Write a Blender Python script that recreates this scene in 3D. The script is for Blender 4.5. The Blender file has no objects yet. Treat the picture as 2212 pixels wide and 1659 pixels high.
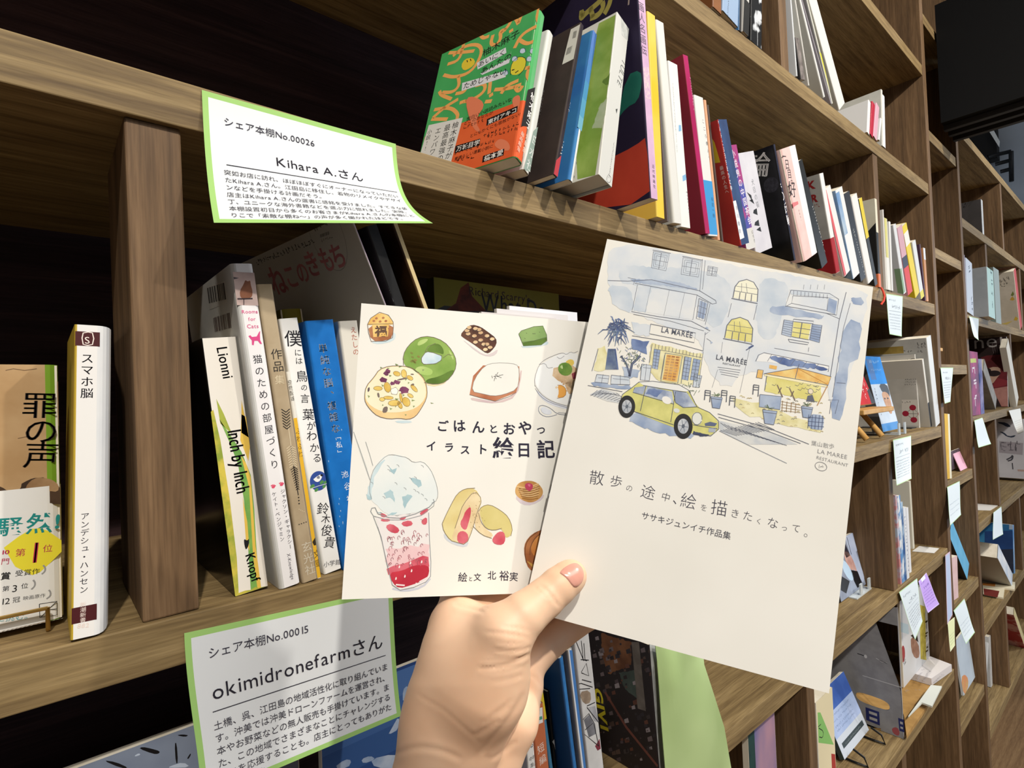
import bpy, math, random
import numpy as np
from mathutils import Vector, Matrix, geometry
rng = random.Random(7)
scene = bpy.context.scene
# ------------------------------------------------------------------ camera (standing 0.39 m in front of a wall of bookcases, turned 40 degrees right)
FPX, YAW, PIT, ROL = 1195.88, math.radians(40.4907), math.radians(1.18399), math.radians(-2.14652)
CAM = np.array([0.0, -0.392, 1.3])
cy_, sy_ = math.cos(YAW), math.sin(YAW)
FW = np.array([sy_*math.cos(PIT), cy_*math.cos(PIT), math.sin(PIT)])
r0_ = np.array([cy_, -sy_, 0.0]); u0_ = np.cross(r0_, FW)
RT = math.cos(ROL)*r0_ + math.sin(ROL)*u0_
UP = -math.sin(ROL)*r0_ + math.cos(ROL)*u0_
cd = bpy.data.cameras.new('camera'); co = bpy.data.objects.new('camera', cd); scene.collection.objects.link(co)
cd.sensor_fit = 'HORIZONTAL'; cd.sensor_width = 36.0; cd.lens = FPX/2212*36.0; cd.clip_start = .01; cd.clip_end = 60
mw = Matrix.Identity(4)
for i in range(3):
    mw[i][0] = RT[i]; mw[i][1] = UP[i]; mw[i][2] = -FW[i]; mw[i][3] = CAM[i]
co.matrix_world = mw
scene.camera = co
# ------------------------------------------------------------------ light: ceiling spots along the bookcase, an added soft fill from above, cool daylight from the far end
scene.view_settings.view_transform = 'Standard'; scene.view_settings.look = 'None'
scene.view_settings.gamma = 1; scene.view_settings.use_curve_mapping = False
scene.view_settings.exposure = -0.24
wd = bpy.data.worlds.new('world'); scene.world = wd; wd.use_nodes = True
wd.node_tree.nodes['Background'].inputs[0].default_value = (.75, .82, .95, 1); wd.node_tree.nodes['Background'].inputs[1].default_value = .25
def lamp(name, kind, loc, power, col, size=.1, target=None, sizey=None, spot=None):
    l = bpy.data.lights.new(name, kind); l.energy = power; l.color = col
    if kind == 'AREA':
        l.shape = 'RECTANGLE' if sizey else 'DISK'; l.size = size
        if sizey: l.size_y = sizey
    else: l.shadow_soft_size = size
    if spot: l.spot_size = math.radians(spot); l.spot_blend = .5
    o = bpy.data.objects.new(name, l); scene.collection.objects.link(o); o.location = loc
    if target is not None:
        o.rotation_euler = (Vector(target)-Vector(loc)).to_track_quat('-Z', 'Y').to_euler()
    return o
WARM = (1.0, .93, .83)
lamp('ceiling_spot', 'SPOT', (-.4, -1.7, 3.15), 215, WARM, .035, (.25, 0, 1.2), spot=95)
lamp('ceiling_spot', 'SPOT', (1.5, -1.7, 3.15), 170, WARM, .035, (1.8, 0, 1.2), spot=95)
lamp('ceiling_spot', 'SPOT', (3.1, -1.6, 3.15), 130, (1, .95, .86), .035, (3.1, 0, 1.0), spot=95)
lamp('soft_fill', 'AREA', (.9, -2.4, 3.4), 62, (1, .97, .93), 2.4, (.9, -1.2, 0), sizey=1.2)  # unseen fill light added to soften the shadows, not a real fixture
lamp('daylight_window', 'AREA', (4.9, -2.2, 1.6), 55, (.72, .85, 1.0), 1.6, (1.5, -.2, 1.1), sizey=1.3)
# ------------------------------------------------------------------ pixel helpers: a pixel of the photograph to a point on a real plane
def ray(px, py): return (px-1106)/FPX*RT - (py-829.5)/FPX*UP + FW
def onY(p, y): d = ray(*p); return CAM + d*((y-CAM[1])/d[1])
def onZ(p, z): d = ray(*p); return CAM + d*((z-CAM[2])/d[2])
def onX(p, x): d = ray(*p); return CAM + d*((x-CAM[0])/d[0])
def atD(p, w): return CAM + ray(*p)*w
def onP(p, O, N): d = ray(*p); return CAM + d*(np.dot(O-CAM, N)/np.dot(d, N))
def proj(P):
    q = np.asarray(P, float)-CAM; w = q@FW
    return (1106+FPX*(q@RT)/w, 829.5-FPX*(q@UP)/w)
def cr(x0, y0, s): return lambda *a: [(x0+a[i]/s, y0+a[i+1]/s) for i in range(0, len(a), 2)]
ZT, ZA, ZB, ZC, ZD, ZE = 1.836, 1.5053, 1.1734, .844, .5207, .193
TH = .0292
# ------------------------------------------------------------------ materials
def lin(h):
    h = h.lstrip('#'); h = h if len(h) == 6 else ''.join(c*2 for c in h); v = [int(h[i:i+2], 16)/255 for i in (0, 2, 4)]
    return tuple(c/12.92 if c <= .04045 else ((c+.055)/1.055)**2.4 for c in v)+(1,)
MATS = {}
def mat(h, rough=.5, spec=.35, metal=0, name=None):
    k = (h, rough, spec, metal)
    if k in MATS: return MATS[k]
    m = bpy.data.materials.new(name or 'print_'+h.lstrip('#')); m.use_nodes = True
    b = m.node_tree.nodes['Principled BSDF']; b.inputs['Base Color'].default_value = lin(h); b.inputs['Roughness'].default_value = rough
    b.inputs['Specular IOR Level'].default_value = spec; b.inputs['Metallic'].default_value = metal
    MATS[k] = m; return m
def wash(h1, h2, scale=70, detail=4, rough=.7, stretch=(1, 1, 1), lo=.38, hi=.62, bump=0, spec=.25):
    k = ('w', h1, h2, scale, rough, stretch, lo, hi, bump)
    if k in MATS: return MATS[k]
    m = bpy.data.materials.new('wash_'+h1.lstrip('#')); m.use_nodes = True; nt = m.node_tree; N = nt.nodes; L = nt.links
    b = N['Principled BSDF']; b.inputs['Roughness'].default_value = rough; b.inputs['Specular IOR Level'].default_value = spec
    tc = N.new('ShaderNodeTexCoord'); mp = N.new('ShaderNodeMapping'); mp.inputs['Scale'].default_value = stretch
    n = N.new('ShaderNodeTexNoise'); n.inputs['Scale'].default_value = scale; n.inputs['Detail'].default_value = detail
    r = N.new('ShaderNodeValToRGB'); r.color_ramp.elements[0].position = lo; r.color_ramp.elements[1].position = hi
    r.color_ramp.elements[0].color = lin(h1); r.color_ramp.elements[1].color = lin(h2)
    L.new(tc.outputs['Object'], mp.inputs[0]); L.new(mp.outputs[0], n.inputs['Vector']); L.new(n.outputs['Fac'], r.inputs[0]); L.new(r.outputs[0], b.inputs['Base Color'])
    if bump:
        bp = N.new('ShaderNodeBump'); bp.inputs['Strength'].default_value = bump; bp.inputs['Distance'].default_value = .001
        L.new(n.outputs['Fac'], bp.inputs['Height']); L.new(bp.outputs[0], b.inputs['Normal'])
    MATS[k] = m; return m
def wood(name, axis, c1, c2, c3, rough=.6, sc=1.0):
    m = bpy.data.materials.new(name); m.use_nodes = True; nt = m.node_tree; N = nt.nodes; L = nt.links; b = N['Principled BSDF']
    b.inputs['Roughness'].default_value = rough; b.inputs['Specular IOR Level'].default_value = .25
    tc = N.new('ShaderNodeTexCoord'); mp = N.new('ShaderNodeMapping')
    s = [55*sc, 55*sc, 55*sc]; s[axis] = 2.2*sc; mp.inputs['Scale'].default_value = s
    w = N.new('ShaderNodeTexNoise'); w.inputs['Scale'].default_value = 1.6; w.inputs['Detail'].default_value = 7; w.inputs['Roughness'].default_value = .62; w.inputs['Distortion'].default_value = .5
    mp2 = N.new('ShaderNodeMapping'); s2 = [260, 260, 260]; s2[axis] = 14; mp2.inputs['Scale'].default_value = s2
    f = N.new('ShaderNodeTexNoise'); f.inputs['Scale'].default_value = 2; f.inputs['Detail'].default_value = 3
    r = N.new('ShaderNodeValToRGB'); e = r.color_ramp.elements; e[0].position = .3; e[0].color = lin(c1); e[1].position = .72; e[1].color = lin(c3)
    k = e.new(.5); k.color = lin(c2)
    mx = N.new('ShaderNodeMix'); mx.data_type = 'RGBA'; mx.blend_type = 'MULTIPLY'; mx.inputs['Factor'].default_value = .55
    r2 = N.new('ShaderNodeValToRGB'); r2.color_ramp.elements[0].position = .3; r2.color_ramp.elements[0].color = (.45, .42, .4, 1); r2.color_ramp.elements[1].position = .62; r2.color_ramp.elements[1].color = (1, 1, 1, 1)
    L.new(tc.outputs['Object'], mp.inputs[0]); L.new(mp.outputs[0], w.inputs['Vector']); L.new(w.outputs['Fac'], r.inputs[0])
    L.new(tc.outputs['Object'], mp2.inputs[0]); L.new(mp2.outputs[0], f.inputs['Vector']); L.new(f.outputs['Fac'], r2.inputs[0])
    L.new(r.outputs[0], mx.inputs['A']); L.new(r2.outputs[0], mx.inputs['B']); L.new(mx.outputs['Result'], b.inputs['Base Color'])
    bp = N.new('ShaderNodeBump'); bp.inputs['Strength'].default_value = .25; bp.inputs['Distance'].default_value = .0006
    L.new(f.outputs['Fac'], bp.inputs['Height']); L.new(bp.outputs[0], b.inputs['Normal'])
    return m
WOODX = wood('stained_wood_x', 0, '#6a563a', '#8d7751', '#a89167')
WOODZ = wood('stained_wood_z', 2, '#5b4733', '#72593f', '#8b6f51')
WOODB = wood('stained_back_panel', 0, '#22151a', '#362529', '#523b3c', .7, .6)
PAPER = mat('#efede6', .75, .2); PAGES = wash('#ded6c2', '#efe8d8', 40, 3, .85, (1, 1, 1))
WHITE = mat('#ecebe6', .45, .4)
# ------------------------------------------------------------------ mesh builder
class MB:
    def __init__(s): s.v = []; s.f = []; s.m = []; s.fm = []; s.sm = []
    def mi(s, m):
        if m not in s.m: s.m.append(m)
        return s.m.index(m)
    def add(s, vs, fs, m, smooth=False):
        b = len(s.v); s.v += [tuple(map(float, q)) for q in vs]; i = s.mi(m)
        for f in fs: s.f.append(tuple(b+k for k in f)); s.fm.append(i); s.sm.append(smooth)
    def box(s, a, c, m, M=None):
        (x0, y0, z0), (x1, y1, z1) = a, c
        vs = [(x0, y0, z0), (x1, y0, z0), (x1, y1, z0), (x0, y1, z0), (x0, y0, z1), (x1, y0, z1), (x1, y1, z1), (x0, y1, z1)]
        if M is not None: vs = [tuple(M@Vector(q)) for q in vs]
        s.add(vs, [(0, 3, 2, 1), (4, 5, 6, 7), (0, 1, 5, 4), (1, 2, 6, 5), (2, 3, 7, 6), (3, 0, 4, 7)], m)
    def prism(s, poly, z0, z1, m, M=None, smooth=False):      # xy outline extruded in z
        n = len(poly); vs = [(x, y, z0) for x, y in poly]+[(x, y, z1) for x, y in poly]
        if M is not None: vs = [tuple(M@Vector(q)) for q in vs]
        s.add(vs, [tuple(range(n-1, -1, -1)), tuple(range(n, 2*n))]+[(i, (i+1) % n, n+(i+1) % n, n+i) for i in range(n)], m, smooth)
    def tube(s, pts, r, m, n=8, caps=True):
        pts = [np.array(p, float) for p in pts]; rs = r if isinstance(r, (list, tuple)) else [r]*len(pts)
        vs = []; ref = None
        for i, p in enumerate(pts):
            t = pts[min(i+1, len(pts)-1)]-pts[max(i-1, 0)]; t = t/np.linalg.norm(t)
            if ref is None: ref = np.array([0, 0, 1.]) if abs(t[2]) < .9 else np.array([1., 0, 0])
            a = np.cross(t, ref); a /= np.linalg.norm(a); b = np.cross(a, t); ref = b
            vs += [tuple(p+rs[i]*(math.cos(6.28319*k/n)*a+math.sin(6.28319*k/n)*b)) for k in range(n)]
        fs = [(i*n+k, i*n+(k+1) % n, (i+1)*n+(k+1) % n, (i+1)*n+k) for i in range(len(pts)-1) for k in range(n)]
        if caps: fs += [tuple(range(n)), tuple(range(len(vs)-1, len(vs)-1-n, -1))]
        s.add(vs, fs, m, True)
    def build(s, name, parent=None, world=None, bevel=0):
        me = bpy.data.meshes.new(name); me.from_pydata(s.v, [], s.f)
        for m in s.m: me.materials.append(m)
        me.polygons.foreach_set('material_index', s.fm); me.polygons.foreach_set('use_smooth', s.sm); me.update()
        o = bpy.data.objects.new(name, me); scene.collection.objects.link(o)
        if parent is not None:
            o.parent = parent
            if world: o.matrix_parent_inverse = parent.matrix_world.inverted()
        if bevel:
            b = o.modifiers.new('bevel', 'BEVEL'); b.width = bevel; b.segments = 2; b.limit_method = 'ANGLE'
        return o
def tag(o, label, cat, group=None, kind=None):
    if label: o['label'] = label
    if cat: o['category'] = cat
    if group: o['group'] = group
    if kind: o['kind'] = kind
    return o
def thing(name, label, cat, loc=(0, 0, 0), group=None, M=None):
    o = bpy.data.objects.new(name, None); scene.collection.objects.link(o); o.empty_display_size = .02
    if M is not None: o.matrix_world = M
    else: o.matrix_world = Matrix.Translation(Vector(loc))
    return tag(o, label, cat, group)
# ------------------------------------------------------------------ glyphs and printed artwork (flat shapes laid just above a printed face)
GL = {}
def glyph(ch, w=0.0):
    k = (ch, w)
    if k in GL: return GL[k]
    c = bpy.data.curves.new('glyph', 'FONT'); c.body = ch; c.resolution_u = 3; c.offset = w; c.size = 1
    o = bpy.data.objects.new('glyph', c); scene.collection.objects.link(o)
    dg = bpy.context.evaluated_depsgraph_get(); me = bpy.data.meshes.new_from_object(o.evaluated_get(dg), depsgraph=dg)
    vs = [(v.co.x, v.co.y) for v in me.vertices]; fs = [tuple(p.vertices) for p in me.polygons]
    c.body = ch+'|'+ch; bpy.context.view_layer.update(); adv = None
    bpy.data.objects.remove(o); bpy.data.curves.remove(c); bpy.data.meshes.remove(me)
    if vs: x0, x1 = min(v[0] for v in vs), max(v[0] for v in vs); y0, y1 = min(v[1] for v in vs), max(v[1] for v in vs)
    else: x0 = x1 = y0 = y1 = 0
    wide = ord(ch) > 0x2000
    a = 1.0 if wide else (.28 if ch == ' ' else x1+.07)
    GL[k] = (vs, fs, a, (x0, x1, y0, y1)); return GL[k]
class Frame:      # a flat printed face: origin O (lower left), unit axes U (right) and V (up) as its reader sees it
    def __init__(s, O, U, V, w, h): s.O = np.array(O, float); s.U = np.array(U, float); s.V = np.array(V, float); s.N = np.cross(s.U, s.V); s.w = w; s.h = h
    def px(s, p): q = onP(p, s.O, s.N)-s.O; return (q@s.U, q@s.V)
    def P(s, u, v, l=0): return s.O+u*s.U+v*s.V+l*s.N
class Art:
    STEP = 1.6e-5
    def __init__(s, fr, mb, inv=None): s.fr = fr; s.mb = mb; s.inv = inv
    def c(s, pts, px): return [s.fr.px(p) for p in pts] if px else list(pts)
    def emit(s, uv, fs, m, L):
        if isinstance(m, str): m = mat(m)
        if s.fr.w: uv = [(min(max(u, .0001), s.fr.w-.0001), min(max(v, .0001), s.fr.h-.0001)) for u, v in uv]
        P = [s.fr.P(u, v, (L+2)*s.STEP) for u, v in uv]
        if s.inv is not None: P = [s.inv@Vector(q) for q in P]
        s.mb.add(P, fs, m)
    def poly(s, pts, m, L=1, px=True, smooth=0, jit=0):
        uv = s.c(pts, px)
        if smooth: uv = chaikin(uv, smooth, True)
        if jit: uv = rough_edge(uv, jit)
        t = geometry.tessellate_polygon([[Vector((u, v, 0)) for u, v in uv]])
        s.emit(uv, [tuple(x) for x in t], m, L)
    def line(s, pts, w, m, L=2, px=True, smooth=0, closed=False, taper=False):
        uv = s.c(pts, px)
        if smooth: uv = chaikin(uv, smooth, closed)
        if closed: uv = uv+[uv[0]]
        a = np.array(uv); n = len(a)
        if n < 2: return
        t = np.gradient(a, axis=0); ln = np.linalg.norm(t, axis=1, keepdims=True); ln[ln == 0] = 1; t /= ln
        nn = np.stack([-t[:, 1], t[:, 0]], 1)*w/2
        if taper: nn *= (np.sin(np.linspace(.12, 1, n)*math.pi*.94)**.6)[:, None]
        vs = [tuple(q) for q in a+nn]+[tuple(q) for q in a-nn]
        s.emit(vs, [(i, n+i, n+i+1, i+1) for i in range(n-1)], m, L)
    def ell(s, c, rx, ry, m, L=1, px=True, rot=0, n=28, jit=0):
        c = s.c([c], px)[0]; cr_, sr_ = math.cos(rot), math.sin(rot)
        pts = []
        for i in range(n):
            a = 6.28319*i/n; k = 1+jit*(rng.random()-.5); x, y = rx*k*math.cos(a), ry*k*math.sin(a)
            pts.append((c[0]+x*cr_-y*sr_, c[1]+x*sr_+y*cr_))
        s.poly(pts, m, L, False)
    def rect(s, u0, v0, u1, v1, m, L=1, n=1):
        for i in range(n):
            a, b = u0+(u1-u0)*i/n, u0+(u1-u0)*(i+1)/n
            s.emit([(a, v0), (b, v0), (b, v1), (a, v1)], [(0, 1, 2, 3)], m, L)
    def ht(s, txt, p0, p1, m, L=3, px=True, hs=1.0, w=0.0, size=None, serif=0, jit=0):   # text running from p0 to p1 along its baseline
        a, b = [np.array(q) for q in s.c([p0, p1], px)]
        d = b-a; ln = np.linalg.norm(d); d = d/ln; up = np.array([-d[1], d[0]])
        g = [glyph(ch, w) for ch in txt]; tot = sum(x[2] for x in g); sx = ln/tot; sy = (size if size else sx)*hs
        x = 0
        for q in g:
            for dx in ((-serif, serif) if serif else (0,)):
                ca, sa = (math.cos((rng.random()-.5)*jit), math.sin((rng.random()-.5)*jit)) if jit else (1, 0)
                oy = (rng.random()-.5)*jit*.3
                s.emit([tuple(a+d*((x+dx+vx*ca-vy*sa)*sx)+up*((vy*ca+vx*sa+oy)*sy)) for vx, vy in q[0]], q[1], m, L)
            x += q[2]
    def vt(s, txt, p0, p1, m, L=3, px=True, k=.92, w=0.0, serif=0, jit=0, wx=1.0):        # stacked text from the top p0 to the bottom p1
        a, b = [np.array(q) for q in s.c([p0, p1], px)]
        d = b-a; ln = np.linalg.norm(d); d = d/ln; up = -d; rt = np.array([up[1], -up[0]]); pit = ln/len(txt); z = pit*k
        for i, ch in enumerate(txt):
            if ch == ' ': continue
            vs, fs, adv, (x0, x1, y0, y1) = glyph(ch, w)
            if not vs: continue
            cen = a+d*(pit*(i+.5)); rot = (rng.random()-.5)*jit
            if ch in 'ー〜～「」()（）―－':
                vs2 = [(y-(y0+y1)/2, -(x-(x0+x1)/2)) for x, y in vs]
            elif ord(ch) > 0x2000: vs2 = [(x-.5, y-.38) for x, y in vs]
            else: vs2 = [(x-(x0+x1)/2, y-(y0+y1)/2) for x, y in vs]
            if ch in '、。': vs2 = [(x+.55, y+.45) for x, y in vs2]
            if ch in 'ゃゅょっャュョッ': vs2 = [(x+.1, y+.1) for x, y in vs2]
            cs, sn = math.cos(rot), math.sin(rot)
            for dx in ((-serif, serif) if serif else (0,)):
                s.emit([tuple(cen+rt*((x*cs-y*sn+dx)*z*wx)+up*((x*sn+y*cs)*z)) for x, y in vs2], fs, m, L)
    def squig(s, p0, p1, h, m, L=3, px=True, n=None, dens=.62):     # small print too fine to read
        a, b = [np.array(q) for q in s.c([p0, p1], px)]
        d = b-a; ln = np.linalg.norm(d); d = d/ln; up = np.array([-d[1], d[0]]); n = n or max(3, int(ln/(h*1.05))); st = ln/n
        for i in range(n):
            if rng.random() > .95: continue
            for q in range(3):
                x0 = i*st+rng.random()*st*.5; y0 = (rng.random()*.75)*h
                if rng.random() < .5: w_, h_ = st*dens*(.4+.5*rng.random()), h*.13
                else: w_, h_ = st*.13, h*(.35+.5*rng.random())
                y0 = min(y0, h-h_)
                s.emit([tuple(a+d*x+up*y) for x, y in ((x0, y0), (x0+w_, y0), (x0+w_, y0+h_), (x0, y0+h_))], [(0, 1, 2, 3)], m, L)
    def barcode(s, p0, p1, p2, m='#1d1b1a', L=3, n=22):   # p0-p1 along the bars' feet, p2 = top above p0
        a, b, c = [np.array(q) for q in s.c([p0, p1, p2], True)]
        x = 0.0
        while x < 1:
            w = (.4+rng.random()*1.1)/n; q = [a+(b-a)*x, a+(b-a)*min(1, x+w), a+(b-a)*min(1, x+w)+(c-a), a+(b-a)*x+(c-a)]
            s.emit([tuple(t) for t in q], [(0, 1, 2, 3)], m, L); x += w+(.4+rng.random()*.9)/n
def chaikin(p, n=2, closed=True):
    p = [tuple(q) for q in p]
    for _ in range(n):
        o = []; m = len(p); rg = range(m) if closed else range(m-1)
        if not closed: o.append(p[0])
        for i in rg:
            a, b = p[i], p[(i+1) % m]
            o += [(a[0]*.75+b[0]*.25, a[1]*.75+b[1]*.25), (a[0]*.25+b[0]*.75, a[1]*.25+b[1]*.75)]
        if not closed: o.append(p[-1])
        p = o
    return p
def rough_edge(uv, j):
    o = []; n = len(uv)
    for i in range(n):
        a, b = np.array(uv[i]), np.array(uv[(i+1) % n]); d = b-a; ln = np.linalg.norm(d)
        k = max(1, int(ln/(j*3)))
        for q in range(k): o.append(tuple(a+d*q/k+np.array([rng.random()-.5, rng.random()-.5])*2*j))
    return o
# ------------------------------------------------------------------ books
def book(label, P0, t, h, d, lean=0., yaw=0., col='#eeeeee', left=None, right=None, r=.0016, hard=False, pages=True, band=None, group=None, art=None, artl=None, name='book', cat='book', flare=0., pmat=None, M=None):
    """A book standing on its tail: spine faces -y, local x = thickness, y = depth, z = height."""
    if M is None: M = Matrix.Translation(Vector(P0)+Vector((0, 0, .0012 if flare else 0))) @ Matrix.Rotation(yaw, 4, 'Z') @ Matrix.Rotation(lean, 4, 'Y')
    root = thing(name, label, cat, group=group, M=M)
    cs = mat(col) if isinstance(col, str) else col
    cl = cs if left is None else (mat(left) if isinstance(left, str) else left)
    crt = cs if right is None else (mat(right) if isinstance(right, str) else right)
    ct = .0022 if hard else .00045
    ct = min(ct, t*.3); r = min(r, t*.42)
    mb = MB()
    arc = lambda cx, cy, r_, a0, a1, n=4: [(cx+r_*math.cos(a0+(a1-a0)*i/n), cy+r_*math.sin(a0+(a1-a0)*i/n)) for i in range(n+1)]
    PI = math.pi
    fl = flare
    # left board, spine, right board as one wrap with three materials
    la = arc(r, r, r, PI, 1.5*PI); ra = arc(t-r, r, r, 1.5*PI, 2*PI)
    li = arc(r, r, max(r-ct, 1e-5), PI, 1.5*PI); ri = arc(t-r, r, max(r-ct, 1e-5), 1.5*PI, 2*PI)
    if fl:
        ra = [(t-r, 0.)]+[(t-r+(x), y) for x, y in ((.0012, .0003), (.0026, .0012), (.0044, .0035), (.0060, .0080), (.0075, .016))]
        ri = [(x-.0002, y+ct) for x, y in ra]
    endr = (t, d) if not fl else (ra[-1][0]+fl, d)
    endri = (t-ct, d) if not fl else (ra[-1][0]+fl-ct, d)
    outl = [(0, d)]+la; inl = [(ct, d)]+li
    def strip(out, inn, m, sm=True):
        n = len(out); vs = []
        for z in (0, h): vs += [(x, y, z) for x, y in out]+[(x, y, z) for x, y in inn]
        N_ = 2*n; fs = []
        for i in range(n-1):
            fs += [(i, i+1, N_+i+1, N_+i), (n+i+1, n+i, N_+n+i, N_+n+i+1), (i+1, i, n+i, n+i+1), (N_+i, N_+i+1, N_+n+i+1, N_+n+i)]
        fs += [(0, N_, N_+n, n), (n-1, n+n-1, N_+n+n-1, N_+n-1)]
        mb.add(vs, fs, m, False)
    strip(outl, inl, cl); strip([la[-1], ra[0]], [li[-1], ri[0]], cs); strip(ra+[endr], ri+[endri], crt)
    if art or artl:
        inv = M.inverted(); M3 = np.array(M.to_3x3()); o = np.array(M.translation)
        X, Y, Z = M3[:, 0], M3[:, 1], M3[:, 2]
        if art: art(Art(Frame(o, X, Z, t, h), mb, inv))
        if artl: artl(Art(Frame(o+Y*d, -Y, Z, d, h), mb, inv))
    mb.build('cover', root)
    if pages:
        e = .003 if hard else .0004
        pb = MB(); q = min(.0015, t*.3)
        if fl: pb.prism([(ct, q+ct), (t-r, q+ct), (endri[0]-.001, d-e), (ct, d-e)], e, h-e, pmat or PAGES)
        else: pb.box((ct*1.02, q+ct, e), (t-ct*1.02, d-e*1.2, h-e), pmat or PAGES)
        pb.build('page_block', root)
    if band:
        bh, bc, ba = band[0], band[1], band[2] if len(band) > 2 else None
        k = .00025; bm = MB(); bc_ = mat(bc) if isinstance(bc, str) else bc
        a2 = arc(r, r, r+k, PI, 1.5*PI); b2 = arc(t-r, r, r+k, 1.5*PI, 2*PI)
        ol = [(-k, d*.985)]+a2+(b2 if not fl else [(x, y-k) for x, y in ra])+[(endr[0]+k, d*.985)]
        n = len(ol); z0, z1 = .0006, bh
        vs = [(x, y, z0) for x, y in ol]+[(x, y, z1) for x, y in ol]
        bm.add(vs, [(i, i+1, n+i+1, n+i) for i in range(n-1)], bc_)
        if ba:
            inv = M.inverted(); M3 = np.array(M.to_3x3()); o = np.array(M.translation)
            ba(Art(Frame(o-M3[:, 1]*k, M3[:, 0], M3[:, 2], t, h), bm, inv), Art(Frame(o+M3[:, 1]*d-M3[:, 0]*k, -M3[:, 1], M3[:, 2], d, h), bm, inv))
        bm.build('paper_band', root)
    return root
def geo(A_, B_, R_, zs, y0):       # a spine's left edge through A_ (top) and B_ (low), R_ on its right edge, all on plane y0; foot on the shelf zs
    dr = A_-B_; L = math.hypot(dr[0], dr[2]); t = max(.002, abs((R_[0]-B_[0])*dr[2]-(R_[2]-B_[2])*dr[0])/L); lean = math.atan2(dr[0], dr[2])
    zt = zs+(t*math.sin(lean) if lean > 0 else 0)+.0003
    P = B_+dr*((zt-B_[2])/dr[2]); return dict(P=P, t=t, lean=lean, h=math.hypot(A_[0]-P[0], A_[2]-P[2]))
ROW = []
def limits(g, xmin=None, xmax=None):    # keep a book clear of the divider it leans against
    P = g['P']
    if xmin is not None: P[0] += max(0, xmin-min(P[0], P[0]+g['h']*math.sin(g['lean'])))
    if xmax is not None: P[0] -= max(0, max(P[0], P[0]+g['h']*math.sin(g['lean']))+g['t']*math.cos(g['lean'])-xmax)
def bk(label, zs, bl, br, tl, d=.13, y0=None, yaw=0., h=None, xmin=None, xmax=None, hmax=.292, **kw):
    """Queue a book measured by the corners of its spine: bl, br at the foot, tl at the top left."""
    if y0 is None: y0 = onZ(bl, zs)[1]
    g = geo(onY(tl, y0), onY(bl, y0), onY(br, y0), zs, y0)
    if h: g['h'] = h
    g['h'] = min(g['h'], hmax); limits(g, xmin, xmax)
    ROW.append((g, label, d, yaw, kw))
def flush():                       # neighbours in a row may touch but not cross: trim thickness where the next book begins
    for i in range(len(ROW)-1):
        g, n = ROW[i][0], ROW[i+1][0]
        if abs(ROW[i][3]-ROW[i+1][3]) > .02 or abs(g['P'][1]-n['P'][1]) > .1: continue
        hi = min(g['h']*math.cos(g['lean']), n['h']*math.cos(n['lean'])); z0 = max(g['P'][2], n['P'][2])
        gap = []
        for z in (z0, z0+hi): gap.append((n['P'][0]-(g['P'][1]-n['P'][1])*math.tan(ROW[i][3])+(z-n['P'][2])*math.tan(n['lean']))-(g['P'][0]+(z-g['P'][2])*math.tan(g['lean'])))
        m = min(gap)*math.cos(g['lean'])-.0007
        if g['t'] > m:
            f = max(m, g['t']*.28, .002); over = f-m; g['t'] = f
            if over > 0: n['P'] = n['P']+np.array([min(over, .028), 0, 0])
    for g, label, d, yaw, kw in ROW: book(label, g['P'], g['t'], g['h'], d, g['lean'], yaw, **kw)
    ROW.clear()
# ------------------------------------------------------------------ the room
def struct(name, mb, bevel=0):
    o = mb.build(name, bevel=bevel); o['kind'] = 'structure'; return o
WALL = wash('#c3c7cc', '#ced2d6', 3, 3, .9); FLOOR = wood('floor_wood', 0, '#6a5138', '#7e6346', '#8d7252')
m = MB(); m.box((-2.5, -4, -.05), (5.6, .6, 0), FLOOR); struct('floor', m)
m = MB(); m.box((-2.5, -4, 4.2), (5.6, .6, 4.25), WALL); struct('ceiling', m)
m = MB(); m.box((-2.5, .55, 0), (5.6, .6, 4.2), WALL); struct('wall_back', m)
m = MB(); m.box((5.55, -4, 0), (5.6, .55, 4.2), wash('#a9b3bf', '#b7c0ca', 3, 3, .9)); struct('wall_right', m)
m = MB(); m.box((-2.5, -4, 0), (-2.45, .55, 4.2), WALL); struct('wall_left', m)
m = MB(); m.box((-2.45, -4, 0), (5.55, -3.95, 4.2), WALL); struct('wall_front', m)
# black lintel crossing the room from the bookcase towards the viewer
BLACK = mat('#060607', .6, .2)
m = MB(); m.box((2.02, -3.9, 2.05), (2.195, -.004, 2.40), BLACK)
for dx in (.03, .085, .14): m.box((2.02+dx, -3.9, 2.036), (2.02+dx+.018, -.004, 2.0505), mat('#24211f', .5))
struct('trim_1', m)
# ------------------------------------------------------------------ bookcases
DEP = .30
def board(parent, x0, x1, ztop, name='shelf_board', y0=0., y1=DEP):
    mb = MB(); cx = (x0+x1)/2
    mb.box((x0-cx, y0, ztop-TH-1.3), (x1-cx, y1, ztop-1.3), WOODX); o = mb.build(name, parent, bevel=.0008); o.location = Vector((cx, 0, 1.3)); return o
def upright(parent, x0, x1, z0, z1, name='divider', y0=.0, y1=DEP, tilt=0.):
    mb = MB(); cz = (z0+z1)/2; cx = (x0+x1)/2
    mb.box((x0-cx, y0, z0-cz), (x1-cx, y1, z1-cz), WOODZ); o = mb.build(name, parent, bevel=.0012); o.location = (cx, 0, cz); o.rotation_euler = (0, tilt, 0); return o
ZS = [ZE, ZD, ZC, ZB, ZA, ZT, 2.166, 2.495]
c1 = thing('bookcase', 'long dark-stained open bookcase with staggered dividers behind the held booklets', 'bookcase')
for z in ZS: board(c1, -1.9, 1.859, z)
upright(c1, 1.859, 1.888, .0005, 2.62, 'upright', -.002); upright(c1, -1.93, -1.9, .0005, 2.62, 'upright', -.002)
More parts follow.
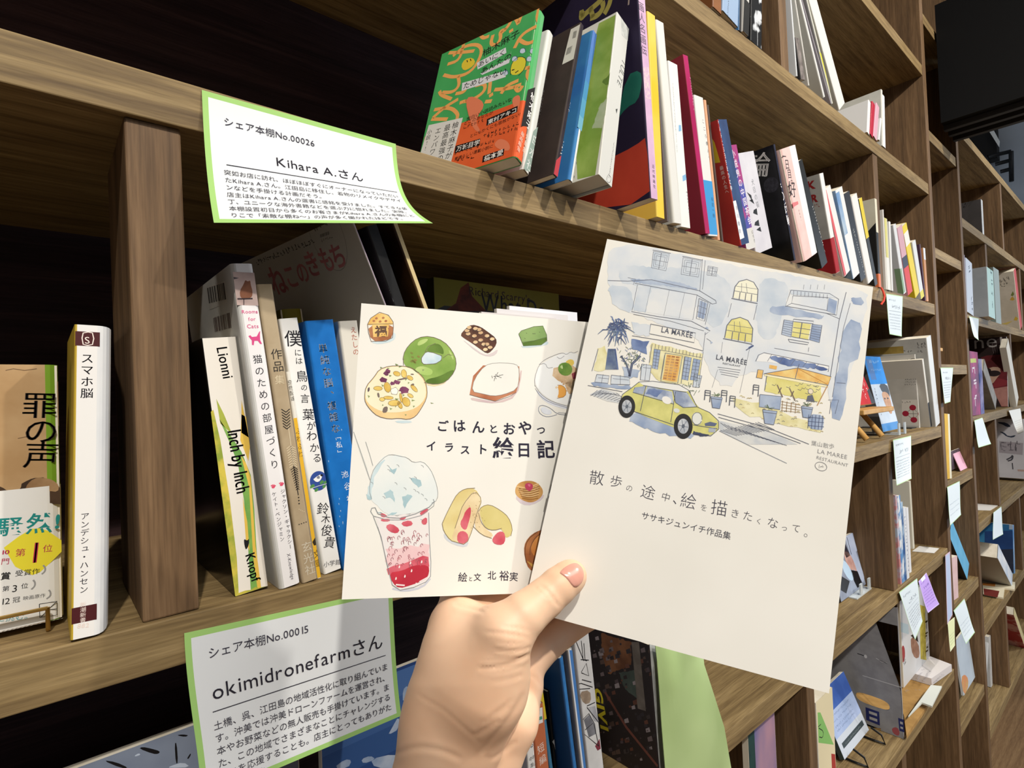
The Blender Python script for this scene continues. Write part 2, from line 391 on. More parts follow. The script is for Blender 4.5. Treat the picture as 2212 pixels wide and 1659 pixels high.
mb = MB(); mb.box((-1.9, DEP, .0005), (1.888, DEP+.012, 2.62), WOODB); mb.build('back_panel', c1)
def div(c, z0, x, **k): i = ZS.index(z0); upright(c, x, x+TH, z0+.0003, ZS[i+1]-TH-.0003, y0=.002, **k)
upright(c1, .0425, .0722, ZB+.0003, ZA-TH-.0003, y0=.004, y1=.108, tilt=-.012)
for z0, xs in ((ZA, (-.4, 1.411)), (ZT, (.961, -.85, .06)), (ZB, (-.86, .945)), (ZC, (-.45, 1.4035)), (ZD, (-.9, .02, .942)), (ZE, (-.45, .47, 1.4)), (2.166, (-.4, .5, 1.4))):
    for x in xs: div(c1, z0, x)
c2 = thing('bookcase', 'narrow dark-stained bookcase bay with offset shelves past the long bookcase', 'bookcase')
for z in (.35, .682, 1.018, 1.342, 1.668, 1.998, 2.33): board(c2, 1.8885, 2.2115, z, y0=.001)
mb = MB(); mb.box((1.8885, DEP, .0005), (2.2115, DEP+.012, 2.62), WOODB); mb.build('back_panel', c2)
c3 = thing('bookcase', 'far dark-stained bookcase with staggered dividers at the right edge', 'bookcase')
ZS3 = [.193, .515, .838, 1.178, 1.505, 1.815, 2.12]
upright(c3, 2.212, 2.241, .0005, 2.62, 'upright', -.002); upright(c3, 4.2, 4.23, .0005, 2.13, 'upright', -.002)
for z in ZS3: board(c3, 2.2415, 4.2, z)
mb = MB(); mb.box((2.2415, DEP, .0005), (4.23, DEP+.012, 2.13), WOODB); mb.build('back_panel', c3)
for i, xs in enumerate(((2.61, 3.4), (3.02, 3.8), (2.613, 3.4), (3.02, 3.8), (2.61, 3.36), (2.985, 3.75))):
    for x in xs: upright(c3, x, x+TH, ZS3[i]+.0003, ZS3[i+1]-TH-.0003, y0=.002)
# ------------------------------------------------------------------ the two booklets held up in the hand
def sheet_frame(C4):
    TL, TR, BR, BL = [np.array(c) for c in C4]
    X = TR-TL; w = np.linalg.norm(X); X /= w; Z = TL-BL; h = np.linalg.norm(Z); Z -= X*(Z@X); Z /= np.linalg.norm(Z); Y = np.cross(Z, X)
    M = Matrix.Identity(4)
    for i in range(3): M[i][0], M[i][1], M[i][2], M[i][3] = X[i], Y[i], Z[i], BL[i]
    return M, w, h, X, Y, Z, BL
R4 = [[.2544, -.1847, 1.3896], [.3503, -.2911, 1.3523], [.2804, -.2848, 1.1544], [.1845, -.1784, 1.1916]]
L4 = [[.1339, -.1111, 1.3533], [.2686, -.1805, 1.3404], [.2441, -.2005, 1.1918], [.1095, -.1312, 1.2046]]
def booklet(label, C4, paper, art, t=.0026, staples=(), group=None, fold='l'):
    M, w, h, X, Y, Z, O = sheet_frame(C4)
    root = thing('booklet', label, 'booklet', group=group, M=M)
    mb = MB(); c = .00035
    mb.box((0, 0, 0), (w, c, h), paper); mb.box((0, t-c, 0), (w, t, h), paper)
    x = 0 if fold == 'l' else w-c
    mb.box((x, c, 0), (x+c, t-c, h), paper)
    art(Art(Frame(O, X, Z, w, h), mb, M.inverted()))
    mb.build('cover', root)
    pb = MB(); pb.box((c*1.05 if fold == 'l' else .0008, c*1.05, .0006), (w-.0008 if fold == 'l' else w-c*1.05, t-c*1.05, h-.0006), PAGES); pb.build('page_block', root)
    for z0, z1 in staples:
        s = MB(); s.tube([(-.0003, t*.5, h*z0), (-.0003, t*.5, h*z1)], .00028, mat('#777a7e', .35, .5, .9), 6); s.build('staple', root)
    return root
INK = '#23202a'; LINE = '#5b6070'
W1, W2, W3 = wash('#e2e4e4', '#d3dae2', 55), wash('#d6dce2', '#bfcbd8', 60), wash('#b4c1d4', '#8d9fbe', 70)
W4 = wash('#7d90b8', '#4b5f92', 90); WY = wash('#e6df9a', '#d8cf7c', 90); WO = wash('#eccf86', '#e0a957', 110)
CARY = wash('#dcd888', '#c9c77a', 120); GLS = wash('#8d9ab4', '#c3ccd8', 130); WY2 = wash('#ece7bf', '#d9d19a', 130)
PAPR = wash('#e9e7df', '#f0eee7', 9, 3, .8)
def art_town(a):
    A = cr(1240, 500, 3.3515); B = cr(1220, 900, 3.253)
    P = lambda m, *p, **k: a.poly(A(*p), m, **k); Ln = lambda w, *p, **k: a.line(A(*p), w, k.pop('m', LINE), k.pop('L', 5), **k)
    t1, t2, t3 = .00022, .00032, .0005
    # sky and wall washes
    P(W1, 260, 120, 420, 85, 700, 150, 1000, 215, 1400, 290, 1760, 350, 2130, 420, 2120, 560, 2060, 720, 2050, 900, 1960, 1180, 1900, 1290, 1850, 1230, 1830, 1080, 1500, 1060, 1240, 1000, 1100, 1160, 960, 1000, 900, 760, 700, 700, 480, 620, 330, 540, 260, 420, 230, 250, L=1, smooth=1, jit=.0008)
    P(W2, 330, 240, 600, 260, 900, 270, 1100, 330, 1140, 420, 1110, 640, 1000, 720, 900, 520, 640, 430, 470, 390, 330, 380, L=2, smooth=2, jit=.0006)
    P(W2, 250, 390, 420, 400, 440, 520, 410, 590, 300, 560, 255, 470, L=2, smooth=2, jit=.0008)
    P(W2, 1350, 320, 1560, 370, 1540, 520, 1500, 620, 1440, 800, 1330, 760, 1310, 560, L=2, smooth=2, jit=.0006)
    P(W3, 1420, 545, 1530, 540, 1700, 585, 1830, 610, 1780, 640, 1500, 600, 1410, 590, L=3, smooth=2, jit=.0006)
    P(W3, 2000, 470, 2110, 490, 2090, 540, 2010, 520, L=3, smooth=2, jit=.0006)
    P(W3, 1960, 640, 2085, 650, 2070, 720, 2060, 900, 1990, 960, 1960, 1100, 1975, 1250, 1940, 1370, 1860, 1340, 1870, 1220, 1900, 1000, L=2, smooth=1, jit=.001)
    P(W3, 390, 340, 560, 350, 720, 355, 900, 415, 880, 425, 640, 390, 440, 372, L=3, smooth=1, jit=.0003)
    P(W1, 470, 400, 890, 455, 860, 640, 430, 570, L=3); P(W2, 470, 400, 560, 412, 520, 585, 430, 570, L=4, jit=.0005)
    P(W2, 420, 660, 560, 680, 545, 760, 430, 745, L=3, jit=.0005); P(W4, 410, 770, 540, 800, 525, 880, 420, 850, L=3, jit=.0008)
    P(WY2, 170, 850, 230, 830, 240, 1000, 140, 1010, L=2, jit=.0007)
    # shop: roof, walls, fascia
    Ln(t2, 245, 355, 390, 360, 560, 350, 910, 430, 1025, 500, 1030, 520, 1000, 525, 890, 460, 440, 375)
    Ln(t1, 390, 335, 445, 345, 430, 385); Ln(t1, 460, 385, 420, 575); Ln(t1, 890, 460, 860, 640); Ln(t1, 985, 520, 950, 675)
    for x, y in ((555, 400), (690, 425), (800, 445)): Ln(.00014, x, y, x-40, y+185)
    Ln(t2, 415, 580, 600, 615, 850, 650, 985, 720, 950, 745); Ln(t1, 430, 600, 700, 650, 940, 720); Ln(t1, 910, 435, 930, 200); Ln(t1, 950, 210, 930, 420)
    Ln(t2, 555, 670, 880, 735, 870, 805, 545, 740, closed=True); Ln(t2, 420, 755, 700, 800, 935, 865); Ln(t1, 935, 865, 950, 730)
    a.ht('LA MARÉE', *A(628, 728, 858, 772), '#4b5163', L=6, w=.014, hs=1.25)
    # small windows, top
    for q in ((575, 145, 690, 165, 665, 285, 560, 262), (790, 190, 920, 215, 900, 330, 775, 310), (970, 250, 1040, 262, 1030, 325, 962, 315)):
        P(W2, *q, L=4); Ln(t1, *q, closed=True)
        xs, ys = q[0::2], q[1::2]; cx, cy = sum(xs)/4, sum(ys)/4
        for k in (.78, .55): Ln(t1, *[v for x, y in zip(xs, ys) for v in (cx+(x-cx)*k, cy+(y-cy)*k)], closed=True)
        Ln(t2, (xs[0]+xs[1])/2, (ys[0]+ys[1])/2, (xs[2]+xs[3])/2, (ys[2]+ys[3])/2); Ln(t1, (xs[0]+xs[3])/2, (ys[0]+ys[3])/2, (xs[1]+xs[2])/2, (ys[1]+ys[2])/2)
    Ln(t2, 570, 135, 700, 158); Ln(t2, 785, 180, 930, 208)
    # side window of the shop
    Ln(t2, 905, 485, 970, 515, 945, 650, 885, 630, closed=True); P(W3, 912, 500, 962, 522, 940, 635, 893, 618, L=4)
    for k in (.33, .66): Ln(t1, 905+65*k, 490+30*k, 888+60*k, 625+18*k); Ln(t1, 905-20*k, 495+130*k, 968-25*k, 520+125*k)
    # arched windows
    for bx, by, s, gl in ((1150, 480, 1.0, '#e8e6cf'), (1090, 770, 1.12, WY)):
        q = [(0, 0), (15, -80), (45, -118), (100, -132), (150, -112), (182, -60), (175, 30)]
        f = lambda p: [v for x, y in p for v in (bx+x*s, by+y*s)]
        P(gl, *f(q), L=4, smooth=0); Ln(t3, *f(q), closed=False); Ln(t3, *f([(-10, 5), (178, 42)])); Ln(t2, *f([(8, -50), (180, -22)]))
        for k in (.25, .5, .75): Ln(t3, *f([(10+k*168, -46+k*28), (2+k*172, 4+k*30)]), m='#6a6a72')
        for k in (.3, .6): Ln(t1, *f([(20+k*140, -48+k*24), (30+k*110, -105)])); 
        Ln(t1, *f([(18, -85), (178, -62)]))
    Ln(t1, 1140, 520, 1115, 620); Ln(t1, 1325, 530, 1300, 640); Ln(.00014, 1075, 800, 1065, 880); Ln(.00014, 1275, 830, 1200, 1170); Ln(.00014, 1040, 1000, 1000, 1130)
    # balcony
    Ln(t2, 1570, 425, 1850, 450, 1915, 490, 1900, 605, 1530, 540, closed=True); Ln(t1, 1585, 465, 1840, 480, 1830, 575); Ln(t1, 1585, 465, 1575, 520, 1830, 572); Ln(t1, 1575, 520, 1530, 545)
    P(W3, 1845, 480, 1905, 505, 1890, 600, 1830, 575, L=4); P(W2, 1560, 420, 1850, 445, 1900, 480, 1850, 478, 1570, 455, L=4)
    for k in range(10): Ln(t1, 1590+k*27, 430+k*3, 1588+k*27, 460+k*3)
    for k in range(4): Ln(.00014, 1660+k*50, 420, 1665+k*50, 385)
    # shuttered window
    P(WY, 1590, 655, 1715, 672, 1695, 782, 1575, 760, L=4)
    for q in ((1520, 640, 1585, 650, 1570, 765, 1502, 745), (1725, 672, 1795, 680, 1775, 805, 1705, 785)):
        P(W3, *q, L=4); Ln(t2, *q, closed=True)
        for k in range(1, 7): Ln(t1, q[0]+(q[6]-q[0])*k/7, q[1]+(q[7]-q[1])*k/7, q[2]+(q[4]-q[2])*k/7, q[3]+(q[5]-q[3])*k/7)
    Ln(t2, 1590, 635, 1735, 650, 1730, 668, 1585, 652, closed=True); Ln(t3, 1650, 662, 1632, 772); Ln(t2, 1586, 695, 1712, 712, ); Ln(t2, 1580, 728, 1705, 748); Ln(t2, 1550, 780, 1700, 805, 1690, 820, 1560, 800, closed=True); Ln(t2, 1575, 762, 1700, 785)
    Ln(t1, 1450, 845, 1780, 905); Ln(t1, 1700, 840, 1695, 870)
    # drainpipe at the right
    Ln(t2, 1970, 440, 1920, 640, 1850, 1080); Ln(t1, 2000, 520, 1950, 700, 1870, 1200); Ln(t1, 1820, 590, 1920, 632); Ln(t1, 1900, 1095, 1965, 1100); Ln(t1, 1840, 1220, 1915, 1220, 1890, 1320); Ln(t1, 1860, 1225, 1850, 1320)
    # wall lettering
    a.ht('LA MARÉE', *A(1025, 925, 1252, 968), '#454a58', L=6, w=.016, hs=1.2); a.ht('RESTAURANT', *A(1075, 960, 1205, 983), '#555a66', L=6, w=.01)
    for k in range(4): Ln(t1, 1040+k*8, 982+k*17, 1205-k*6, 1005+k*17)
    Ln(t3, 1300, 825, 1245, 860, m='#4b5476'); Ln(.0011, 1296, 826, 1265, 845, m=W4); Ln(t1, 960, 775, 990, 795)
    P(W3, 985, 790, 1005, 805, 990, 815, L=5); P(W3, 960, 690, 975, 700, 968, 712, 945, 700, L=5)
    # shop front
    P(WY2, 560, 810, 935, 890, 900, 1120, 620, 1090, 540, 1000, L=3, jit=.0006); P(WO, 670, 890, 775, 905, 745, 1090, 640, 1075, L=4)
    br = wash('#a9734a', '#d7b27a', 160)
    for j in range(9):
        for i in range(3): P(br, 676+i*32-j*3.6, 896+j*20+i*4, 700+i*32-j*3.6, 899+j*20+i*4, 697+i*32-j*3.6, 911+j*20+i*4, 673+i*32-j*3.6, 908+j*20+i*4, L=5)
    Ln(t2, 660, 880, 785, 900, 750, 1100, 628, 1085, closed=True); Ln(t1, 655, 895, 625, 1070); Ln(t2, 565, 815, 545, 950); Ln(t2, 800, 905, 775, 1100); Ln(t1, 935, 870, 900, 1120)
    for q in ((580, 850, 625, 858, 605, 1000, 565, 990), (805, 905, 850, 915, 825, 1080, 780, 1070), (865, 920, 915, 930, 890, 1080, 840, 1075)):
        P(W3, *q, L=4); Ln(t1, *q, closed=True)
        for k in range(1, 6): Ln(t1, q[0]+(q[6]-q[0])*k/6, q[1]+(q[7]-q[1])*k/6, q[2]+(q[4]-q[2])*k/6, q[3]+(q[5]-q[3])*k/6)
        Ln(t1, (q[0]+q[2])/2, (q[1]+q[3])/2, (q[4]+q[6])/2, (q[5]+q[7])/2)
    for k in range(14): Ln(t2, 590+k*25, 815+k*5.6, 586+k*25, 845+k*5.6, m='#7d7a6e')
    Ln(t1, 580, 850, 930, 915)
    # palm and shrub
    PALM = wash('#4c5c86', '#77889f', 140); cx, cy = A(330, 720)[0], None
    for k in range(70):
        an = rng.random()*6.283; ro = 40+rng.random()*95; c0 = (325+rng.gauss(0, 28), 705+rng.gauss(0, 26))
        dx, dy = math.cos(an)*ro, math.sin(an)*ro*.8
        Ln(.0007, c0[0]+dx*.1, c0[1]+dy*.1, c0[0]+dx*.6, c0[1]+dy*.55-6, c0[0]+dx, c0[1]+dy+ro*.22, m=rng.choice([PALM, W4, '#3f4c76', PALM]), L=5+k % 3, taper=True)
    for k in range(9): Ln(.0007, 250+k*6, 850, 230+k*11, 1000, m=rng.choice([W4, PALM]), L=5)
    GRN = wash('#5d6f5e', '#8b9a78', 150)
    for k in range(60):
        an = rng.random()*6.283; c0 = (430+rng.gauss(0, 42), 920+rng.gauss(0, 34)); Ln(.0006, c0[0], c0[1], c0[0]+22*math.cos(an), c0[1]+22*math.sin(an), m=rng.choice([GRN, '#4f5f58', W4]), L=5+k % 2, taper=True)
    Ln(.0014, 400, 1050, 420, 960, 480, 900, m='#56607a', L=5); Ln(.001, 405, 1050, 380, 960, 340, 900, m='#56607a', L=5); P(W3, 350, 985, 480, 1000, 460, 1060, 360, 1060, L=4, jit=.0006)
    for q in ((165, 1035, 255, 1045, 245, 1100, 150, 1090), (270, 1040, 400, 1055, 405, 1110, 265, 1105), (490, 960, 560, 970, 545, 1080, 480, 1075), (870, 1035, 925, 1045, 905, 1130, 860, 1125)):
        P(W2, *q, L=4); Ln(t2, *q, closed=True); Ln(t1, q[0]+10, q[1]+25, q[2]-5, q[3]+22); Ln(t1, (q[0]+q[2])/2, q[1], (q[4]+q[6])/2, q[5])
    Ln(t2, 130, 1010, 175, 850); P(W3, 130, 1090, 400, 1120, 440, 1150, 140, 1120, L=3, jit=.0006)
    # road edge, paving
    PV = wash('#dadbd8', '#c3c8cd', 120); P(PV, 115, 1180, 200, 1140, 330, 1170, 340, 1245, 240, 1230, L=2); P(PV, 1050, 1370, 1400, 1440, 1620, 1542, 1250, 1542, 1060, 1450, L=2)
    for k in range(9): Ln(t1, 130+k*22, 1185-k*2, 200+k*18, 1150+k*6); Ln(t1, 120+k*24, 1190+k*5, 170+k*24, 1150+k*8)
    for k in range(16): Ln(t1, 1060+k*26, 1385+k*9, 1120+k*28, 1430+k*8); Ln(t1, 1060+k*18, 1440-k*4, 1180+k*18, 1480-k*3)
    Ln(t2, 100, 1115, 350, 1160); Ln(t2, 1040, 1320, 1400, 1420, 1700, 1540); Ln(t2, 1045, 1345, 1400, 1445, 1640, 1535)
    # car
    P(W3, 350, 1350, 560, 1290, 800, 1430, 900, 1500, 700, 1480, 520, 1430, L=3, smooth=1, jit=.0007)
    P(CARY, 335, 1230, 350, 1180, 420, 1130, 470, 1090, 570, 1085, 760, 1110, 830, 1150, 890, 1270, 980, 1310, 1045, 1370, 1045, 1440, 990, 1480, 880, 1470, 720, 1420, 440, 1310, L=5, smooth=1)
    P('#e6e7e4', 470, 1092, 570, 1085, 760, 1110, 830, 1150, 815, 1160, 690, 1145, 500, 1112, L=6)
    P(GLS, 440, 1130, 520, 1118, 500, 1180, 425, 1165, L=6); P(GLS, 530, 1120, 710, 1160, 720, 1245, 505, 1185, L=6); P(GLS, 715, 1150, 815, 1165, 885, 1270, 790, 1275, 735, 1240, L=6)
    P(W4, 545, 1135, 640, 1155, 600, 1200, 520, 1175, L=7, jit=.0004)
    for q in ((335, 1230, 350, 1180, 420, 1130, 470, 1090, 570, 1085, 760, 1110, 830, 1150, 890, 1270, 980, 1310, 1045, 1370, 1048, 1430, 990, 1480, 880, 1470), (520, 1120, 480, 1300), (735, 1160, 700, 1380), (425, 1300, 720, 1400), (890, 1270, 790, 1275, 735, 1240, 715, 1150), (500, 1115, 715, 1150, 815, 1165), (440, 1130, 425, 1165, 720, 1250)): Ln(t2, *q, L=8, m='#4d5362')
    for cx, cy, r in ((382, 1268, .0062), (790, 1410, .0068)):
        c = a.c(A(cx, cy), True)[0]
        a.ell(c, r*.72, r, '#17171a', 8, False, .12); a.ell(c, r*.42, r*.6, wash('#9aa2ae', '#c9cdd2', 160), 9, False, .12); a.ell(c, r*.12, r*.16, '#5b6472', 10, False)
        for k in range(6): an = k*1.047; a.line([(c[0]+r*.1*math.cos(an), c[1]+r*.1*math.sin(an)), (c[0]+r*.38*math.cos(an), c[1]+r*.55*math.sin(an))], .0003, '#727c8b', 10, False)
    c = a.c(A(890, 1355), True)[0]; a.ell(c, .0026, .0034, '#dfe2dc', 8, False, .3); a.line([(c[0]+.0026*math.cos(k*.5), c[1]+.0034*math.sin(k*.5)) for k in range(13)], t2, LINE, 9, False)
    c = a.c(A(670, 1222), True)[0]; a.ell(c, .0026, .002, '#eceae4', 9, False, -.3); c = a.c(A(742, 1297), True)[0]; a.ell(c, .0016, .0012, '#d8dcd9', 9, False)
    P('#5b6582', 945, 1390, 985, 1378, 1035, 1390, 1020, 1410, 950, 1408, L=9); P('#aab2bd', 975, 1425, 1028, 1420, 1022, 1455, 972, 1452, L=9); P('#3f4763', 865, 1445, 980, 1475, 930, 1485, 862, 1465, L=8, jit=.0003); Ln(t2, 860, 1400, 1040, 1430, L=9)
    # terrace: awning, umbrella, guests, planters, leaves
    P('#e6e7e6', 1320, 940, 1350, 885, 1400, 878, 1840, 975, 1838, 1010, 1400, 945, L=3); P(W4, 1410, 900, 1500, 910, 1620, 935, 1838, 985, 1830, 1010, 1700, 990, 1560, 975, 1430, 940, L=4, smooth=1, jit=.0005)
    Ln(t2, 1315, 940, 1335, 895, 1375, 878, 1845, 975, 1840, 1015); 
    for k in range(5): Ln(t1, 1430+k*85, 892+k*17, 1400+k*85, 940+k*14)
    P(WY, 1400, 1040, 1800, 1090, 1780, 1240, 1380, 1160, L=3, jit=.0005); P(WO, 1375, 1030, 1620, 990, 1860, 1050, 1840, 1110, 1600, 1065, L=5); P('#efe6bd', 1375, 1030, 1600, 1065, 1830, 1110, 1840, 1130, 1590, 1085, 1380, 1045, L=6)
    Ln(t2, 1375, 1030, 1620, 988, 1862, 1052, 1838, 1115, 1600, 1068, closed=True, L=7); Ln(t2, 1620, 988, 1600, 1068, L=7); Ln(t2, 1630, 960, 1620, 988, L=7); Ln(t2, 1625, 995, 1830, 1105, L=7, m='#c58a3c')
    Ln(t3, 1835, 1115, 1760, 1260, m='#b98e5c', L=6); Ln(t2, 1395, 1045, 1380, 1150, L=6)
    P(WO, 1330, 1000, 1370, 1005, 1360, 1065, 1320, 1058, L=4); Ln(t2, 1330, 1000, 1370, 1005, 1360, 1065, 1320, 1058, closed=True); P(WO, 1415, 965, 1470, 975, 1465, 1000, 1412, 990, L=5)
    for k in range(14): x, y = 1420+rng.random()*340, 1080+rng.random()*90; Ln(t1, x, y, x+20, y+8, x+30, y-4, L=6)
    for x, y in ((1470, 1110), (1560, 1135)): Ln(.0006, x, y, x+40, y+90, m='#7b6a5c', L=6); Ln(.0006, x+30, y+20, x+10, y+60, m='#7b6a5c', L=6)
    c = a.c(A(1712, 1158), True)[0]; a.ell(c, .0013, .0015, '#e7d9c0', 7, False); P('#5d6170', 1690, 1190, 1725, 1182, 1742, 1232, 1680, 1230, L=7); a.line([(c[0]+.0013*math.cos(k*.5), c[1]+.0015*math.sin(k*.5)) for k in range(13)], t1, LINE, 8, False)
    P(W3, 1345, 1180, 1500, 1195, 1490, 1290, 1340, 1270, L=5); Ln(t2, 1345, 1180, 1500, 1195, 1490, 1290, 1340, 1270, closed=True, L=6)
    for bx, by, s in ((1365, 1290, 1), (1645, 1265, .8), (990, 1195, .8)):
        P(W3, bx, by, bx+105*s, by+12*s, bx+80*s, by+110*s, bx+15*s, by+100*s, L=7); Ln(t2, bx, by, bx+105*s, by+12*s, bx+80*s, by+110*s, bx+15*s, by+100*s, closed=True, L=8); Ln(t2, bx+5, by+18*s, bx+100*s, by+30*s, L=8)
        for k in range(10): an = rng.random()*6.28; Ln(.0006, bx+45*s, by-10, bx+45*s+40*s*math.cos(an), by-15+22*s*math.sin(an), m=GRN, L=8, taper=True)
    P(W3, 1700, 1320, 1810, 1330, 1805, 1420, 1790, 1440, 1690, 1425, L=7, smooth=1); 
    for k in range(5): Ln(t2, 1700+k*25, 1325+k*2, 1692+k*25, 1425+k*3, L=8, m='#4d5878')
    for k in range(3): Ln(t2, 1692, 1345+k*30, 1808, 1355+k*30, L=8, m='#4d5878')
    for k in range(4): Ln(t2, 1510+k*32, 1225+k*6, 1505+k*32, 1300+k*5, L=6, m='#9a7d55'); Ln(t1, 1500, 1230+k*22, 1640, 1258+k*18, L=6, m='#9a7d55')
    for bx, by in ((1070, 1150), (950, 1150), (1130, 1190), (1300, 1110)):
        Ln(.0005, bx, by, bx-6, by+70, L=6, m='#565b66'); Ln(.0005, bx-6, by+35, bx+35, by+38, bx+32, by+85, L=6, m='#565b66'); Ln(.0005, bx, by, bx+38, by+5, bx+35, by+40, L=6, m='#565b66'); Ln(.0004, bx-2, by+16, bx+36, by+20, L=6, m='#565b66')
    for k in range(85):
        x, y = 1160+rng.random()*640, 1190+rng.random()*270
        if y < 1180+(x-1160)*.08 or y > 1300+(x-1160)*.3: continue
        Ln(.0004, x, y, x+10, y-5, x+20, y+1, L=4, m=rng.choice(['#b7a878', '#c9bd8b', '#8f8e80', '#cdb98a']))
    P(WY2, 1150, 1180, 1500, 1300, 1800, 1420, 1780, 1450, 1400, 1380, 1180, 1290, L=2, smooth=1, jit=.0012)
    for k in range(26): x, y = 850+rng.gauss(0, 45), 1140+rng.gauss(0, 28); Ln(.0006, x, y, x+rng.gauss(0, 16), y+rng.gauss(0, 14), m=GRN, L=5, taper=True)
    # pencilled notes and the title
    Bn = '#8a8a8c'; b = B
    a.ht('葉山散歩', *b(1730, 200, 1895, 225), Bn, L=4, jit=.12, w=-.008); a.ht('LA MAREE', *b(1772, 255, 1985, 300), Bn, L=4, jit=.1, w=-.006); a.ht('RESTAURANT', *b(1765, 296, 1990, 355), Bn, L=4, jit=.1, w=-.006)
    c = a.c(b(1800, 350), True)[0]; a.line([(c[0]+.0029*math.cos(k*.3142), c[1]+.0022*math.sin(k*.3142)) for k in range(21)], .0003, Bn, 4, False); a.squig(*b(1780, 362, 1822, 368), .002, Bn, 4)
    a.line(b(1085, 100, 1300, 205, 1560, 328), .0003, '#8a8f9a', 4)
    T = '#383748'
    for ch, p0, p1 in (('散', (165, 462), (275, 478)), ('歩', (310, 478), (400, 500)), ('の', (425, 515), (475, 528)), ('途', (525, 555), (630, 580)), ('中', (672, 580), (738, 598)), ('、', (752, 605), (850, 625)), ('絵', (805, 622), (920, 648)), ('を', (948, 652), (1000, 666)), ('描', (1020, 672), (1140, 700)), ('き', (1158, 698), (1228, 715)), ('た', (1245, 716), (1320, 735)), ('く', (1338, 745), (1385, 757)), ('な', (1415, 768), (1500, 788)), ('っ', (1515, 795), (1568, 805)), ('て', (1590, 800), (1655, 815)), ('。', (1675, 838), (1760, 858))):
        a.ht(ch, *b(*p0, *p1), T, L=4, w=-.012, jit=.05)
    a.ht('ササキジュンイチ作品集', *b(535, 712, 1165, 862), '#4a4a55', L=4)
booklet('white art booklet in the hand, watercolour of a street cafe and yellow car', R4, PAPR, art_town, staples=((.52, .55), (.27, .305)), group='held booklets')
FOODL = '#6b5a50'
def art_food(a):
    C = cr(760, 640, 4.424); D = cr(720, 900, 4.148)
    P = lambda m, *p, **k: a.poly(C(*p), m, **k); Ln = lambda w, *p, **k: a.line(C(*p), w, k.pop('m', FOODL), k.pop('L', 6), **k)
    t1 = .00022; t2 = .0003
    SH = wash('#d5e3e6', '#c6d9df', 60)
    # muffin
    CAKE = wash('#efcf86', '#e3b562', 120); BRN = wash('#b98058', '#a0643f', 140)
    P(SH, 200, 430, 400, 340, 425, 370, 400, 430, 260, 460, 190, 445, L=1, smooth=1)
    P(BRN, 150, 270, 400, 265, 390, 390, 330, 425, 185, 430, L=2, smooth=1); P(CAKE, 150, 270, 180, 210, 260, 155, 350, 180, 395, 250, 395, 275, 150, 275, L=3, smooth=1); P(CAKE, 195, 275, 355, 270, 345, 385, 205, 390, L=3)
    for x, y in ((210, 235), (270, 240), (325, 235), (235, 210), (300, 205)): P(BRN, x-15, y, x, y-12, x+16, y-2, x+8, y+12, x-10, y+12, L=4, smooth=1)
    Ln(t2, 150, 270, 180, 210, 265, 153, 350, 180, 395, 245, 398, 290, 390, 395, 325, 428, 185, 432, 160, 350, closed=True); Ln(t1, 155, 268, 395, 262); a.ht('福', *C(222, 375, 340, 375), '#5d3d22', L=6, w=.03)
    for x, y in ((190, 320), (195, 375), (355, 310), (358, 360)): P(BRN, x-12, y, x, y-14, x+12, y, x, y+14, L=4, smooth=1)
    # green ring cake
    GR = wash('#9dbb62', '#7fa24a', 45); GD = wash('#6c8c3c', '#527029', 60); GL_ = wash('#c3d68a', '#aac96e', 60)
    P('#e9dcb0', 640, 800, 760, 870, 880, 840, 910, 810, 700, 780, L=1, smooth=1)
    P(GR, 495, 660, 490, 560, 540, 470, 630, 395, 750, 380, 880, 430, 960, 520, 1002, 620, 985, 720, 900, 820, 800, 845, 690, 825, 600, 720, L=2, smooth=2)
    P(GD, 720, 790, 830, 770, 960, 700, 985, 720, 900, 815, 800, 843, 700, 825, L=3, smooth=2); P(GD, 700, 530, 760, 460, 830, 450, 875, 500, 880, 560, 830, 540, L=3, smooth=2); P(GL_, 590, 700, 660, 660, 780, 700, 760, 760, 660, 750, L=3, smooth=2); P(GL_, 640, 420, 740, 400, 700, 450, 620, 480, L=3, smooth=2); P(GL_, 920, 500, 965, 560, 975, 620, 940, 560, L=3, smooth=1)
    P(wash('#dfeaf0', '#b9d4e3', 60), 665, 590, 710, 530, 780, 540, 860, 570, 855, 610, 800, 645, 690, 650, 670, 630, L=4, smooth=1)
    Ln(t2, 495, 660, 490, 560, 540, 470, 630, 395, 750, 380, 880, 430, 960, 520, 1002, 620, 985, 720, 900, 820, 800, 845, 690, 825, smooth=1); Ln(t2, 665, 590, 710, 528, 780, 540, 860, 570, 855, 612, 800, 645, 690, 652, 668, 630, closed=True); Ln(t1, 700, 530, 730, 480, 800, 450); Ln(t1, 870, 590, 920, 555, 960, 565)
    for k in range(9): x, y = 590+rng.gauss(0, 28), 600+rng.gauss(0, 24); Ln(.0009, x, y, x+22, y+12, m=rng.choice(['#8a7b35', '#7a8030']), L=5, smooth=1)
    # round bread with nuts
    P(SH, 400, 1190, 560, 1185, 580, 1210, 450, 1215, L=1, smooth=1); BR = wash('#f3f0d3', '#ebe6c4', 30); CR = wash('#eed49c', '#e8c184', 40)
    o = (120, 960, 135, 860, 215, 770, 260, 700, 360, 665, 480, 665, 570, 680, 650, 740, 700, 800, 722, 900, 715, 980, 660, 1080, 610, 1150, 540, 1180, 450, 1165, 360, 1175, 250, 1150, 180, 1090, 130, 1020)
    P(CR, *o, L=2, smooth=1); P(BR, 125, 950, 140, 865, 220, 775, 265, 705, 365, 672, 480, 672, 565, 688, 640, 745, 690, 805, 712, 900, 700, 980, 640, 1050, 560, 1090, 450, 1110, 330, 1110, 230, 1080, 150, 1020, L=3, smooth=1); Ln(t2, *o, closed=True, smooth=1)
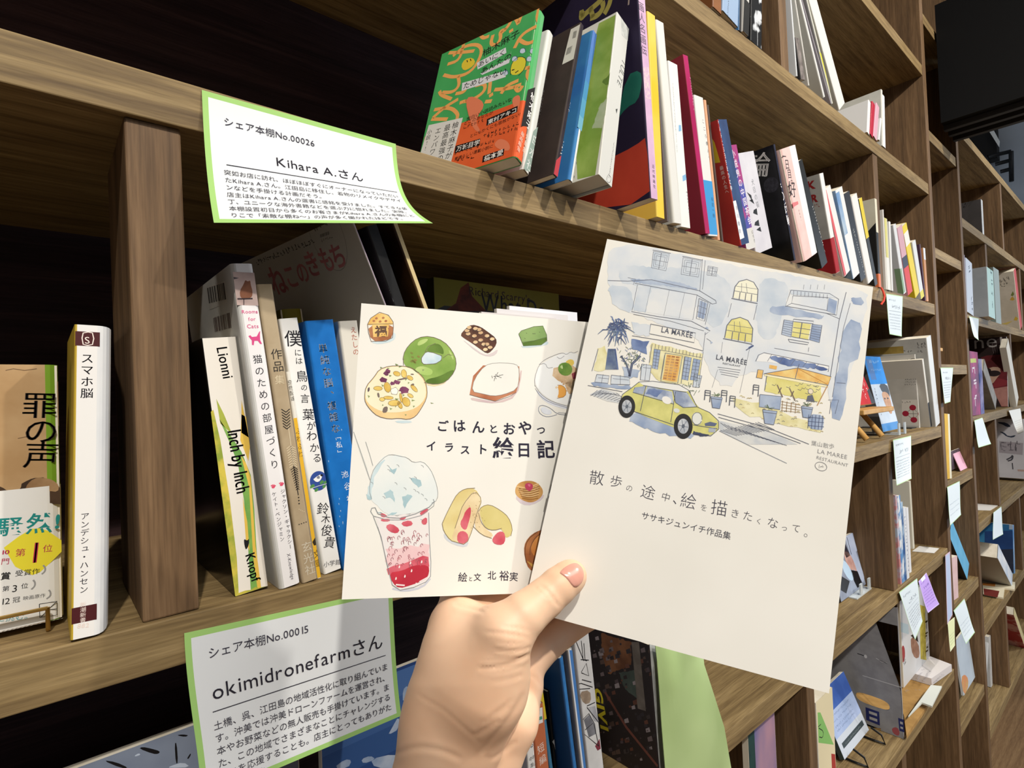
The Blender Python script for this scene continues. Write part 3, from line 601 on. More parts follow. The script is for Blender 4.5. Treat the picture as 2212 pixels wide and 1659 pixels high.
    NUT = wash('#ecd27a', '#d9b352', 110); PUR = wash('#8c4f70', '#6d3557', 130); HRB = wash('#93a06c', '#7a8a58', 130); DK = '#5b4a52'
    for k in range(34): x, y = 420+rng.gauss(0, 150), 880+rng.gauss(0, 130); P(HRB, x, y, x+18+rng.random()*14, y+8, x+6, y+20, L=4, jit=.0003)
    for x, y, s in ((345, 715, 30), (300, 800, 36), (390, 830, 30), (500, 900, 52), (330, 740, 30), (430, 820, 34)): P(PUR, x-s, y, x-s*.3, y-s*.7, x+s, y-s*.3, x+s*.7, y+s*.5, x-s*.4, y+s*.6, L=5, jit=.0004)
    for x, y, l, w_, r in ((250, 880, 40, 20, 0), (340, 870, 30, 50, .3), (430, 740, 34, 22, -.3), (498, 740, 26, 40, .2), (555, 780, 32, 20, -.5), (595, 880, 44, 18, -.8), (350, 970, 45, 16, 0), (405, 1020, 56, 28, .1), (520, 1010, 34, 46, .5), (460, 1040, 18, 36, .5), (470, 970, 12, 46, .2), (560, 950, 30, 16, -.5), (290, 985, 24, 18, 0)):
        c = a.c(C(x, y), True)[0]; k = 1/4.424*.0002535; a.ell(c, l*k, w_*k, NUT, 6, False, r, 14, .2); a.line([(c[0]+l*k*math.cos(q*.524)*math.cos(r)-w_*k*math.sin(q*.524)*math.sin(r), c[1]+l*k*math.cos(q*.524)*math.sin(r)+w_*k*math.sin(q*.524)*math.cos(r)) for q in range(13)], .00018, '#8a6a3a', 7, False)
    P('#f4f2ea', 370, 890, 420, 870, 445, 900, 430, 940, 380, 935, L=6, smooth=1); Ln(t1, 370, 890, 420, 870, 445, 900, 430, 940, 380, 935, closed=True)
    for q in ((150, 880, 170, 865, 172, 900, 152, 920), (300, 1060, 345, 1050, 340, 1110, 290, 1115), (560, 740, 590, 740, 595, 752, 565, 752), (240, 925, 260, 920, 268, 970, 248, 965), (560, 845, 590, 830, 600, 850, 570, 858), (430, 795, 520, 775, 540, 785, 440, 808)): P('#75665f' if q[0] > 200 else DK, *q, L=6, smooth=1)
    # chocolate bar of nuts
    CH = wash('#6a4636', '#4d2f25', 130); P(wash('#d9cdcd', '#cfc4c8', 60), 1040, 400, 1150, 480, 1260, 560, 1330, 550, 1400, 500, 1380, 560, 1300, 580, 1200, 540, L=1, smooth=1)
    P(CH, 1035, 370, 1085, 310, 1145, 268, 1230, 290, 1300, 340, 1380, 400, 1385, 460, 1330, 530, 1290, 550, 1220, 500, 1150, 450, 1070, 400, L=2, smooth=1)
    for x, y in ((1120, 300), (1180, 310), (1110, 360), (1230, 350), (1170, 380), (1290, 380), (1230, 420), (1340, 410), (1290, 460), (1180, 440), (1320, 490), (1275, 510), (1215, 320), (1100, 330), (1260, 460)):
        P(wash('#c79d74', '#ead2a8', 140), x-26, y+4, x-10, y-18, x+22, y-14, x+24, y+8, x+4, y+18, L=3, smooth=1); Ln(.0004, x-24, y+8, x, y+20, x+24, y+8, m='#3d241c', L=4, smooth=1)
    # green tea cube
    P(SH, 1610, 470, 1850, 430, 1885, 440, 1860, 470, 1640, 500, L=1, smooth=1); P(GD, 1595, 370, 1625, 440, 1640, 475, 1810, 465, 1865, 420, 1860, 370, 1820, 290, L=2); P(wash('#8fac6a', '#7d9c5c', 80), 1595, 360, 1620, 330, 1740, 290, 1825, 283, 1862, 370, 1860, 395, 1740, 425, 1625, 445, L=3, smooth=0)
    Ln(t2, 1595, 360, 1620, 330, 1740, 290, 1825, 283, 1862, 370, 1865, 425, 1810, 465, 1640, 475, closed=True, m='#5c6e45'); Ln(t1, 1600, 375, 1625, 440, 1740, 425, 1862, 390, m='#5c6e45'); Ln(t2, 1725, 358, 1755, 358, m='#55683c'); 
    for x, y in ((1665, 350), (1790, 340), (1650, 400)): Ln(t2, x, y, x+8, y+6, m='#55683c')
    # iced cookie
    P(wash('#d8c3c0', '#cdb6ba', 60), 1130, 965, 1240, 985, 1370, 1010, 1560, 950, 1610, 700, 1630, 720, 1580, 960, 1400, 1030, 1150, 1000, L=1, smooth=1); P(wash('#c58562', '#a9603f', 60), 1125, 940, 1160, 760, 1255, 660, 1600, 670, 1605, 800, 1570, 920, 1370, 1000, 1230, 970, L=2, smooth=0)
    o = (1145, 910, 1170, 790, 1270, 660, 1370, 635, 1530, 640, 1595, 665, 1600, 780, 1580, 890, 1450, 940, 1350, 955, 1240, 930)
    P(wash('#f0eee6', '#e8e8e2', 30), *o, L=3, smooth=1); Ln(t1, *o, closed=True, smooth=1, m='#8b8a86'); Ln(t1, 1125, 940, 1230, 970, 1370, 1003, 1500, 960, 1570, 920)
    for k in range(14): x, y = 1390+rng.gauss(0, 26), 765+rng.gauss(0, 14); Ln(t2, x, y, x+rng.gauss(0, 16), y+rng.gauss(0, 14), m='#6a6a66')
    # plate of curry, partly hidden
    P(wash('#d9dde8', '#cdd3e2', 60), 1750, 880, 1800, 970, 1900, 1040, 2060, 1085, 2060, 1050, 1900, 1010, 1800, 930, L=1, smooth=1)
    P('#eceeee', 1750, 780, 1790, 660, 1960, 560, 2080, 530, 2180, 560, 2160, 1050, 1980, 1030, 1830, 950, 1755, 850, L=2, smooth=1)
    for r_ in ((1750, 860, 1745, 780, 1790, 650, 1850, 600, 1970, 550, 2020, 540, 2050, 560, 2090, 530, 2120, 545, 2160, 525), (1750, 850, 1800, 930, 1880, 990, 1980, 1030, 2065, 1050), (1752, 880, 1800, 955, 1890, 1015, 2060, 1065), (1790, 650, 1850, 640, 1870, 690, 1920, 680), (1960, 580, 1990, 600, 2030, 570)): Ln(t1, *r_, smooth=1, m='#7f8088')
    RC = wash('#dcc4a2', '#c9a780', 120)
    P(RC, 1910, 700, 1960, 660, 2060, 640, 2140, 700, 2130, 900, 2040, 850, 1960, 820, 1920, 760, L=3, jit=.0012); P(RC, 2050, 800, 2120, 780, 2110, 940, 2060, 920, L=3, jit=.001)
    for k in range(16): x, y = 2030+rng.gauss(0, 55), 780+rng.gauss(0, 60); P(wash('#b98c62', '#e5d0b0', 150), x, y, x+20, y-6, x+26, y+12, x+4, y+18, L=4, smooth=1)
    P(wash('#7fa24a', '#4c7a2c', 90), 1965, 690, 1990, 640, 2060, 630, 2110, 680, 2100, 740, 2050, 765, 1990, 745, L=5, smooth=1); P('#b9cf8c', 1985, 680, 2010, 650, 2020, 700, L=6, smooth=1); P('#e6c95c', 2035, 630, 2080, 600, 2120, 610, 2125, 650, 2090, 670, L=4, smooth=1)
    P('#e6a54a', 1965, 850, 2010, 850, 2050, 890, 2040, 960, 1960, 975, 1980, 920, L=5, smooth=1); Ln(t2, 1965, 850, 2010, 850, 2050, 890, 2040, 960, 1960, 975, m='#a66d25', smooth=1); P('#8c3040', 2100, 740, 2140, 720, 2140, 790, 2110, 790, L=5)
    Ln(t2, 2050, 1135, 1960, 1125, 1900, 1070, 1830, 1040, 1785, 1050, 1785, 1110, 1840, 1150, 1900, 1150, 1960, 1130, m='#7f8799', smooth=1); P(wash('#cfd6e2', '#e4e7ec', 80), 1800, 1065, 1850, 1055, 1920, 1105, 1890, 1135, 1820, 1120, L=5, smooth=1); Ln(t1, 2050, 1118, 1970, 1112, m='#7f8799')
    # title, brushed
    K = '#1c1730'
    for ch, p0, p1 in (('ご', (922, 120), (1030, 120)), ('は', (1072, 128), (1190, 128)), ('ん', (1240, 140), (1360, 140)), ('と', (1395, 145), (1480, 145)), ('お', (1515, 150), (1630, 150)), ('や', (1655, 150), (1785, 150)), ('つ', (1825, 155), (1905, 155)), ('イ', (830, 300), (925, 300)), ('ラ', (995, 312), (1085, 312)), ('ス', (1135, 328), (1225, 328)), ('ト', (1285, 328), (1385, 328)), ('絵', (1425, 350), (1620, 350)), ('日', (1640, 352), (1775, 352)), ('記', (1825, 362), (1990, 362))):
        a.ht(ch, *D(*p0, *p1), K, L=4, w=.022, jit=.14)
    # shaved ice in a cup
    Q = lambda m, *p, **k: a.poly(D(*p), m, **k); L2 = lambda w, *p, **k: a.line(D(*p), w, k.pop('m', '#8d9294'), k.pop('L', 6), **k)
    Q('#dcdcd6', 180, 130, 230, 260, 300, 440, 330, 560, 300, 500, 230, 300, L=1); L2(t1, 182, 135, 240, 300, 330, 570); L2(t1, 290, 225, 330, 350, 355, 440)
    Q(wash('#eceeea', '#dde6e6', 25), 310, 720, 320, 620, 345, 500, 400, 420, 470, 350, 540, 345, 640, 360, 720, 415, 800, 400, 870, 470, 910, 560, 935, 660, 930, 750, 870, 800, 780, 850, 600, 890, 480, 880, 390, 800, L=2, smooth=1, jit=.0005)
    IC = wash('#b4ced4', '#9dbdc6', 90)
    Q(wash('#cfe0e4', '#bcd4da', 60), 310, 740, 315, 640, 345, 510, 400, 430, 470, 370, 430, 450, 380, 520, 350, 620, 345, 750, L=3, smooth=1, jit=.0005)
    for q in ((500, 450, 530, 470, 570, 460, 555, 490, 540, 510, 515, 490), (690, 560, 740, 545, 780, 570, 790, 620, 760, 635, 735, 600, 710, 590), (455, 690, 500, 660, 510, 650, 535, 670, 545, 730, 560, 790, 540, 740, 500, 720, 470, 740), (620, 720, 670, 690, 715, 720, 680, 740, 650, 800, 640, 850, 625, 790), (390, 850, 480, 880, 580, 850, 540, 885, 450, 885), (300, 700, 335, 720, 345, 750, 310, 740)): Q(IC, *q, L=4, jit=.0004)
    L2(t1, 345, 740, 320, 660, 345, 500, 400, 420, 480, 345, 540, 340, 600, 355, 660, 365, 720, 415, 800, 398, 870, 470, 910, 560, 938, 660, 932, 750, 880, 775, smooth=1); 
    for k in range(16): x, y = 600+rng.gauss(0, 130), 600+rng.gauss(0, 120); L2(t1, x, y, x+18, y+8, x+22, y+22, L=5)
    RD = wash('#cf3a4a', '#b72a3d', 50); PK = wash('#e9c9ca', '#e6b9bd', 60); RD2 = wash('#d9707c', '#c94a5c', 90)
    Q('#e9e4e2', 380, 900, 860, 850, 875, 1440, 800, 1510, 600, 1550, 520, 1500, 460, 1250, L=2); Q(PK, 470, 1180, 860, 1140, 868, 1420, 520, 1470, 480, 1300, L=3, smooth=0, jit=.001); Q(RD2, 490, 1330, 650, 1300, 860, 1220, 862, 1360, 500, 1420, L=4, smooth=1, jit=.0012)
    Q(RD, 495, 1400, 620, 1380, 720, 1330, 855, 1330, 860, 1400, 830, 1460, 700, 1510, 590, 1540, 530, 1490, L=5, smooth=1)
    for q in ((415, 870, 450, 865, 490, 895, 440, 905), (465, 980, 520, 955, 600, 1010, 570, 1050, 500, 1030), (600, 950, 690, 925, 720, 970, 640, 990), (770, 860, 840, 820, 860, 840, 790, 890), (785, 930, 840, 895, 840, 965, 800, 970), (425, 915, 510, 915, 505, 940, 430, 940), (590, 905, 660, 890, 640, 920, 600, 925)): Q(RD2, *q, L=5, smooth=1)
    L2(.0004, 335, 850, 345, 820, 375, 815, 400, 870, 500, 905, 600, 910, 740, 870, 860, 810, 905, 760, 895, 740); L2(t2, 335, 850, 360, 890, 480, 925, 640, 925, 790, 885, 900, 800, 905, 762); L2(t2, 360, 895, 430, 1080, 480, 1320, 530, 1510, 600, 1555, 720, 1530, 830, 1480, 872, 1430, 875, 1300, 862, 1100, 855, 860); L2(t1, 400, 990, 440, 1130, 500, 1400)
    for k in range(58):
        x = 470+rng.random()*370; y = 1020+rng.random()*320
        if x < 430+(y-1000)*.22: continue
        c = a.c(D(x, y), True)[0]; r_ = .0004+rng.random()*.0006; a.line([(c[0]+r_*.8*math.cos(q*.6), c[1]+r_*1.2*math.sin(q*.6)) for q in range(8)], .00024, rng.choice(['#a04a5a', '#8f5560', '#b9626c']), 6, False)
    for x, y in ((560, 1450), (640, 1430), (700, 1380), (790, 1300), (590, 1345), (690, 1310), (740, 1500)): Q('#f2e6e4', x-8, y+14, x, y-16, x+9, y-8, x+6, y+12, L=7, smooth=1)
    L2(.0007, 560, 1505, 640, 1512, m='#efdedd', L=7); L2(.0006, 770, 1480, 845, 1440, m='#efdedd', L=7); L2(.001, 530, 1540, 640, 1565, 800, 1530, 868, 1450, m='#c9cbd6', L=1, smooth=1)
    # filled buns
    Q(wash('#d7dadf', '#cdd2d8', 60), 985, 1040, 1000, 1100, 1080, 1150, 1190, 1175, 1220, 1120, 1100, 1060, L=1, smooth=1); BN = wash('#e3d59a', '#d6c07a', 50); BI = wash('#ecdcb4', '#dfc79a', 90)
    Q(BN, 975, 960, 1010, 880, 1060, 780, 1110, 690, 1180, 645, 1270, 640, 1330, 740, 1320, 800, 1280, 870, 1240, 1040, 1190, 1150, 1110, 1130, 1040, 1110, 990, 1030, L=2, smooth=1); Q(BI, 1090, 1000, 1130, 880, 1160, 780, 1260, 660, 1295, 690, 1335, 740, 1280, 880, 1240, 1040, 1180, 1150, 1100, 1120, 1060, 1090, L=3, smooth=1)
    Q(RD2, 1230, 800, 1235, 860, 1210, 960, 1190, 1020, 1150, 1000, 1135, 950, 1165, 900, 1180, 850, L=4, smooth=1); Q(RD2, 1110, 1050, 1150, 1020, 1200, 1040, 1215, 1100, 1170, 1145, 1110, 1125, L=4, smooth=1)
    Q(BI, 1290, 850, 1340, 790, 1310, 940, 1360, 1000, 1440, 1060, 1400, 1090, 1330, 1060, 1260, 990, L=3, smooth=1); Q(wash('#dccf8c', '#d2c47c', 50), 1310, 850, 1330, 800, 1400, 785, 1500, 840, 1570, 900, 1605, 1000, 1590, 1070, 1540, 1090, 1510, 1000, 1440, 1020, 1370, 1000, 1330, 940, L=4, smooth=1)
    Q(RD2, 1440, 1070, 1480, 1030, 1530, 1030, 1545, 1100, 1520, 1150, 1450, 1145, 1420, 1110, L=5, smooth=1)
    for q in ((975, 960, 1010, 880, 1060, 780, 1110, 690, 1180, 645, 1270, 640), (1090, 1000, 1130, 880, 1160, 790, 1265, 660, 1335, 740, 1290, 850, 1245, 1020, 1190, 1150, 1100, 1125, 1050, 1110, 990, 1030, 975, 960), (1300, 850, 1330, 805, 1400, 785, 1500, 840, 1570, 900, 1607, 1000, 1590, 1070), (1300, 860, 1320, 940, 1370, 1005, 1440, 1020, 1510, 1000), (1250, 980, 1330, 1060, 1420, 1090)): L2(t2, *q, smooth=1, m='#8a7a5e', L=6)
    for k in range(22): x, y = 1250+rng.gauss(0, 40), 850+rng.gauss(0, 90); L2(t1, x, y, x+8, y+8, m='#a88a5c', L=5)
    # swirl cookie
    SW = wash('#d4a76a', '#b98648', 90); Q(wash('#d9ccd2', '#cfc2ca', 60), 1620, 720, 1690, 790, 1780, 795, 1880, 740, 1890, 690, 1700, 700, L=1, smooth=1); Q(SW, 1625, 660, 1650, 600, 1710, 575, 1790, 575, 1850, 610, 1885, 670, 1860, 730, 1780, 775, 1700, 755, 1640, 710, L=2, smooth=2)
    for k in range(6): L2(.0005, 1650+k*8, 640+k*18, 1740+k*5, 660+k*17, 1850-k*3, 620+k*22, smooth=2, m='#96652f', L=3); L2(.0004, 1640+k*10, 625+k*16, 1730+k*6, 640+k*16, 1840, 600+k*20, smooth=2, m='#e7c58e', L=3)
    Q('#b83a5c', 1715, 610, 1740, 590, 1790, 605, 1785, 650, 1755, 670, 1720, 645, L=4, smooth=1); Q('#d66a86', 1735, 605, 1770, 605, 1760, 635, L=5, smooth=1)
    # round tart at the fold
    TA = wash('#b87a4c', '#9b5c34', 70); Q(TA, 1705, 1200, 1720, 1120, 1780, 1050, 1870, 1010, 1960, 1000, 2000, 1390, 1780, 1390, 1730, 1330, L=2, smooth=1); Q(wash('#c9803f', '#d99a55', 60), 1770, 1160, 1820, 1080, 1880, 1040, 1980, 1060, 1980, 1290, 1830, 1270, 1780, 1230, L=3, smooth=1); Q(wash('#e0bb6a', '#c79a4c', 90), 1720, 1280, 1790, 1360, 1900, 1390, 1800, 1330, L=4, smooth=1)
    L2(.0004, 1730, 1310, 1712, 1200, 1740, 1100, 1830, 1030, smooth=1, m='#6e4426'); L2(.0003, 1760, 1240, 1765, 1160, 1810, 1080, 1870, 1040, smooth=1, m='#6e4426')
    for ch, p0, p1 in (('絵', (1115, 1470), (1200, 1470)), ('と', (1208, 1468), (1250, 1468)), ('文', (1255, 1466), (1325, 1466)), ('北', (1380, 1455), (1460, 1455)), ('裕', (1485, 1460), (1575, 1460)), ('実', (1575, 1466), (1655, 1466))): a.ht(ch, *D(*p0, *p1), K, L=4, w=.004, jit=.1)
booklet('white square booklet in the hand with watercolour sweets and a cup of red shaved ice', L4, PAPR, art_food, group='held booklets', fold='r')
# ------------------------------------------------------------------ the hand: one continuous surface grown from tapered bones (smooth union, surface nets)
SKIN = wash('#e8bb98', '#f2cdae', 22, 5, .48, (1, 1, 1), .3, .7, .12, .4)
_b = SKIN.node_tree.nodes['Principled BSDF']; _b.inputs['Subsurface Weight'].default_value = .12; _b.inputs['Subsurface Radius'].default_value = (.006, .0022, .0012); _b.inputs['Subsurface Scale'].default_value = .6
def hp(px, py, w): return atD((px, py), w)*1000.0          # millimetres, world axes
def cone(a, b, ra, rb):
    a, b = np.array(a), np.array(b)
    def f(P):
        d = b-a; L2 = d@d; t = np.clip(((P-a)@d)/L2, 0, 1); c = P-(a+t[..., None]*d)
        return np.sqrt((c*c).sum(-1))-(ra+(rb-ra)*t)
    return f
def econe(a, b, ra, rb, ax, k):       # tapered limb flattened by k along ax
    a, b, ax = np.array(a), np.array(b), np.array(ax); ax = ax/np.linalg.norm(ax)
    def f(P):
        d = b-a; t = np.clip(((P-a)@d)/(d@d), 0, 1); c = P-(a+t[..., None]*d); q = c@ax; c = c+(q*(1/k-1))[..., None]*ax
        return (np.sqrt((c*c).sum(-1))-(ra+(rb-ra)*t))*max(k, .7)
    return f
def smin(a, b, k):
    h = np.clip(.5+.5*(b-a)/k, 0, 1); return b+(a-b)*h-k*h*(1-h)
V_ = FW                                # depth axis of view, used to flatten the wrist front to back
def chain(*pts):                       # (px, py, depth, radius mm) ...
    def f(P):
        o = None
        for p, q in zip(pts[:-1], pts[1:]):
            d = cone(hp(*p[:3]), hp(*q[:3]), p[3], q[3])(P); o = d if o is None else smin(o, d, 1.2)
        return o
    return f
PALM = [econe(hp(925, 1790, .268), hp(982, 1560, .265), 24.5, 23.2, V_, .80), econe(hp(982, 1560, .265), hp(1018, 1462, .265), 23.2, 24.5, V_, .74),
        econe(hp(1012, 1470, .266), hp(1010, 1395, .272), 23.5, 19.5, V_, .74), econe(hp(1005, 1400, .273), hp(990, 1350, .281), 18, 12.5, V_, .9)]
THENAR = [cone(hp(1045, 1490, .258), hp(1086, 1375, .2575), 16.5, 13.2)]
THUMB = chain((1092, 1365, .2585, 12.4), (1130, 1330, .2605, 10.6), (1176, 1293, .2660, 9.3), (1206, 1266, .2692, 8.9), (1227, 1249, .2716, 8.3), (1234, 1243, .2724, 7.6))
HEEL = [cone(hp(1048, 1700, .2745), hp(1112, 1560, .2785), 13.5, 10.6), cone(hp(1112, 1560, .2785), hp(1143, 1486, .287), 10.6, 7.4)]
INDEX = chain((980, 1345, .2835, 11.2), (990, 1296, .2965, 9.6), (1050, 1215, .306, 8.6), (1118, 1165, .310, 8.0), (1170, 1140, .312, 7.2))
MIDDLE = chain((1020, 1350, .286, 11.0), (1062, 1302, .300, 9.4), (1130, 1238, .312, 8.8), (1200, 1195, .315, 8.2), (1262, 1165, .316, 7.2))
RING = chain((1075, 1395, .290, 11.0), (1110, 1345, .302, 9.4), (1185, 1290, .316, 8.8), (1262, 1250, .318, 8.2), (1318, 1225, .318, 7.2))
LITTLE = chain((1128, 1448, .291, 10.5), (1160, 1408, .300, 9.6), (1212, 1365, .312, 8.8), (1268, 1330, .320, 8.0), (1312, 1300, .322, 7.0))
def hand_sdf(P):
    o = PALM[0](P)
    for f in PALM[1:]: o = smin(o, f(P), 9)
    o = smin(o, THENAR[0](P), 12)
    hl = smin(HEEL[0](P), HEEL[1](P), 6); o = smin(o, hl, 3.5)
    o = smin(o, THUMB(P), 4.5)
    fg = None
    for f in (INDEX, MIDDLE, RING, LITTLE):
        d = f(P); fg = d if fg is None else smin(fg, d, 1.0)
    return smin(o, fg, 4.5)
def surface_nets(fun, lo, hi, st):
    n = [int((hi[i]-lo[i])/st)+1 for i in range(3)]
    ax = [lo[i]+st*np.arange(n[i]) for i in range(3)]
    F = np.empty(n)
    for i in range(0, n[0], 16):
        G = np.stack(np.meshgrid(ax[0][i:i+16], ax[1], ax[2], indexing='ij'), -1); F[i:i+16] = fun(G)
    S = F < 0; c = np.zeros([k-1 for k in n], int); sl = lambda d: slice(d, None if d else -1)
    for dx in (0, 1):
        for dy in (0, 1):
            for dz in (0, 1): c += S[sl(dx), sl(dy), sl(dz)]
    act = (c > 0) & (c < 8); idx = -np.ones(act.shape, int); idx[act] = np.arange(act.sum()); I = np.argwhere(act)
    acc = np.zeros((len(I), 3)); cnt = np.zeros(len(I)); E_ = []
    for dx in (0, 1):
        for dy in (0, 1):
            for dz in (0, 1):
                for a in range(3):
                    o = [dx, dy, dz]
                    if o[a] == 0: q = list(o); q[a] = 1; E_.append((o, q))
    for o, q in E_:
        fa = F[tuple((I+o).T)]; fb = F[tuple((I+q).T)]; m = (fa < 0) != (fb < 0); t = np.where(m, fa/np.where(m, fa-fb, 1), 0)
        acc += np.where(m[:, None], np.array(o)+t[:, None]*(np.array(q)-np.array(o)), 0); cnt += m
    V = (I+acc/cnt[:, None])*st+np.array(lo); Q = []
    for a in range(3):
        b, d = (a+1) % 3, (a+2) % 3; s0 = [slice(None)]*3; s1 = [slice(None)]*3; s0[a] = slice(0, -1); s1[a] = slice(1, None)
        ch = S[tuple(s0)] != S[tuple(s1)]
        for p in np.argwhere(ch):
            if p[b] == 0 or p[d] == 0 or p[b] >= n[b]-1 or p[d] >= n[d]-1: continue
            def g(db, dd): k = p.copy(); k[b] -= db; k[d] -= dd; return idx[tuple(k)]
            f = [g(1, 1), g(0, 1), g(0, 0), g(1, 0)]
            if min(f) < 0: continue
            Q.append(f if S[tuple(p)] else f[::-1])
    return V, Q
_c = np.array([hp(*p) for p in ((842, 1790, .25), (1110, 1790, .29), (930, 1290, .30), (1330, 1290, .33), (1250, 1210, .26), (1000, 1500, .24), (1180, 1130, .33))])
_lo, _hi = _c.min(0)-18, _c.max(0)+18
HV, HQ = surface_nets(hand_sdf, _lo, _hi, 1.15)
# normals from the field, then creases pressed into the visible side
def sdf_n(P, e=.35):
    g = np.stack([hand_sdf(P+np.eye(3)[i]*e)-hand_sdf(P-np.eye(3)[i]*e) for i in range(3)], -1); return g/np.linalg.norm(g, axis=-1, keepdims=True)
HNn = sdf_n(HV)
q_ = HV/1000.0-CAM; w_ = q_@FW; PX = np.stack([1106+FPX*(q_@RT)/w_, 829.5-FPX*(q_@UP)/w_], -1)
facing = -(q_*HNn).sum(-1)/np.linalg.norm(q_, axis=-1)
front = np.clip(facing*4+.4, 0, 1)*(w_ < .287)
Kc = cr(840, 1180, 3.463)
CREASES = [((1128, 292, 1180, 340, 1230, 400, 1285, 462), 3.2, .55), ((1085, 300, 1150, 350, 1200, 400), 3.0, .35), ((1150, 288, 1205, 345, 1250, 405), 3.0, .3),
           ((780, 775, 900, 785, 1000, 775, 1065, 755), 3.4, .8), ((660, 915, 800, 905, 940, 870, 1060, 800), 4.0, 1.0), ((680, 945, 850, 930, 1000, 890), 4, .4), ((700, 870, 850, 850, 1000, 830), 3, .35), ((760, 1020, 900, 1000, 1010, 960), 4, .35),
           ((700, 640, 850, 650, 960, 665, 1050, 690), 4, .45), ((840, 600, 950, 610, 1060, 640), 3.5, .35), ((800, 720, 920, 735, 1040, 725), 3, .35),
           ((205, 1105, 300, 1160, 420, 1230, 540, 1340, 690, 1470), 4.2, .22), ((690, 1560, 740, 1480, 820, 1390, 940, 1240, 1010, 1090), 6, .75), ((1112, 675, 1160, 760, 1212, 860), 3, .9), ((700, 1330, 800, 1270, 900, 1190), 5, .45), ((640, 1420, 720, 1370, 830, 1290), 5, .5), ((730, 1290, 830, 1220, 930, 1140), 4, .35),
           ((480, 430, 580, 455, 720, 490), 4.5, .9), ((460, 400, 600, 425, 760, 470), 3, .5), ((40, 1560, 200, 1500, 380, 1520, 560, 1600), 6, .5), ((1060, 960, 1110, 1000, 1145, 1060), 4, .5), ((770, 1600, 850, 1540, 960, 1450), 5, .6)]
disp = np.zeros(len(HV))
for pts, wd_, amp in CREASES:
    pl = np.array(chaikin(Kc(*pts), 2, False)); best = np.full(len(HV), 1e9); tt = np.zeros(len(HV))
    for i in range(len(pl)-1):
        a, b = pl[i], pl[i+1]; d = b-a; t = np.clip(((PX-a)@d)/(d@d), 0, 1); r = np.linalg.norm(PX-(a+t[:, None]*d), axis=1); u = r < best; best[u] = r[u]; tt[u] = (i+t[u])/(len(pl)-1)
    env = np.clip(np.minimum(tt, 1-tt)*5, 0, 1)
    disp += amp*.5*env*(-np.exp(-(best/wd_)**2)+.45*np.exp(-((best-wd_*2.1)/(wd_*1.3))**2))
HV2 = HV+HNn*(disp*front)[:, None]
hb = MB(); hb.add(HV2/1000.0, HQ, SKIN, True)
hand = hb.build('hand')
tag(hand, 'bare left hand and wrist, thumb in front, fingers behind the two white booklets', 'hand')
# thumbnail laid on the thumb's own surface
NAILM = mat('#dea08f', .22, .55); NAILT = mat('#f1d3bd', .22, .55)
na = np.array(chaikin(Kc(1262, 198, 1295, 160, 1355, 122, 1408, 112, 1452, 150, 1470, 205, 1462, 262, 1430, 305, 1392, 322, 1362, 292, 1330, 248, 1292, 215), 2, True))
cen = na.mean(0)
def on_hand(p):
    d = ray(*p); ts = np.linspace(.245, .285, 160); P = (CAM+d[None]*ts[:, None])*1000; f = hand_sdf(P); i = np.argmax(f < 0)
    if f[i] >= 0: return None
    t = ts[i-1]+(ts[i]-ts[i-1])*f[i-1]/(f[i-1]-f[i]) if i else ts[0]; return (CAM+d*t)*1000
nb = MB(); rings = []
for k in (0, .25, .5, .75, .92, 1.0):
    row = []
    for p in na:
        q = on_hand(cen+(p-cen)*k*.94)
        row.append(q)
    rings.append(row)
nv = []; nf = []; n_ = len(na); c0 = rings[0][0]
for ri, row in enumerate(rings[1:]):
    for q in row:
        if q is None: q = c0
        nn = sdf_n(np.array([q]))[0]; nv.append((q+nn*(.42 if ri < 3 else (.28 if ri == 3 else -.25)))/1000.0)
nn = sdf_n(np.array([c0]))[0]; nv.append((c0+nn*.42)/1000.0); ci = len(nv)-1
for j in range(n_): nf.append((ci, (j+1) % n_, j))
for r_ in range(4):
    for j in range(n_): nf.append((r_*n_+j, r_*n_+(j+1) % n_, (r_+1)*n_+(j+1) % n_, (r_+1)*n_+j))
nb.add(nv, nf, NAILM, True)
nail = nb.build('thumbnail', hand); nail['label'] = 'pink shiny thumbnail'
# ------------------------------------------------------------------ paper cards taped to the shelf edges
GREENB = mat('#a0cb76', .7, .2); CARD = mat('#dfe3e6', .7, .2); CARDB = mat('#d3dfe8', .7, .2)
def bez(p, t): p = [np.array(q) for q in p]; return (1-t)**3*p[0]+3*t*(1-t)**2*p[1]+3*t*t*(1-t)*p[2]+t**3*p[3]
class Sheet(Art):
    def __init__(s, Lb, Rb, mb, W, H): s.Lb, s.Rb, s.mb, s.W, s.H = Lb, Rb, mb, W, H
    def S(s, u, v): return bez(s.Lb, v)*(1-u)+bez(s.Rb, v)*u
    def P(s, x, y, l):
        u, v = x/s.W, 1-y/s.H; e = .01; p = s.S(u, v); n = np.cross(s.S(u+e, v)-p, s.S(u, v-e)-p); n /= np.linalg.norm(n)
        return p+n*l
    def c(s, pts, px): return list(pts)
    def emit(s, uv, fs, m, L):
        if isinstance(m, str): m = mat(m, .8, .1)
        s.mb.add([s.P(u, v, (L+2)*6e-5) for u, v in uv], fs, m)
    def grid(s, x0, y0, x1, y1, m, L, nx=10, ny=14, back=False):
        vs = [s.P(x0+(x1-x0)*i/nx, y0+(y1-y0)*j/ny, L*2e-5) for j in range(ny+1) for i in range(nx+1)]
        f = [(j*(nx+1)+i, j*(nx+1)+i+1, (j+1)*(nx+1)+i+1, (j+1)*(nx+1)+i) for j in range(ny) for i in range(nx)]
        s.mb.add(vs, [q[::-1] for q in f] if back else f, m, True)
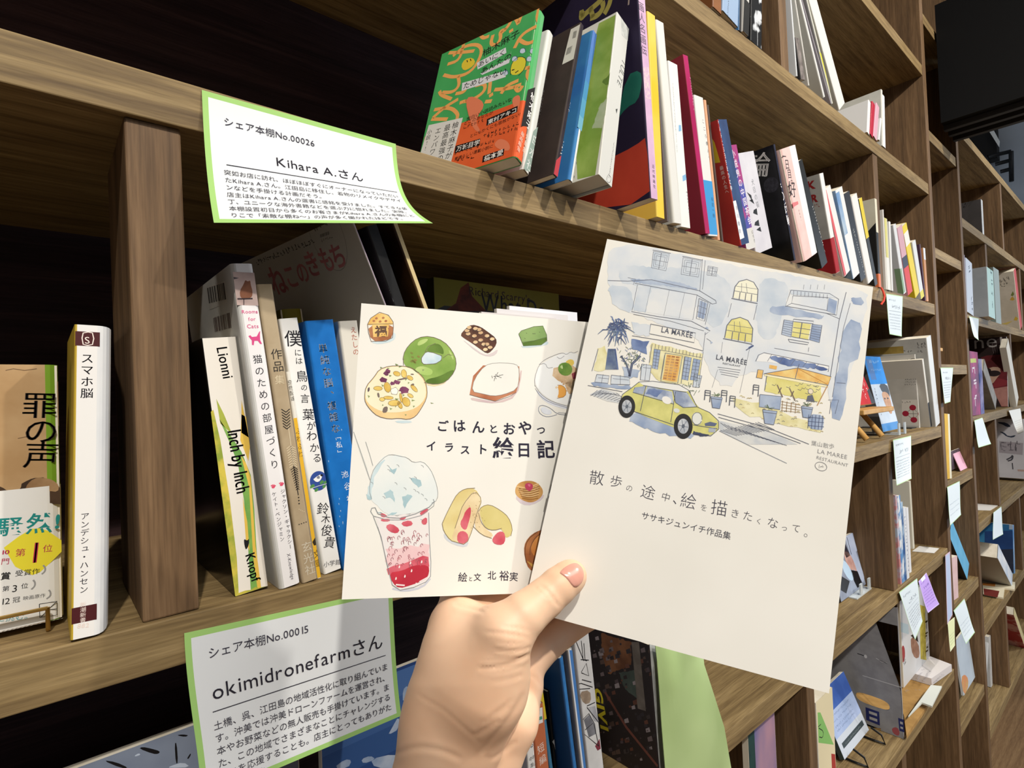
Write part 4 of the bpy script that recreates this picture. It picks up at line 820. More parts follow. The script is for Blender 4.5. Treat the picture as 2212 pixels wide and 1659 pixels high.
def card(name, label, Lb, Rb, W, H, border, inner, art=None, group=None, bw=.0035, cat='card', tape=None, ny=44):
    mb = MB(); s = Sheet(Lb, Rb, mb, W, H)
    xs = [0, bw]+[bw+(W-2*bw)*i/8 for i in range(1, 8)]+[W-bw, W]; ys = [0, bw]+[bw+(H-2*bw)*i/ny for i in range(1, ny)]+[H-bw, H]; nx_, ny_ = len(xs)-1, len(ys)-1
    vs = [s.P(x, y, 0) for y in ys for x in xs]; fb, fi = [], []
    for j in range(ny_):
        for i in range(nx_): (fi if 0 < i < nx_-1 and 0 < j < ny_-1 else fb).append((j*(nx_+1)+i, j*(nx_+1)+i+1, (j+1)*(nx_+1)+i+1, (j+1)*(nx_+1)+i))
    mb.add(vs, fb, border, True); mb.add(vs, fi, inner, True); s.grid(0, 0, W, H, inner, -9, 8, ny, True)
    for a in ((0, 0, W, 0), (W, 0, W, H), (W, H, 0, H), (0, H, 0, 0)):      # thin paper edge
        n = ny; q = [s.P(a[0]+(a[2]-a[0])*i/n, a[1]+(a[3]-a[1])*i/n, 0) for i in range(n+1)]; r = [s.P(a[0]+(a[2]-a[0])*i/n, a[1]+(a[3]-a[1])*i/n, -9*2e-5) for i in range(n+1)]
        mb.add(q+r, [(i, n+1+i, n+2+i, i+1) for i in range(n)], border)
    if art: art(s)
    o = mb.build(name); tag(o, label, cat, group)
    if tape:
        t = MB(); ts = Sheet(Lb, Rb, t, W, H); x, w_ = tape; ts.grid(x*W-w_/2, H*.9, x*W+w_/2, H*1.0, mat('#d9dde0', .25, .5), 8, 2, 2)
        tp = t.build('tape_strip', o)
    return o
TK = '#2b2933'
def pitch_rows(s, rows, x0, x1, y, dy, m, k=.86, last=1.0):
    for i, r in enumerate(rows):
        n = sum(glyph(c)[2] for c in r); full = max(sum(glyph(c)[2] for c in q) for q in rows)
        s.ht(r, (x0, y-i*dy), (x0+(x1-x0)*n/full, y-i*dy), m, L=4, px=False, size=dy*k*.86)
def art26(s):
    W, H = s.W, s.H; V = lambda v: H*(1-v)
    s.ht('シェア本棚No.00026', (W*.085, V(.195)), (W*.52, V(.195)), '#3b3946', L=4, px=False)
    s.ht('Kihara A.さん', (W*.31, V(.43)), (W*.77, V(.43)), TK, L=4, px=False)
    for i in range(16): s.line([(W*(.085+.87*i/16), V(.495)), (W*(.085+.87*(i+1)/16), V(.495))], .0005, '#33313c', 4, False)
    pitch_rows(s, ['突如お店に訪れ、ほぼほぼすぐにオーナーになっていただい', 'たKihara A.さん。江田島に移住し、着物のリメイクやデザイ', 'ンなどを手掛ける計画だそう。', '店主はKihara A.さんの選書に感銘を受けました。すてきな装', '丁、ユニークな海外書籍などを選ぶ力に惚れました。実際、', '本棚設置初日から多くのお客さまがKihara A.さんの本棚にと', 'りこで「素敵な棚ね〜」の声が多く聞かれたほどです。'], W*.07, W*.955, V(.575), H*.062, '#45434c')
a_ = lambda x, y, z: np.array([x, y, z])
def edge(T, B, out, bend=.3): # a hanging edge: leaves the wood straight down, curls outward
    T, B = np.array(T), np.array(B); H = np.linalg.norm(B-T); c1 = T+a_(0, -.001, -H*.36); e = a_(0, -math.sin(out), -math.cos(out)); return [T, c1, B-e*H*bend, B]
T26 = [onY((436, 194), -.0008), onY((855, 311), -.0008)]; B26 = [onY((462, 481), -.028), onY((935, 482), -.062)]
card('shelf_card', 'green bordered name card Kihara A., curling out from the upper shelf edge', edge(T26[0], B26[0], .5), edge(T26[1], B26[1], 1.05, .42), .139, .1, GREENB, CARD, art26, 'shelf owner cards')
def art15(s):
    W, H = s.W, s.H; V = lambda v: H*(1-v)
    s.ht('シェア本棚No.00015', (W*.085, V(.17)), (W*.535, V(.17)), '#3b3946', L=4, px=False)
    s.ht('okimidronefarmさん', (W*.085, V(.42)), (W*.93, V(.42)), TK, L=4, px=False)
    for i in range(16): s.line([(W*(.08+.86*i/16), V(.49)), (W*(.08+.86*(i+1)/16), V(.49))], .0005, '#33313c', 4, False)
    pitch_rows(s, ['土橋、呉、江田島の地域活性化に取り組んでいま', 'す。沖美では沖美ドローンファームを運営され、', '本やお野菜などの無人販売も手掛けています。ま', 'た、この地域でさまざまなことにチャレンジする', 'ことを応援することも。店主にとってもありがた', 'い存在です。'], W*.075, W*.95, V(.60), H*.079, '#45434c')
T15 = [onY((398, 1368), -.0008), onY((847, 1270), -.0008)]; B15 = [onY((436, 1730), -.006), onY((867, 1546), -.012)]
card('shelf_card', 'green bordered name card okimidronefarm, hanging under the middle shelf', edge(T15[0], B15[0], .1), edge(T15[1], B15[1], .25), .139, .1, GREENB, CARD, art15, 'shelf owner cards')
def art_rows(n=7, col='#9aa3ae', head=True):
    def f(s):
        W, H = s.W, s.H
        if head: s.squig((W*.12, H*.84), (W*.55, H*.84), H*.05, col, 4, False); s.squig((W*.3, H*.66), (W*.85, H*.66), H*.09, col, 4, False); s.line([(W*.1, H*.6), (W*.9, H*.6)], .0006, col, 4, False)
        for i in range(n): s.squig((W*.1, H*(.5-i*.42/n)), (W*.9, H*(.5-i*.42/n)), H*.035, col, 4, False)
    return f
def far_card(label, tl, tr, br, bl, yb=(-.02, -.02), yt=-.0045, inner=CARDB, border=None, art=None, out=.3, bend=.3, tape=None, name='shelf_card', group='shelf owner cards', bw=.002):
    TL, TR = onY(tl, yt), onY(tr, yt); BL, BR = onY(bl, yb[0]), onY(br, yb[1])
    W = max(np.linalg.norm(TR-TL), .01); H = np.linalg.norm(BL-TL)
    k_ = np.array([0, -.004*min(out, .8), 0])
    fe = lambda T, B: [T, T+(B-T)*.35+k_*.4, T+(B-T)*.7-k_, B]
    return card(name, label, fe(TL, BL), fe(TR, BR), W, H, border or mat('#b9dcae', .7, .2), inner, art, group, bw, tape=tape, ny=12)
far_card('small printed card with red ribbon beside it, below the shelf of leaning paperbacks', (1914, 634), (1950, 640), (1948, 727), (1922, 722), (-.02, -.02), art=art_rows(6))
far_card('printed card hanging over the compartment of white standing books', (1929, 950), (1968, 941), (1969, 1034), (1937, 1049), (-.015, -.03), art=art_rows(7))
far_card('printed card curling beside the lilac slip on the lower shelf edge', (1942, 1279), (1981, 1249), (1993, 1342), (1977, 1382), (-.02, -.02), art=art_rows(7), out=.7)
far_card('lilac printed slip taped to the lower shelf edge', (1984, 1256), (2001, 1237), (2029, 1305), (2005, 1324), (-.03, -.03), inner=mat('#b093dc', .7), border=mat('#c3b2e6', .7), art=art_rows(5, '#8d6fc4'), out=.8, tape=(.5, .03), name='paper_slip', group='paper slips')
far_card('narrow bluish card hanging in the narrow bay under its middle board', (2031.5, 794), (2059, 794), (2053, 868), (2041, 872), (-.012, -.01), art=art_rows(6), out=.2)
far_card('tall pale blue card below the yellow book in the narrow bay', (2046, 1052), (2073, 1039), (2076, 1112), (2053, 1135), (-.02, -.02), art=art_rows(3, '#b7c3d0', False), out=.5)
far_card('pale card curling under the turquoise and white books on the far bookcase', (2093, 683), (2114, 688), (2114, 735), (2105, 728), (-.02, -.02), art=None, out=.9, bend=.5)
far_card('pale blue card twisted in front of the dark box on the far bookcase', (2104.5, 908), (2122, 902), (2141, 959), (2114, 967), (-.02, -.025), art=None, out=.6)
far_card('white folded card pair hanging near the right edge of the photo', (2179, 887), (2204, 882), (2212, 932), (2199, 938), (-.03, -.05), inner=mat('#e8e8e4', .7), border=mat('#dcdcd8', .7), art=art_rows(5, '#a9a6a0', False), out=.6)
far_card('bluish card hanging in front of the blue landscape books', (2146, 1107), (2163, 1094), (2167, 1154), (2145, 1166), (-.02, -.02), art=None, out=.4)
far_card('large pale blue card curling over the lower part of the narrow bay', (2060, 1319), (2083, 1293), (2106, 1366), (2087, 1391), (-.025, -.03), art=art_rows(4, '#b4c1cf', False), out=.8)
far_card('tall narrow lilac edged strip hanging from the long bookcase end post', (2042, 1199), (2052, 1191), (2057.5, 1328), (2046.5, 1349), (-.01, -.01), yt=-.006, inner=mat('#b9c9ea', .7), border=mat('#d9bfd3', .7), out=.05, name='paper_slip', group='paper slips', bw=.0035)
far_card('pale yellow green slip below the tall lilac strip', (2047, 1345), (2062, 1333), (2063, 1394), (2053, 1408), (-.02, -.02), yt=-.009, inner=mat('#dce3b4', .7), border=mat('#e6ebc8', .7), art=art_rows(4, '#9fb08a', False), out=.2, name='paper_slip', group='paper slips')
# red ribbon beside the first far card
m = MB(); m.tube([onY((1904, 622), -.004), onY((1908, 630), -.012), onY((1911, 640), -.014), onY((1909, 650), -.018), onY((1903, 658), -.014)], .0022, mat('#d2432f', .6), 6)
tag(m.build('ribbon'), 'small red ribbon tied at the shelf edge beside the printed card', 'ribbon')
# ------------------------------------------------------------------ middle shelf, left compartment
GN = 'books on the middle shelf'
GOLD = mat('#c9a45c', .3, .5, .85); DARKC = mat('#0e0d0d', .35, .4)
def face_book(label, x0, x1, y, z0, ztop, col, art=None, d=.014, lean=0., yaw=0., left=None, right=None, group=None, r=.001, name='book', cat='book', band=None, edge=None):
    """A book or magazine shown cover outward: the wide face looks out of the shelf."""
    return book(label, (x0, y, z0), x1-x0, (ztop-z0), d, 0, yaw, col, left or edge or '#e8e2d2', right or edge or '#e8e2d2', r, False, True, band, group, art, None, name, cat)
def art_crime(a):
    Z = cr(0, 600, 4.148); Y = cr(0, 1000, 4.148); X = cr(0, 1060, 4.879)
    for t, c in (('罪', (355, 1125)), ('の', (365, 1355)), ('声', (365, 1570))):
        p = Z(c[0]-170, c[1]+112, c[0]+160, c[1]+112); a.ht(t, p[0], p[1], '#2c1f17', L=4, serif=.012, w=-.004)
    SK = wash('#b08f68', '#8a6a48', 60); DKB = wash('#4e3a2a', '#3a2a1e', 60)
    a.poly(Y(0, 200, 150, 290, 200, 180, 300, 130, 420, 140, 520, 190, 555, 260, 555, 360, 0, 400), DKB, 1, jit=.0006)
    a.poly(Y(180, 270, 230, 230, 245, 190, 300, 140, 380, 130, 470, 150, 530, 200, 520, 260, 430, 250, 350, 300, 300, 360, 200, 372, 190, 350, 205, 320, 190, 310, 210, 290), SK, 2, smooth=1)
    a.poly(Y(240, 250, 300, 240, 330, 255, 260, 268), '#6d5238', 3, smooth=1); a.line(Y(190, 345, 240, 340), .0006, '#5c4330', 3)
    a.line(Z(50, 830, 120, 815, 220, 830, 330, 815), .0004, '#7a5f43', 3); a.line(Z(160, 1440, 230, 1425, 300, 1440), .0004, '#7a5f43', 3); a.line(Z(515, 930, 520, 1200, 530, 1330), .0005, '#8a6c4b', 3)
def band_crime(f, g):
    X = cr(0, 1060, 4.879); TE = '#1d8a86'; CRS = '#b5294e'
    f.poly(X(40, 600, 200, 480, 340, 400, 420, 395, 500, 420, 655, 520, 665, 640, 520, 770, 420, 860, 340, 890, 160, 800), '#ecdf3a', 1)
    f.ht('騒', *X(-40, 465, 235, 445), TE, L=4, w=.012); f.ht('然', *X(262, 440, 555, 415), TE, L=4, w=.012); f.ht('!', *X(565, 395, 640, 390), TE, L=4, w=.03)
    f.ht('10', *X(5, 672, 105, 665), CRS, L=4, w=.02, hs=.75); f.ht('門', *X(5, 775, 100, 768), CRS, L=4); f.ht('第', *X(155, 690, 270, 680), CRS, L=4); f.ht('1', *X(290, 765, 400, 755), CRS, L=4, serif=.02, hs=1.35); f.ht('位', *X(445, 645, 555, 635), CRS, L=4)
    f.ht('賞', *X(0, 935, 110, 925), '#222', L=4, w=.015); f.ht('受賞作', *X(155, 900, 420, 870), '#222', L=4); f.ht('第', *X(20, 1060, 100, 1050), '#222', L=4); f.ht('3', *X(118, 1070, 185, 1062), '#222', L=4); f.ht('位', *X(218, 1030, 298, 1020), '#222', L=4)
    f.ht('12', *X(0, 1205, 110, 1190), '#222', L=4); f.ht('冠', *X(130, 1180, 215, 1165), '#222', L=4); f.ht('映画原作', *X(240, 1152, 478, 1118), '#555', L=4)
    for p in ((440, 880, 475, 850, 478, 810, 455, 785), (330, 1040, 368, 1005, 370, 965, 350, 940), (490, 1140, 530, 1110, 535, 1070, 515, 1045)): f.line(X(*p), .0008, '#999', 4, smooth=1)
    f.ht('に挑む。', *X(-50, 1385, 350, 1340), '#6aa6ad', L=4)
    f.line(X(415, 1195, 600, 1165, 600, 1310, 420, 1335), .0004, '#444', 4, closed=True); f.line(X(600, 1165, 510, 1250, 430, 1335), .0004, '#444', 4); f.line(X(415, 1265, 600, 1245), .0004, '#444', 4)
    f.poly(X(-20, 1490, 670, 1345, 680, 1385, -20, 1540), '#9a958c', 2)
    for k in range(15): f.poly(X(k*46-10, 1535-k*10.2, k*46+16, 1530-k*10.2, k*46+34, 1478-k*10, k*46+10, 1484-k*10), '#e9e6dd', 3)
y_ = .036
XR = onY((139, 900), y_)[0]
book('tan paperback with a white paper band held face out on a small gold easel', (XR-.1105, y_, ZB+.0045), .108, onY((137, 788), y_)[2]-ZB-.0045, .016, 0, 0, wash('#c2a278', '#b08d62', 30), '#e8e2d2', '#79a32c', .006, False, True, (.079, '#e9e9e6', band_crime), GN, art_crime)
m = MB(); e0 = onZ((104, 1368), ZB); fy = y_-.004
for x in (e0[0], e0[0]-.07):
    m.tube([(x, fy-.002, ZB+.0145), (x, fy-.002, ZB+.0025), (x, fy-.001, ZB+.0013), (x, y_+.03, ZB+.0013), (x, y_+.05, ZB+.002), (x, y_+.035, ZB+.12)], .0011, GOLD)
m.tube([(e0[0], fy-.002, ZB+.014), (e0[0]-.07, fy-.002, ZB+.014)], .0011, GOLD); m.tube([(e0[0], y_+.035, ZB+.12), (e0[0]-.07, y_+.035, ZB+.12)], .0011, GOLD)
tag(m.build('book_easel'), 'small gold wire easel in front of the tan paperback', 'book stand')
def art_882(a):
    Y = cr(0, 1000, 4.148); Z = cr(0, 600, 4.148); BR_ = '#4a1b1e'
    q = a.c(Y(632, 1240, 862, 1207, 860, 1467, 628, 1505), True); a.rect(.0004, min(p[1] for p in q)+.004, a.fr.w, max(p[1] for p in q)-.004, BR_, 1)
    q = a.c(Z(678, 480, 900, 488, 900, 615, 676, 608), True); a.rect(.0004, sum(p[1] for p in q[2:])/2, a.fr.w, sum(p[1] for p in q[:2])/2, BR_, 1)
    a.line(Z(735, 540, 745, 495, 788, 486, 828, 495, 840, 545, 828, 598, 785, 606, 745, 596), .0005, '#f4e6dc', 3, closed=True); a.ht('S', *Z(758, 590, 812, 590), '#f4e6dc', L=3)
    a.vt('スマホ脳', *Z(783, 670, 778, 1085), '#23212c', serif=.01, w=-.004); a.vt('アンデシュ・ハンセン', *Y(762, 440, 750, 1170), '#23212c')
    a.vt('新潮新書', *Y(746, 1245, 742, 1430), '#ead9cf', k=1.0); a.ht('882', *Y(690, 1483, 800, 1470), '#ead9cf', w=.012)
bk('slim white paperback with brown end bands, numbered 882, beside the shelf post', ZB, (152, 1392), (209, 1382), (161, 705), .105, 0., 0, col='#eceae6', left='#c6a93a', right=wash('#e3e3e1', '#d7d9da', 30), flare=.0065, r=.0012, group=GN, art=art_882)
flush()
# ------------------------------------------------------------------ middle shelf, books right of the post
def art_inch(a):
    q = cr(400, 540, 3.95); w = cr(400, 900, 3.95); G1 = wash('#a9b24a', '#6f8f35', 60); G2 = wash('#d3c04e', '#8fa03c', 90); G3 = wash('#5f9a4a', '#7fae55', 80); YL = '#e2bd52'
    a.poly(w(240, -60, 300, 200, 380, 700, 440, 1200, 460, 1540, 400, 1540, 330, 900, 260, 300, 215, -40), G2, 1); a.poly(q(265, 1270, 330, 1400, 400, 1570, 300, 1480), G1, 1)
    a.poly(w(290, 20, 380, 150, 480, 300, 560, 500, 590, 800, 610, 1150, 640, 1500, 560, 1480, 530, 1000, 500, 700, 450, 400, 370, 200), G3, 1)
    a.poly(w(475, 330, 520, 400, 560, 520, 600, 1100, 650, 1470, 620, 1490, 580, 1200, 545, 600), YL, 2); a.poly(q(480, 1280, 520, 1480, 545, 1600, 480, 1560), YL, 1); a.poly(w(480, -20, 530, 0, 600, 250, 540, 380, 470, 200), YL, 1); a.poly(w(490, 680, 530, 900, 550, 1150, 520, 1080), YL, 2)
    a.poly(w(430, 1540, 470, 1490, 560, 1470, 690, 1440, 712, 1470, 560, 1530), G2, 3, jit=.0008)
    a.ht('Lionni', q(265, 830)[0], q(325, 1105)[0], '#17151a', L=5, serif=.012, hs=1.15); a.ht('Inch by Inch', w(360, 120)[0], w(440, 665)[0], '#17151a', L=5, serif=.02, hs=1.45); a.ht('Knopf', w(512, 1180)[0], w(570, 1425)[0], '#17151a', L=5, serif=.02, hs=1.15)
    a.poly(w(500, 1040, 530, 1060, 545, 1035, 545, 1090, 520, 1140, 505, 1100), '#17151a', 5, smooth=1)
bk('picture book with green leaf spine and black cover, first beside the shelf post', ZB, (508, 1290), (580, 1272), (434, 731), .20, None, 0, col='#e9e4da', left=wash('#0c0b0b', '#191714', 8, 2, .18), hard=True, r=.0008, group=GN, art=art_inch)
def art_cat(a):
    q = cr(400, 540, 3.95); w = cr(400, 900, 3.95); PK = '#d84a86'
    a.poly(q(405, 185, 590, 195, 625, 475, 440, 470), wash('#c9b3ac', '#b8a09a', 50), 1); a.poly(q(470, 405, 465, 350, 500, 290, 512, 255, 535, 270, 555, 258, 560, 300, 575, 350, 572, 400, 540, 415, 500, 415), wash('#8a5a42', '#6f4433', 80), 2, smooth=1)
    a.line(q(445, 418, 575, 415), .001, '#33262a', 3); a.line(q(500, 418, 500, 470), .0005, '#33262a', 3); a.poly(q(412, 230, 460, 240, 415, 250), '#4a4448', 3)
    for t, p0, p1 in (('Rooms', (482, 542), (622, 540)), ('for', (540, 605), (605, 602)), ('Cats', (528, 668), (630, 665))): a.ht(t, *q(*p0, *p1), PK, L=4, w=.008)
    a.poly(q(540, 735, 555, 727, 570, 742, 610, 738, 630, 700, 640, 690, 638, 720, 640, 770, 655, 800, 640, 802, 620, 775, 590, 775, 585, 812, 570, 810, 568, 770, 555, 755), PK, 4)
    a.vt('猫のための部屋づくり', q(610, 880)[0], w(770, 455)[0], '#26242c', L=4, k=.78)
    a.vt('ジャクソン・ギャラクシー', *w(830, 615, 900, 1130), '#4a4850', L=4); a.vt('ケイト・ベンジャミン', *w(755, 640, 830, 1065), '#4a4850', L=4)
    for x, y in ((752, 595), (822, 575)):
        a.ell(w(x, y+5)[0], .0011, .0009, '#e0506f', 4)
        for dx in (-16, -6, 6, 16): a.ell(w(x+dx, y-14+abs(dx)*.5)[0], .0004, .0005, '#e0506f', 4)
    a.ht('X-Knowledge', w(868, 1172)[0], w(905, 1395)[0], '#55535c', L=4)
def artl_cat(a):
    q = cr(400, 540, 3.95)
    a.poly(q(180, 320, 340, 265, 360, 450, 210, 510), '#d5d3cd', 1); a.barcode(q(205, 455)[0], q(355, 420)[0], q(188, 325)[0], '#3c3a38'); a.barcode(q(255, 700)[0], q(395, 665)[0], q(240, 580)[0], '#5a4640')
bk('tall white paperback with pink cat and photo strip on its spine', ZB, (605, 1275), (653, 1258), (498, 569), .15, None, 0, col='#eceaea', left=wash('#c9c9c5', '#d8d8d5', 20), r=.003, group=GN, art=art_cat, artl=artl_cat)
def art_beige(a):
    q = cr(400, 540, 3.95); w = cr(400, 900, 3.95); K = '#2a2622'; G = '#d6c7a8'
    a.vt('作品', q(772, 835)[0], q(800, 1045)[0], K, L=4); a.ht('集', *q(765, 1140, 850, 1135), G, L=4)
    for k in range(7):
        y = 1370+k*24; a.line(q(820+k*2.5, y-12, 860+k*1.5, y+14), .0006, K, 4); a.line(q(892+k*1, y-14, 860+k*1.5, y+14), .0006, K, 4)
    for k in range(9):
        y = 250+k*20; a.line(w(865+k*3, y+24, 895+k*4, y), .0005, G, 4); a.line(w(940+k*2, y+20, 895+k*4, y), .0005, G, 4)
    a.line(w(880, 80, 925, 420), .0005, G, 4); a.line(w(925, 420, 965, 670), .0006, K, 4)
    for k in range(10):
        y = 430+k*20; a.line(w(900+k*5, y+26-k, 930+k*3.5, y), .0005, K, 4); a.line(w(960+k*1.5, y+22-k, 930+k*3.5, y), .0005, K, 4)
    for k in range(3): a.ell(w(968+k*2, 690+k*26)[0], .0005, .0005, K, 4)
    for k in range(4): a.ell(w(972+k*20, 920-k*7)[0], .0004, .0004, K, 4); a.ell(w(972+k*14, 790+k*7)[0], .0003, .0003, G, 4)
    a.vt('玄光社', *w(1030, 1060, 1072, 1350), '#cfc6b2', L=4)
bk('beige paperback with dark fern sprig on its spine between the cat book and bird book', ZB, (654, 1262), (687, 1249), (554, 614), .13, .004, 0, col=wash('#b3a184', '#a59274', 40), group=GN, art=art_beige)
def art_thin(a):
    w = cr(400, 900, 3.95); q = cr(400, 540, 3.95)
    v0 = a.c(q(930, 1435), True)[0][1]; a.rect(.0002, .0005, a.fr.w-.0002, v0, '#e3b22e', 1); a.vt('ふわふわ', *w(965, 90, 990, 350), '#7a5a20', L=4)
    a.vt('空色配達', q(890, 1105)[0], q(925, 1290)[0], '#6a675f', L=4); a.poly(w(1085, 1070, 1110, 1030, 1125, 1060, 1130, 1090, 1100, 1100), '#332a1a', 4); a.vt('文庫', *w(1120, 1130, 1140, 1290), '#6a5320', L=4)
bk('very slim yellow and white paperback in front of the bird book spine', ZB, (685, 1247), (699, 1244), (618, 803), .10, .006, 0, col='#e3dfd3', group=GN, art=art_thin)
def art_bird(a):
    q = cr(400, 540, 3.95); w = cr(400, 900, 3.95); K = '#17151d'
    a.ht('僕', *q(850, 812, 1000, 812), K, L=5, w=.004, jit=.1); a.vt('には', *q(958, 840, 975, 980), K, L=5, jit=.1); a.ht('鳥', *q(945, 1120, 1050, 1115), K, L=5, jit=.08)
    for t, p, s in (('の', (1015, 1172), 60), ('言', (1020, 1265), 82), ('葉', (1050, 1400), 105), ('が', (1075, 1500), 80)): pp = q(p[0]-s/2, p[1]+s*.4, p[0]+s/2, p[1]+s*.4); a.ht(t, pp[0], pp[1], K, L=5, jit=.1)
    for t, p, s in (('わ', (1080, 165), 95), ('か', (1100, 262), 85), ('る', (1125, 352), 82), ('鈴', (1170, 785), 105), ('木', (1195, 870), 80), ('俊', (1200, 970), 100), ('貴', (1225, 1070), 100)): pp = w(p[0]-s/2, p[1]+s*.4, p[0]+s/2, p[1]+s*.4); a.ht(t, pp[0], pp[1], K, L=5, jit=.12)
    c = w(1138, 548)[0]; a.ell(c, .0064, .0072, '#2e4a94', 2); GL2 = '#4f8a4a'
    for x, y, r in ((1085, 595, .0019), (1120, 625, .0016), (1165, 560, .0017), (1195, 560, .0014), (1185, 595, .0015)): a.ell(w(x, y)[0], r, r*.7, GL2, 3, rot=.5)
    a.line(w(1070, 615, 1140, 590, 1215, 570), .0004, '#d9d9d0', 4); a.poly(w(1090, 535, 1120, 560, 1150, 550, 1170, 510, 1160, 490, 1130, 505, 1105, 525), '#f1f0ec', 4, smooth=1); a.poly(w(1120, 515, 1145, 500, 1150, 530, 1125, 530), '#7d8290', 5, smooth=1); a.poly(w(1148, 500, 1165, 488, 1180, 500, 1165, 512), '#17171c', 5, smooth=1)
    a.ht('小学館', *w(1180, 1285, 1328, 1255), '#3a3840', L=4, jit=.08)
bk('white paperback with handwritten title and round blue bird emblem on its spine', ZB, (700, 1237), (740, 1226), (602.5, 689), .128, .012, 0, col=wash('#e3e2de', '#ececea', 20), group=GN, art=art_bird)
def art_blue(a):
    q = cr(400, 540, 3.95); w = cr(400, 900, 3.95)
    a.vt('単純な脳、複雑な', q(1168, 790)[0], q(1290, 1570)[0], '#e4e6ea', L=4, serif=.008, k=.84); a.vt('「私」', w(1310, 160)[0], w(1318, 320)[0], '#e4e6ea', L=4, k=1.1); a.vt('池谷裕二', w(1350, 440)[0], w(1440, 850)[0], '#dfe3ea', L=4, k=.6)
    for k in range(14): x, y = 1180+rng.random()*200, rng.random()*1100; a.poly(w(x, y, x+8, y+3, x+6, y+18), '#a9c4dd', 3)
bk('bright blue worn paperback with white title beside the bird book', ZB, (741, 1226), (800, 1208), (659, 693.5), .128, .011, 0, col=wash('#1767b4', '#1d72c2', 60, 4, .35), group=GN, art=art_blue)
def art_cream(a):
    q = cr(400, 540, 3.95); a.vt('えたしの', q(1432, 650)[0], q(1460, 900)[0], '#b0563e', L=4)
bk('cream paperback with red brush lettering partly behind the sweets booklet', ZB, (800, 1213), (840, 1203), (730, 694), .128, .012, 0, col='#dcd8cc', left='#c9c6bb', group=GN, art=art_cream)
flush()
bk('small olive yellow paperback tucked behind the bird book', ZB, (690, 1232), (735, 1222), (606, 668), .10, .150, 0, col='#8d8428', group=GN, r=.006)
flush()
# leaning magazines behind
def artl_neko(a):
    c = cr(460, 460, 4.424); PKD = wash('#b9777c', '#a5646b', 40)
    for t, x, y, s in (('ね', 660, 690, 240), ('こ', 780, 640, 200), ('の', 890, 600, 190), ('き', 985, 520, 230), ('も', 1120, 480, 230), ('ち', 1235, 450, 240)): pp = c(x-s*.3, y+s*.34, x+s*.3, y+s*.2); a.ht(t, pp[0], pp[1], PKD, L=4, w=.02, jit=.1)
    a.squig(*c(420, 505, 980, 290), .006, '#2b2828', 3); a.squig(*c(980, 190, 1120, 120), .008, '#2b2828', 3); a.barcode(*c(1030, 235, 1115, 205, 1025, 205)); a.squig(*c(1045, 285, 1150, 240), .003, '#55504f', 3)
    p = a.c(c(1080, 200), True)[0]; a.line([(p[0]+.026*math.cos(k*.2618), p[1]+.034*math.sin(k*.2618)) for k in range(25)], .0004, '#6e6a68', 3, False)
def art_neko(a):
    c = cr(460, 460, 4.424); a.vt('ねこのきもち', *c(1275, 110, 1320, 250), '#2b2828', k=.8); a.vt('特別編集', *c(1325, 265, 1385, 400), '#2b2828', k=.8)
GM = 'magazines leaning behind the middle shelf books'
def lean_mag(label, tl, low, tr, y0, d, yaw=0., **k): ROW.append((geo(onY(tl, y0), onY(low, y0), onY(tr, y0), ZB, y0), label, d, yaw, k))
lean_mag('large pale grey magazine with pink brush lettering leaning back on the middle shelf', (735, 470), (813, 654), (747, 470), .062, .225, .12, col='#c9b4c4', left=wash('#b5b2ac', '#c4c1ba', 6), group=GM, art=art_neko, artl=artl_neko)
def art_blk(a):
    c = cr(460, 460, 4.424); a.squig(*c(1425, 180, 1525, 420), .002, '#a5a5a5', 3); a.squig(*c(1535, 440, 1690, 780), .002, '#a5a5a5', 3); p = a.c(c(1565, 700), True)[0]; a.line([(p[0]+.003*math.cos(k*.524), p[1]+.003*math.sin(k*.524)) for k in range(13)], .0005, '#a5a5a5', 3, False)
    st = c(1335, 330, 1370, 320, 1395, 288, 1405, 335, 1440, 350, 1420, 385, 1460, 425, 1410, 432, 1385, 440, 1380, 400); a.poly(st, '#b8b6ba', 3); a.poly(c(1600, 800, 1680, 780, 1740, 860, 1600, 860), wash('#4a4c52', '#8a8c92', 60), 2, smooth=1)
lean_mag('black magazine with white starburst on its spine leaning beside the grey one', (760, 494), (822, 654), (785, 489), .062, .21, .12, col=wash('#141415', '#1e1e20', 30), left='#141415', group=GM, art=art_blk)
def art_col(a):
    c = cr(460, 460, 4.424); a.ht('ALL COLOUR WORLD OF', c(1655, 195)[0], c(1955, 900)[0], '#1b1712', L=4, serif=.012, hs=.9); a.line(c(1625, 110, 1645, 165), .0008, '#1b1712', 4)
lean_mag('brown furry covered annual with cream lettered spine leaning on the middle shelf', (824, 480), (896, 661), (838, 480), .062, .115, .12, col='#c8b584', left=wash('#5a4026', '#2c1c12', 12, 4, .3), group=GM, art=art_col)
flush()
def art_scarry(a):
    K = '#3c1d12'; a.ht("Richard Scarry's", (1012, 636), (1146, 655), K, L=4, serif=.008); a.ht('What Do', (1040, 675), (1180, 690), '#1d130c', L=4, serif=.01, hs=1.3)
    a.poly([(960, 672), (985, 655), (995, 622), (1012, 610), (1020, 640), (1050, 672)], wash('#6b2e1c', '#4a1f14', 60), 3); a.poly([(905, 668), (960, 660), (1220, 690), (1220, 720), (905, 712)], '#191109', 2)
ys = .205; P0 = onY((936, 599), ys); P1 = onY((1204, 634), ys)
book('olive yellow picture book standing face out deep behind the booklets', (P0[0], ys, ZB+.0003), P1[0]-P0[0]+.008, P0[2]-ZB, .016, 0, .02, wash('#6f6a1f', '#7d7726', 10), '#3c3a26', '#3c3a26', .0008, True, True, None, GN, art_scarry)
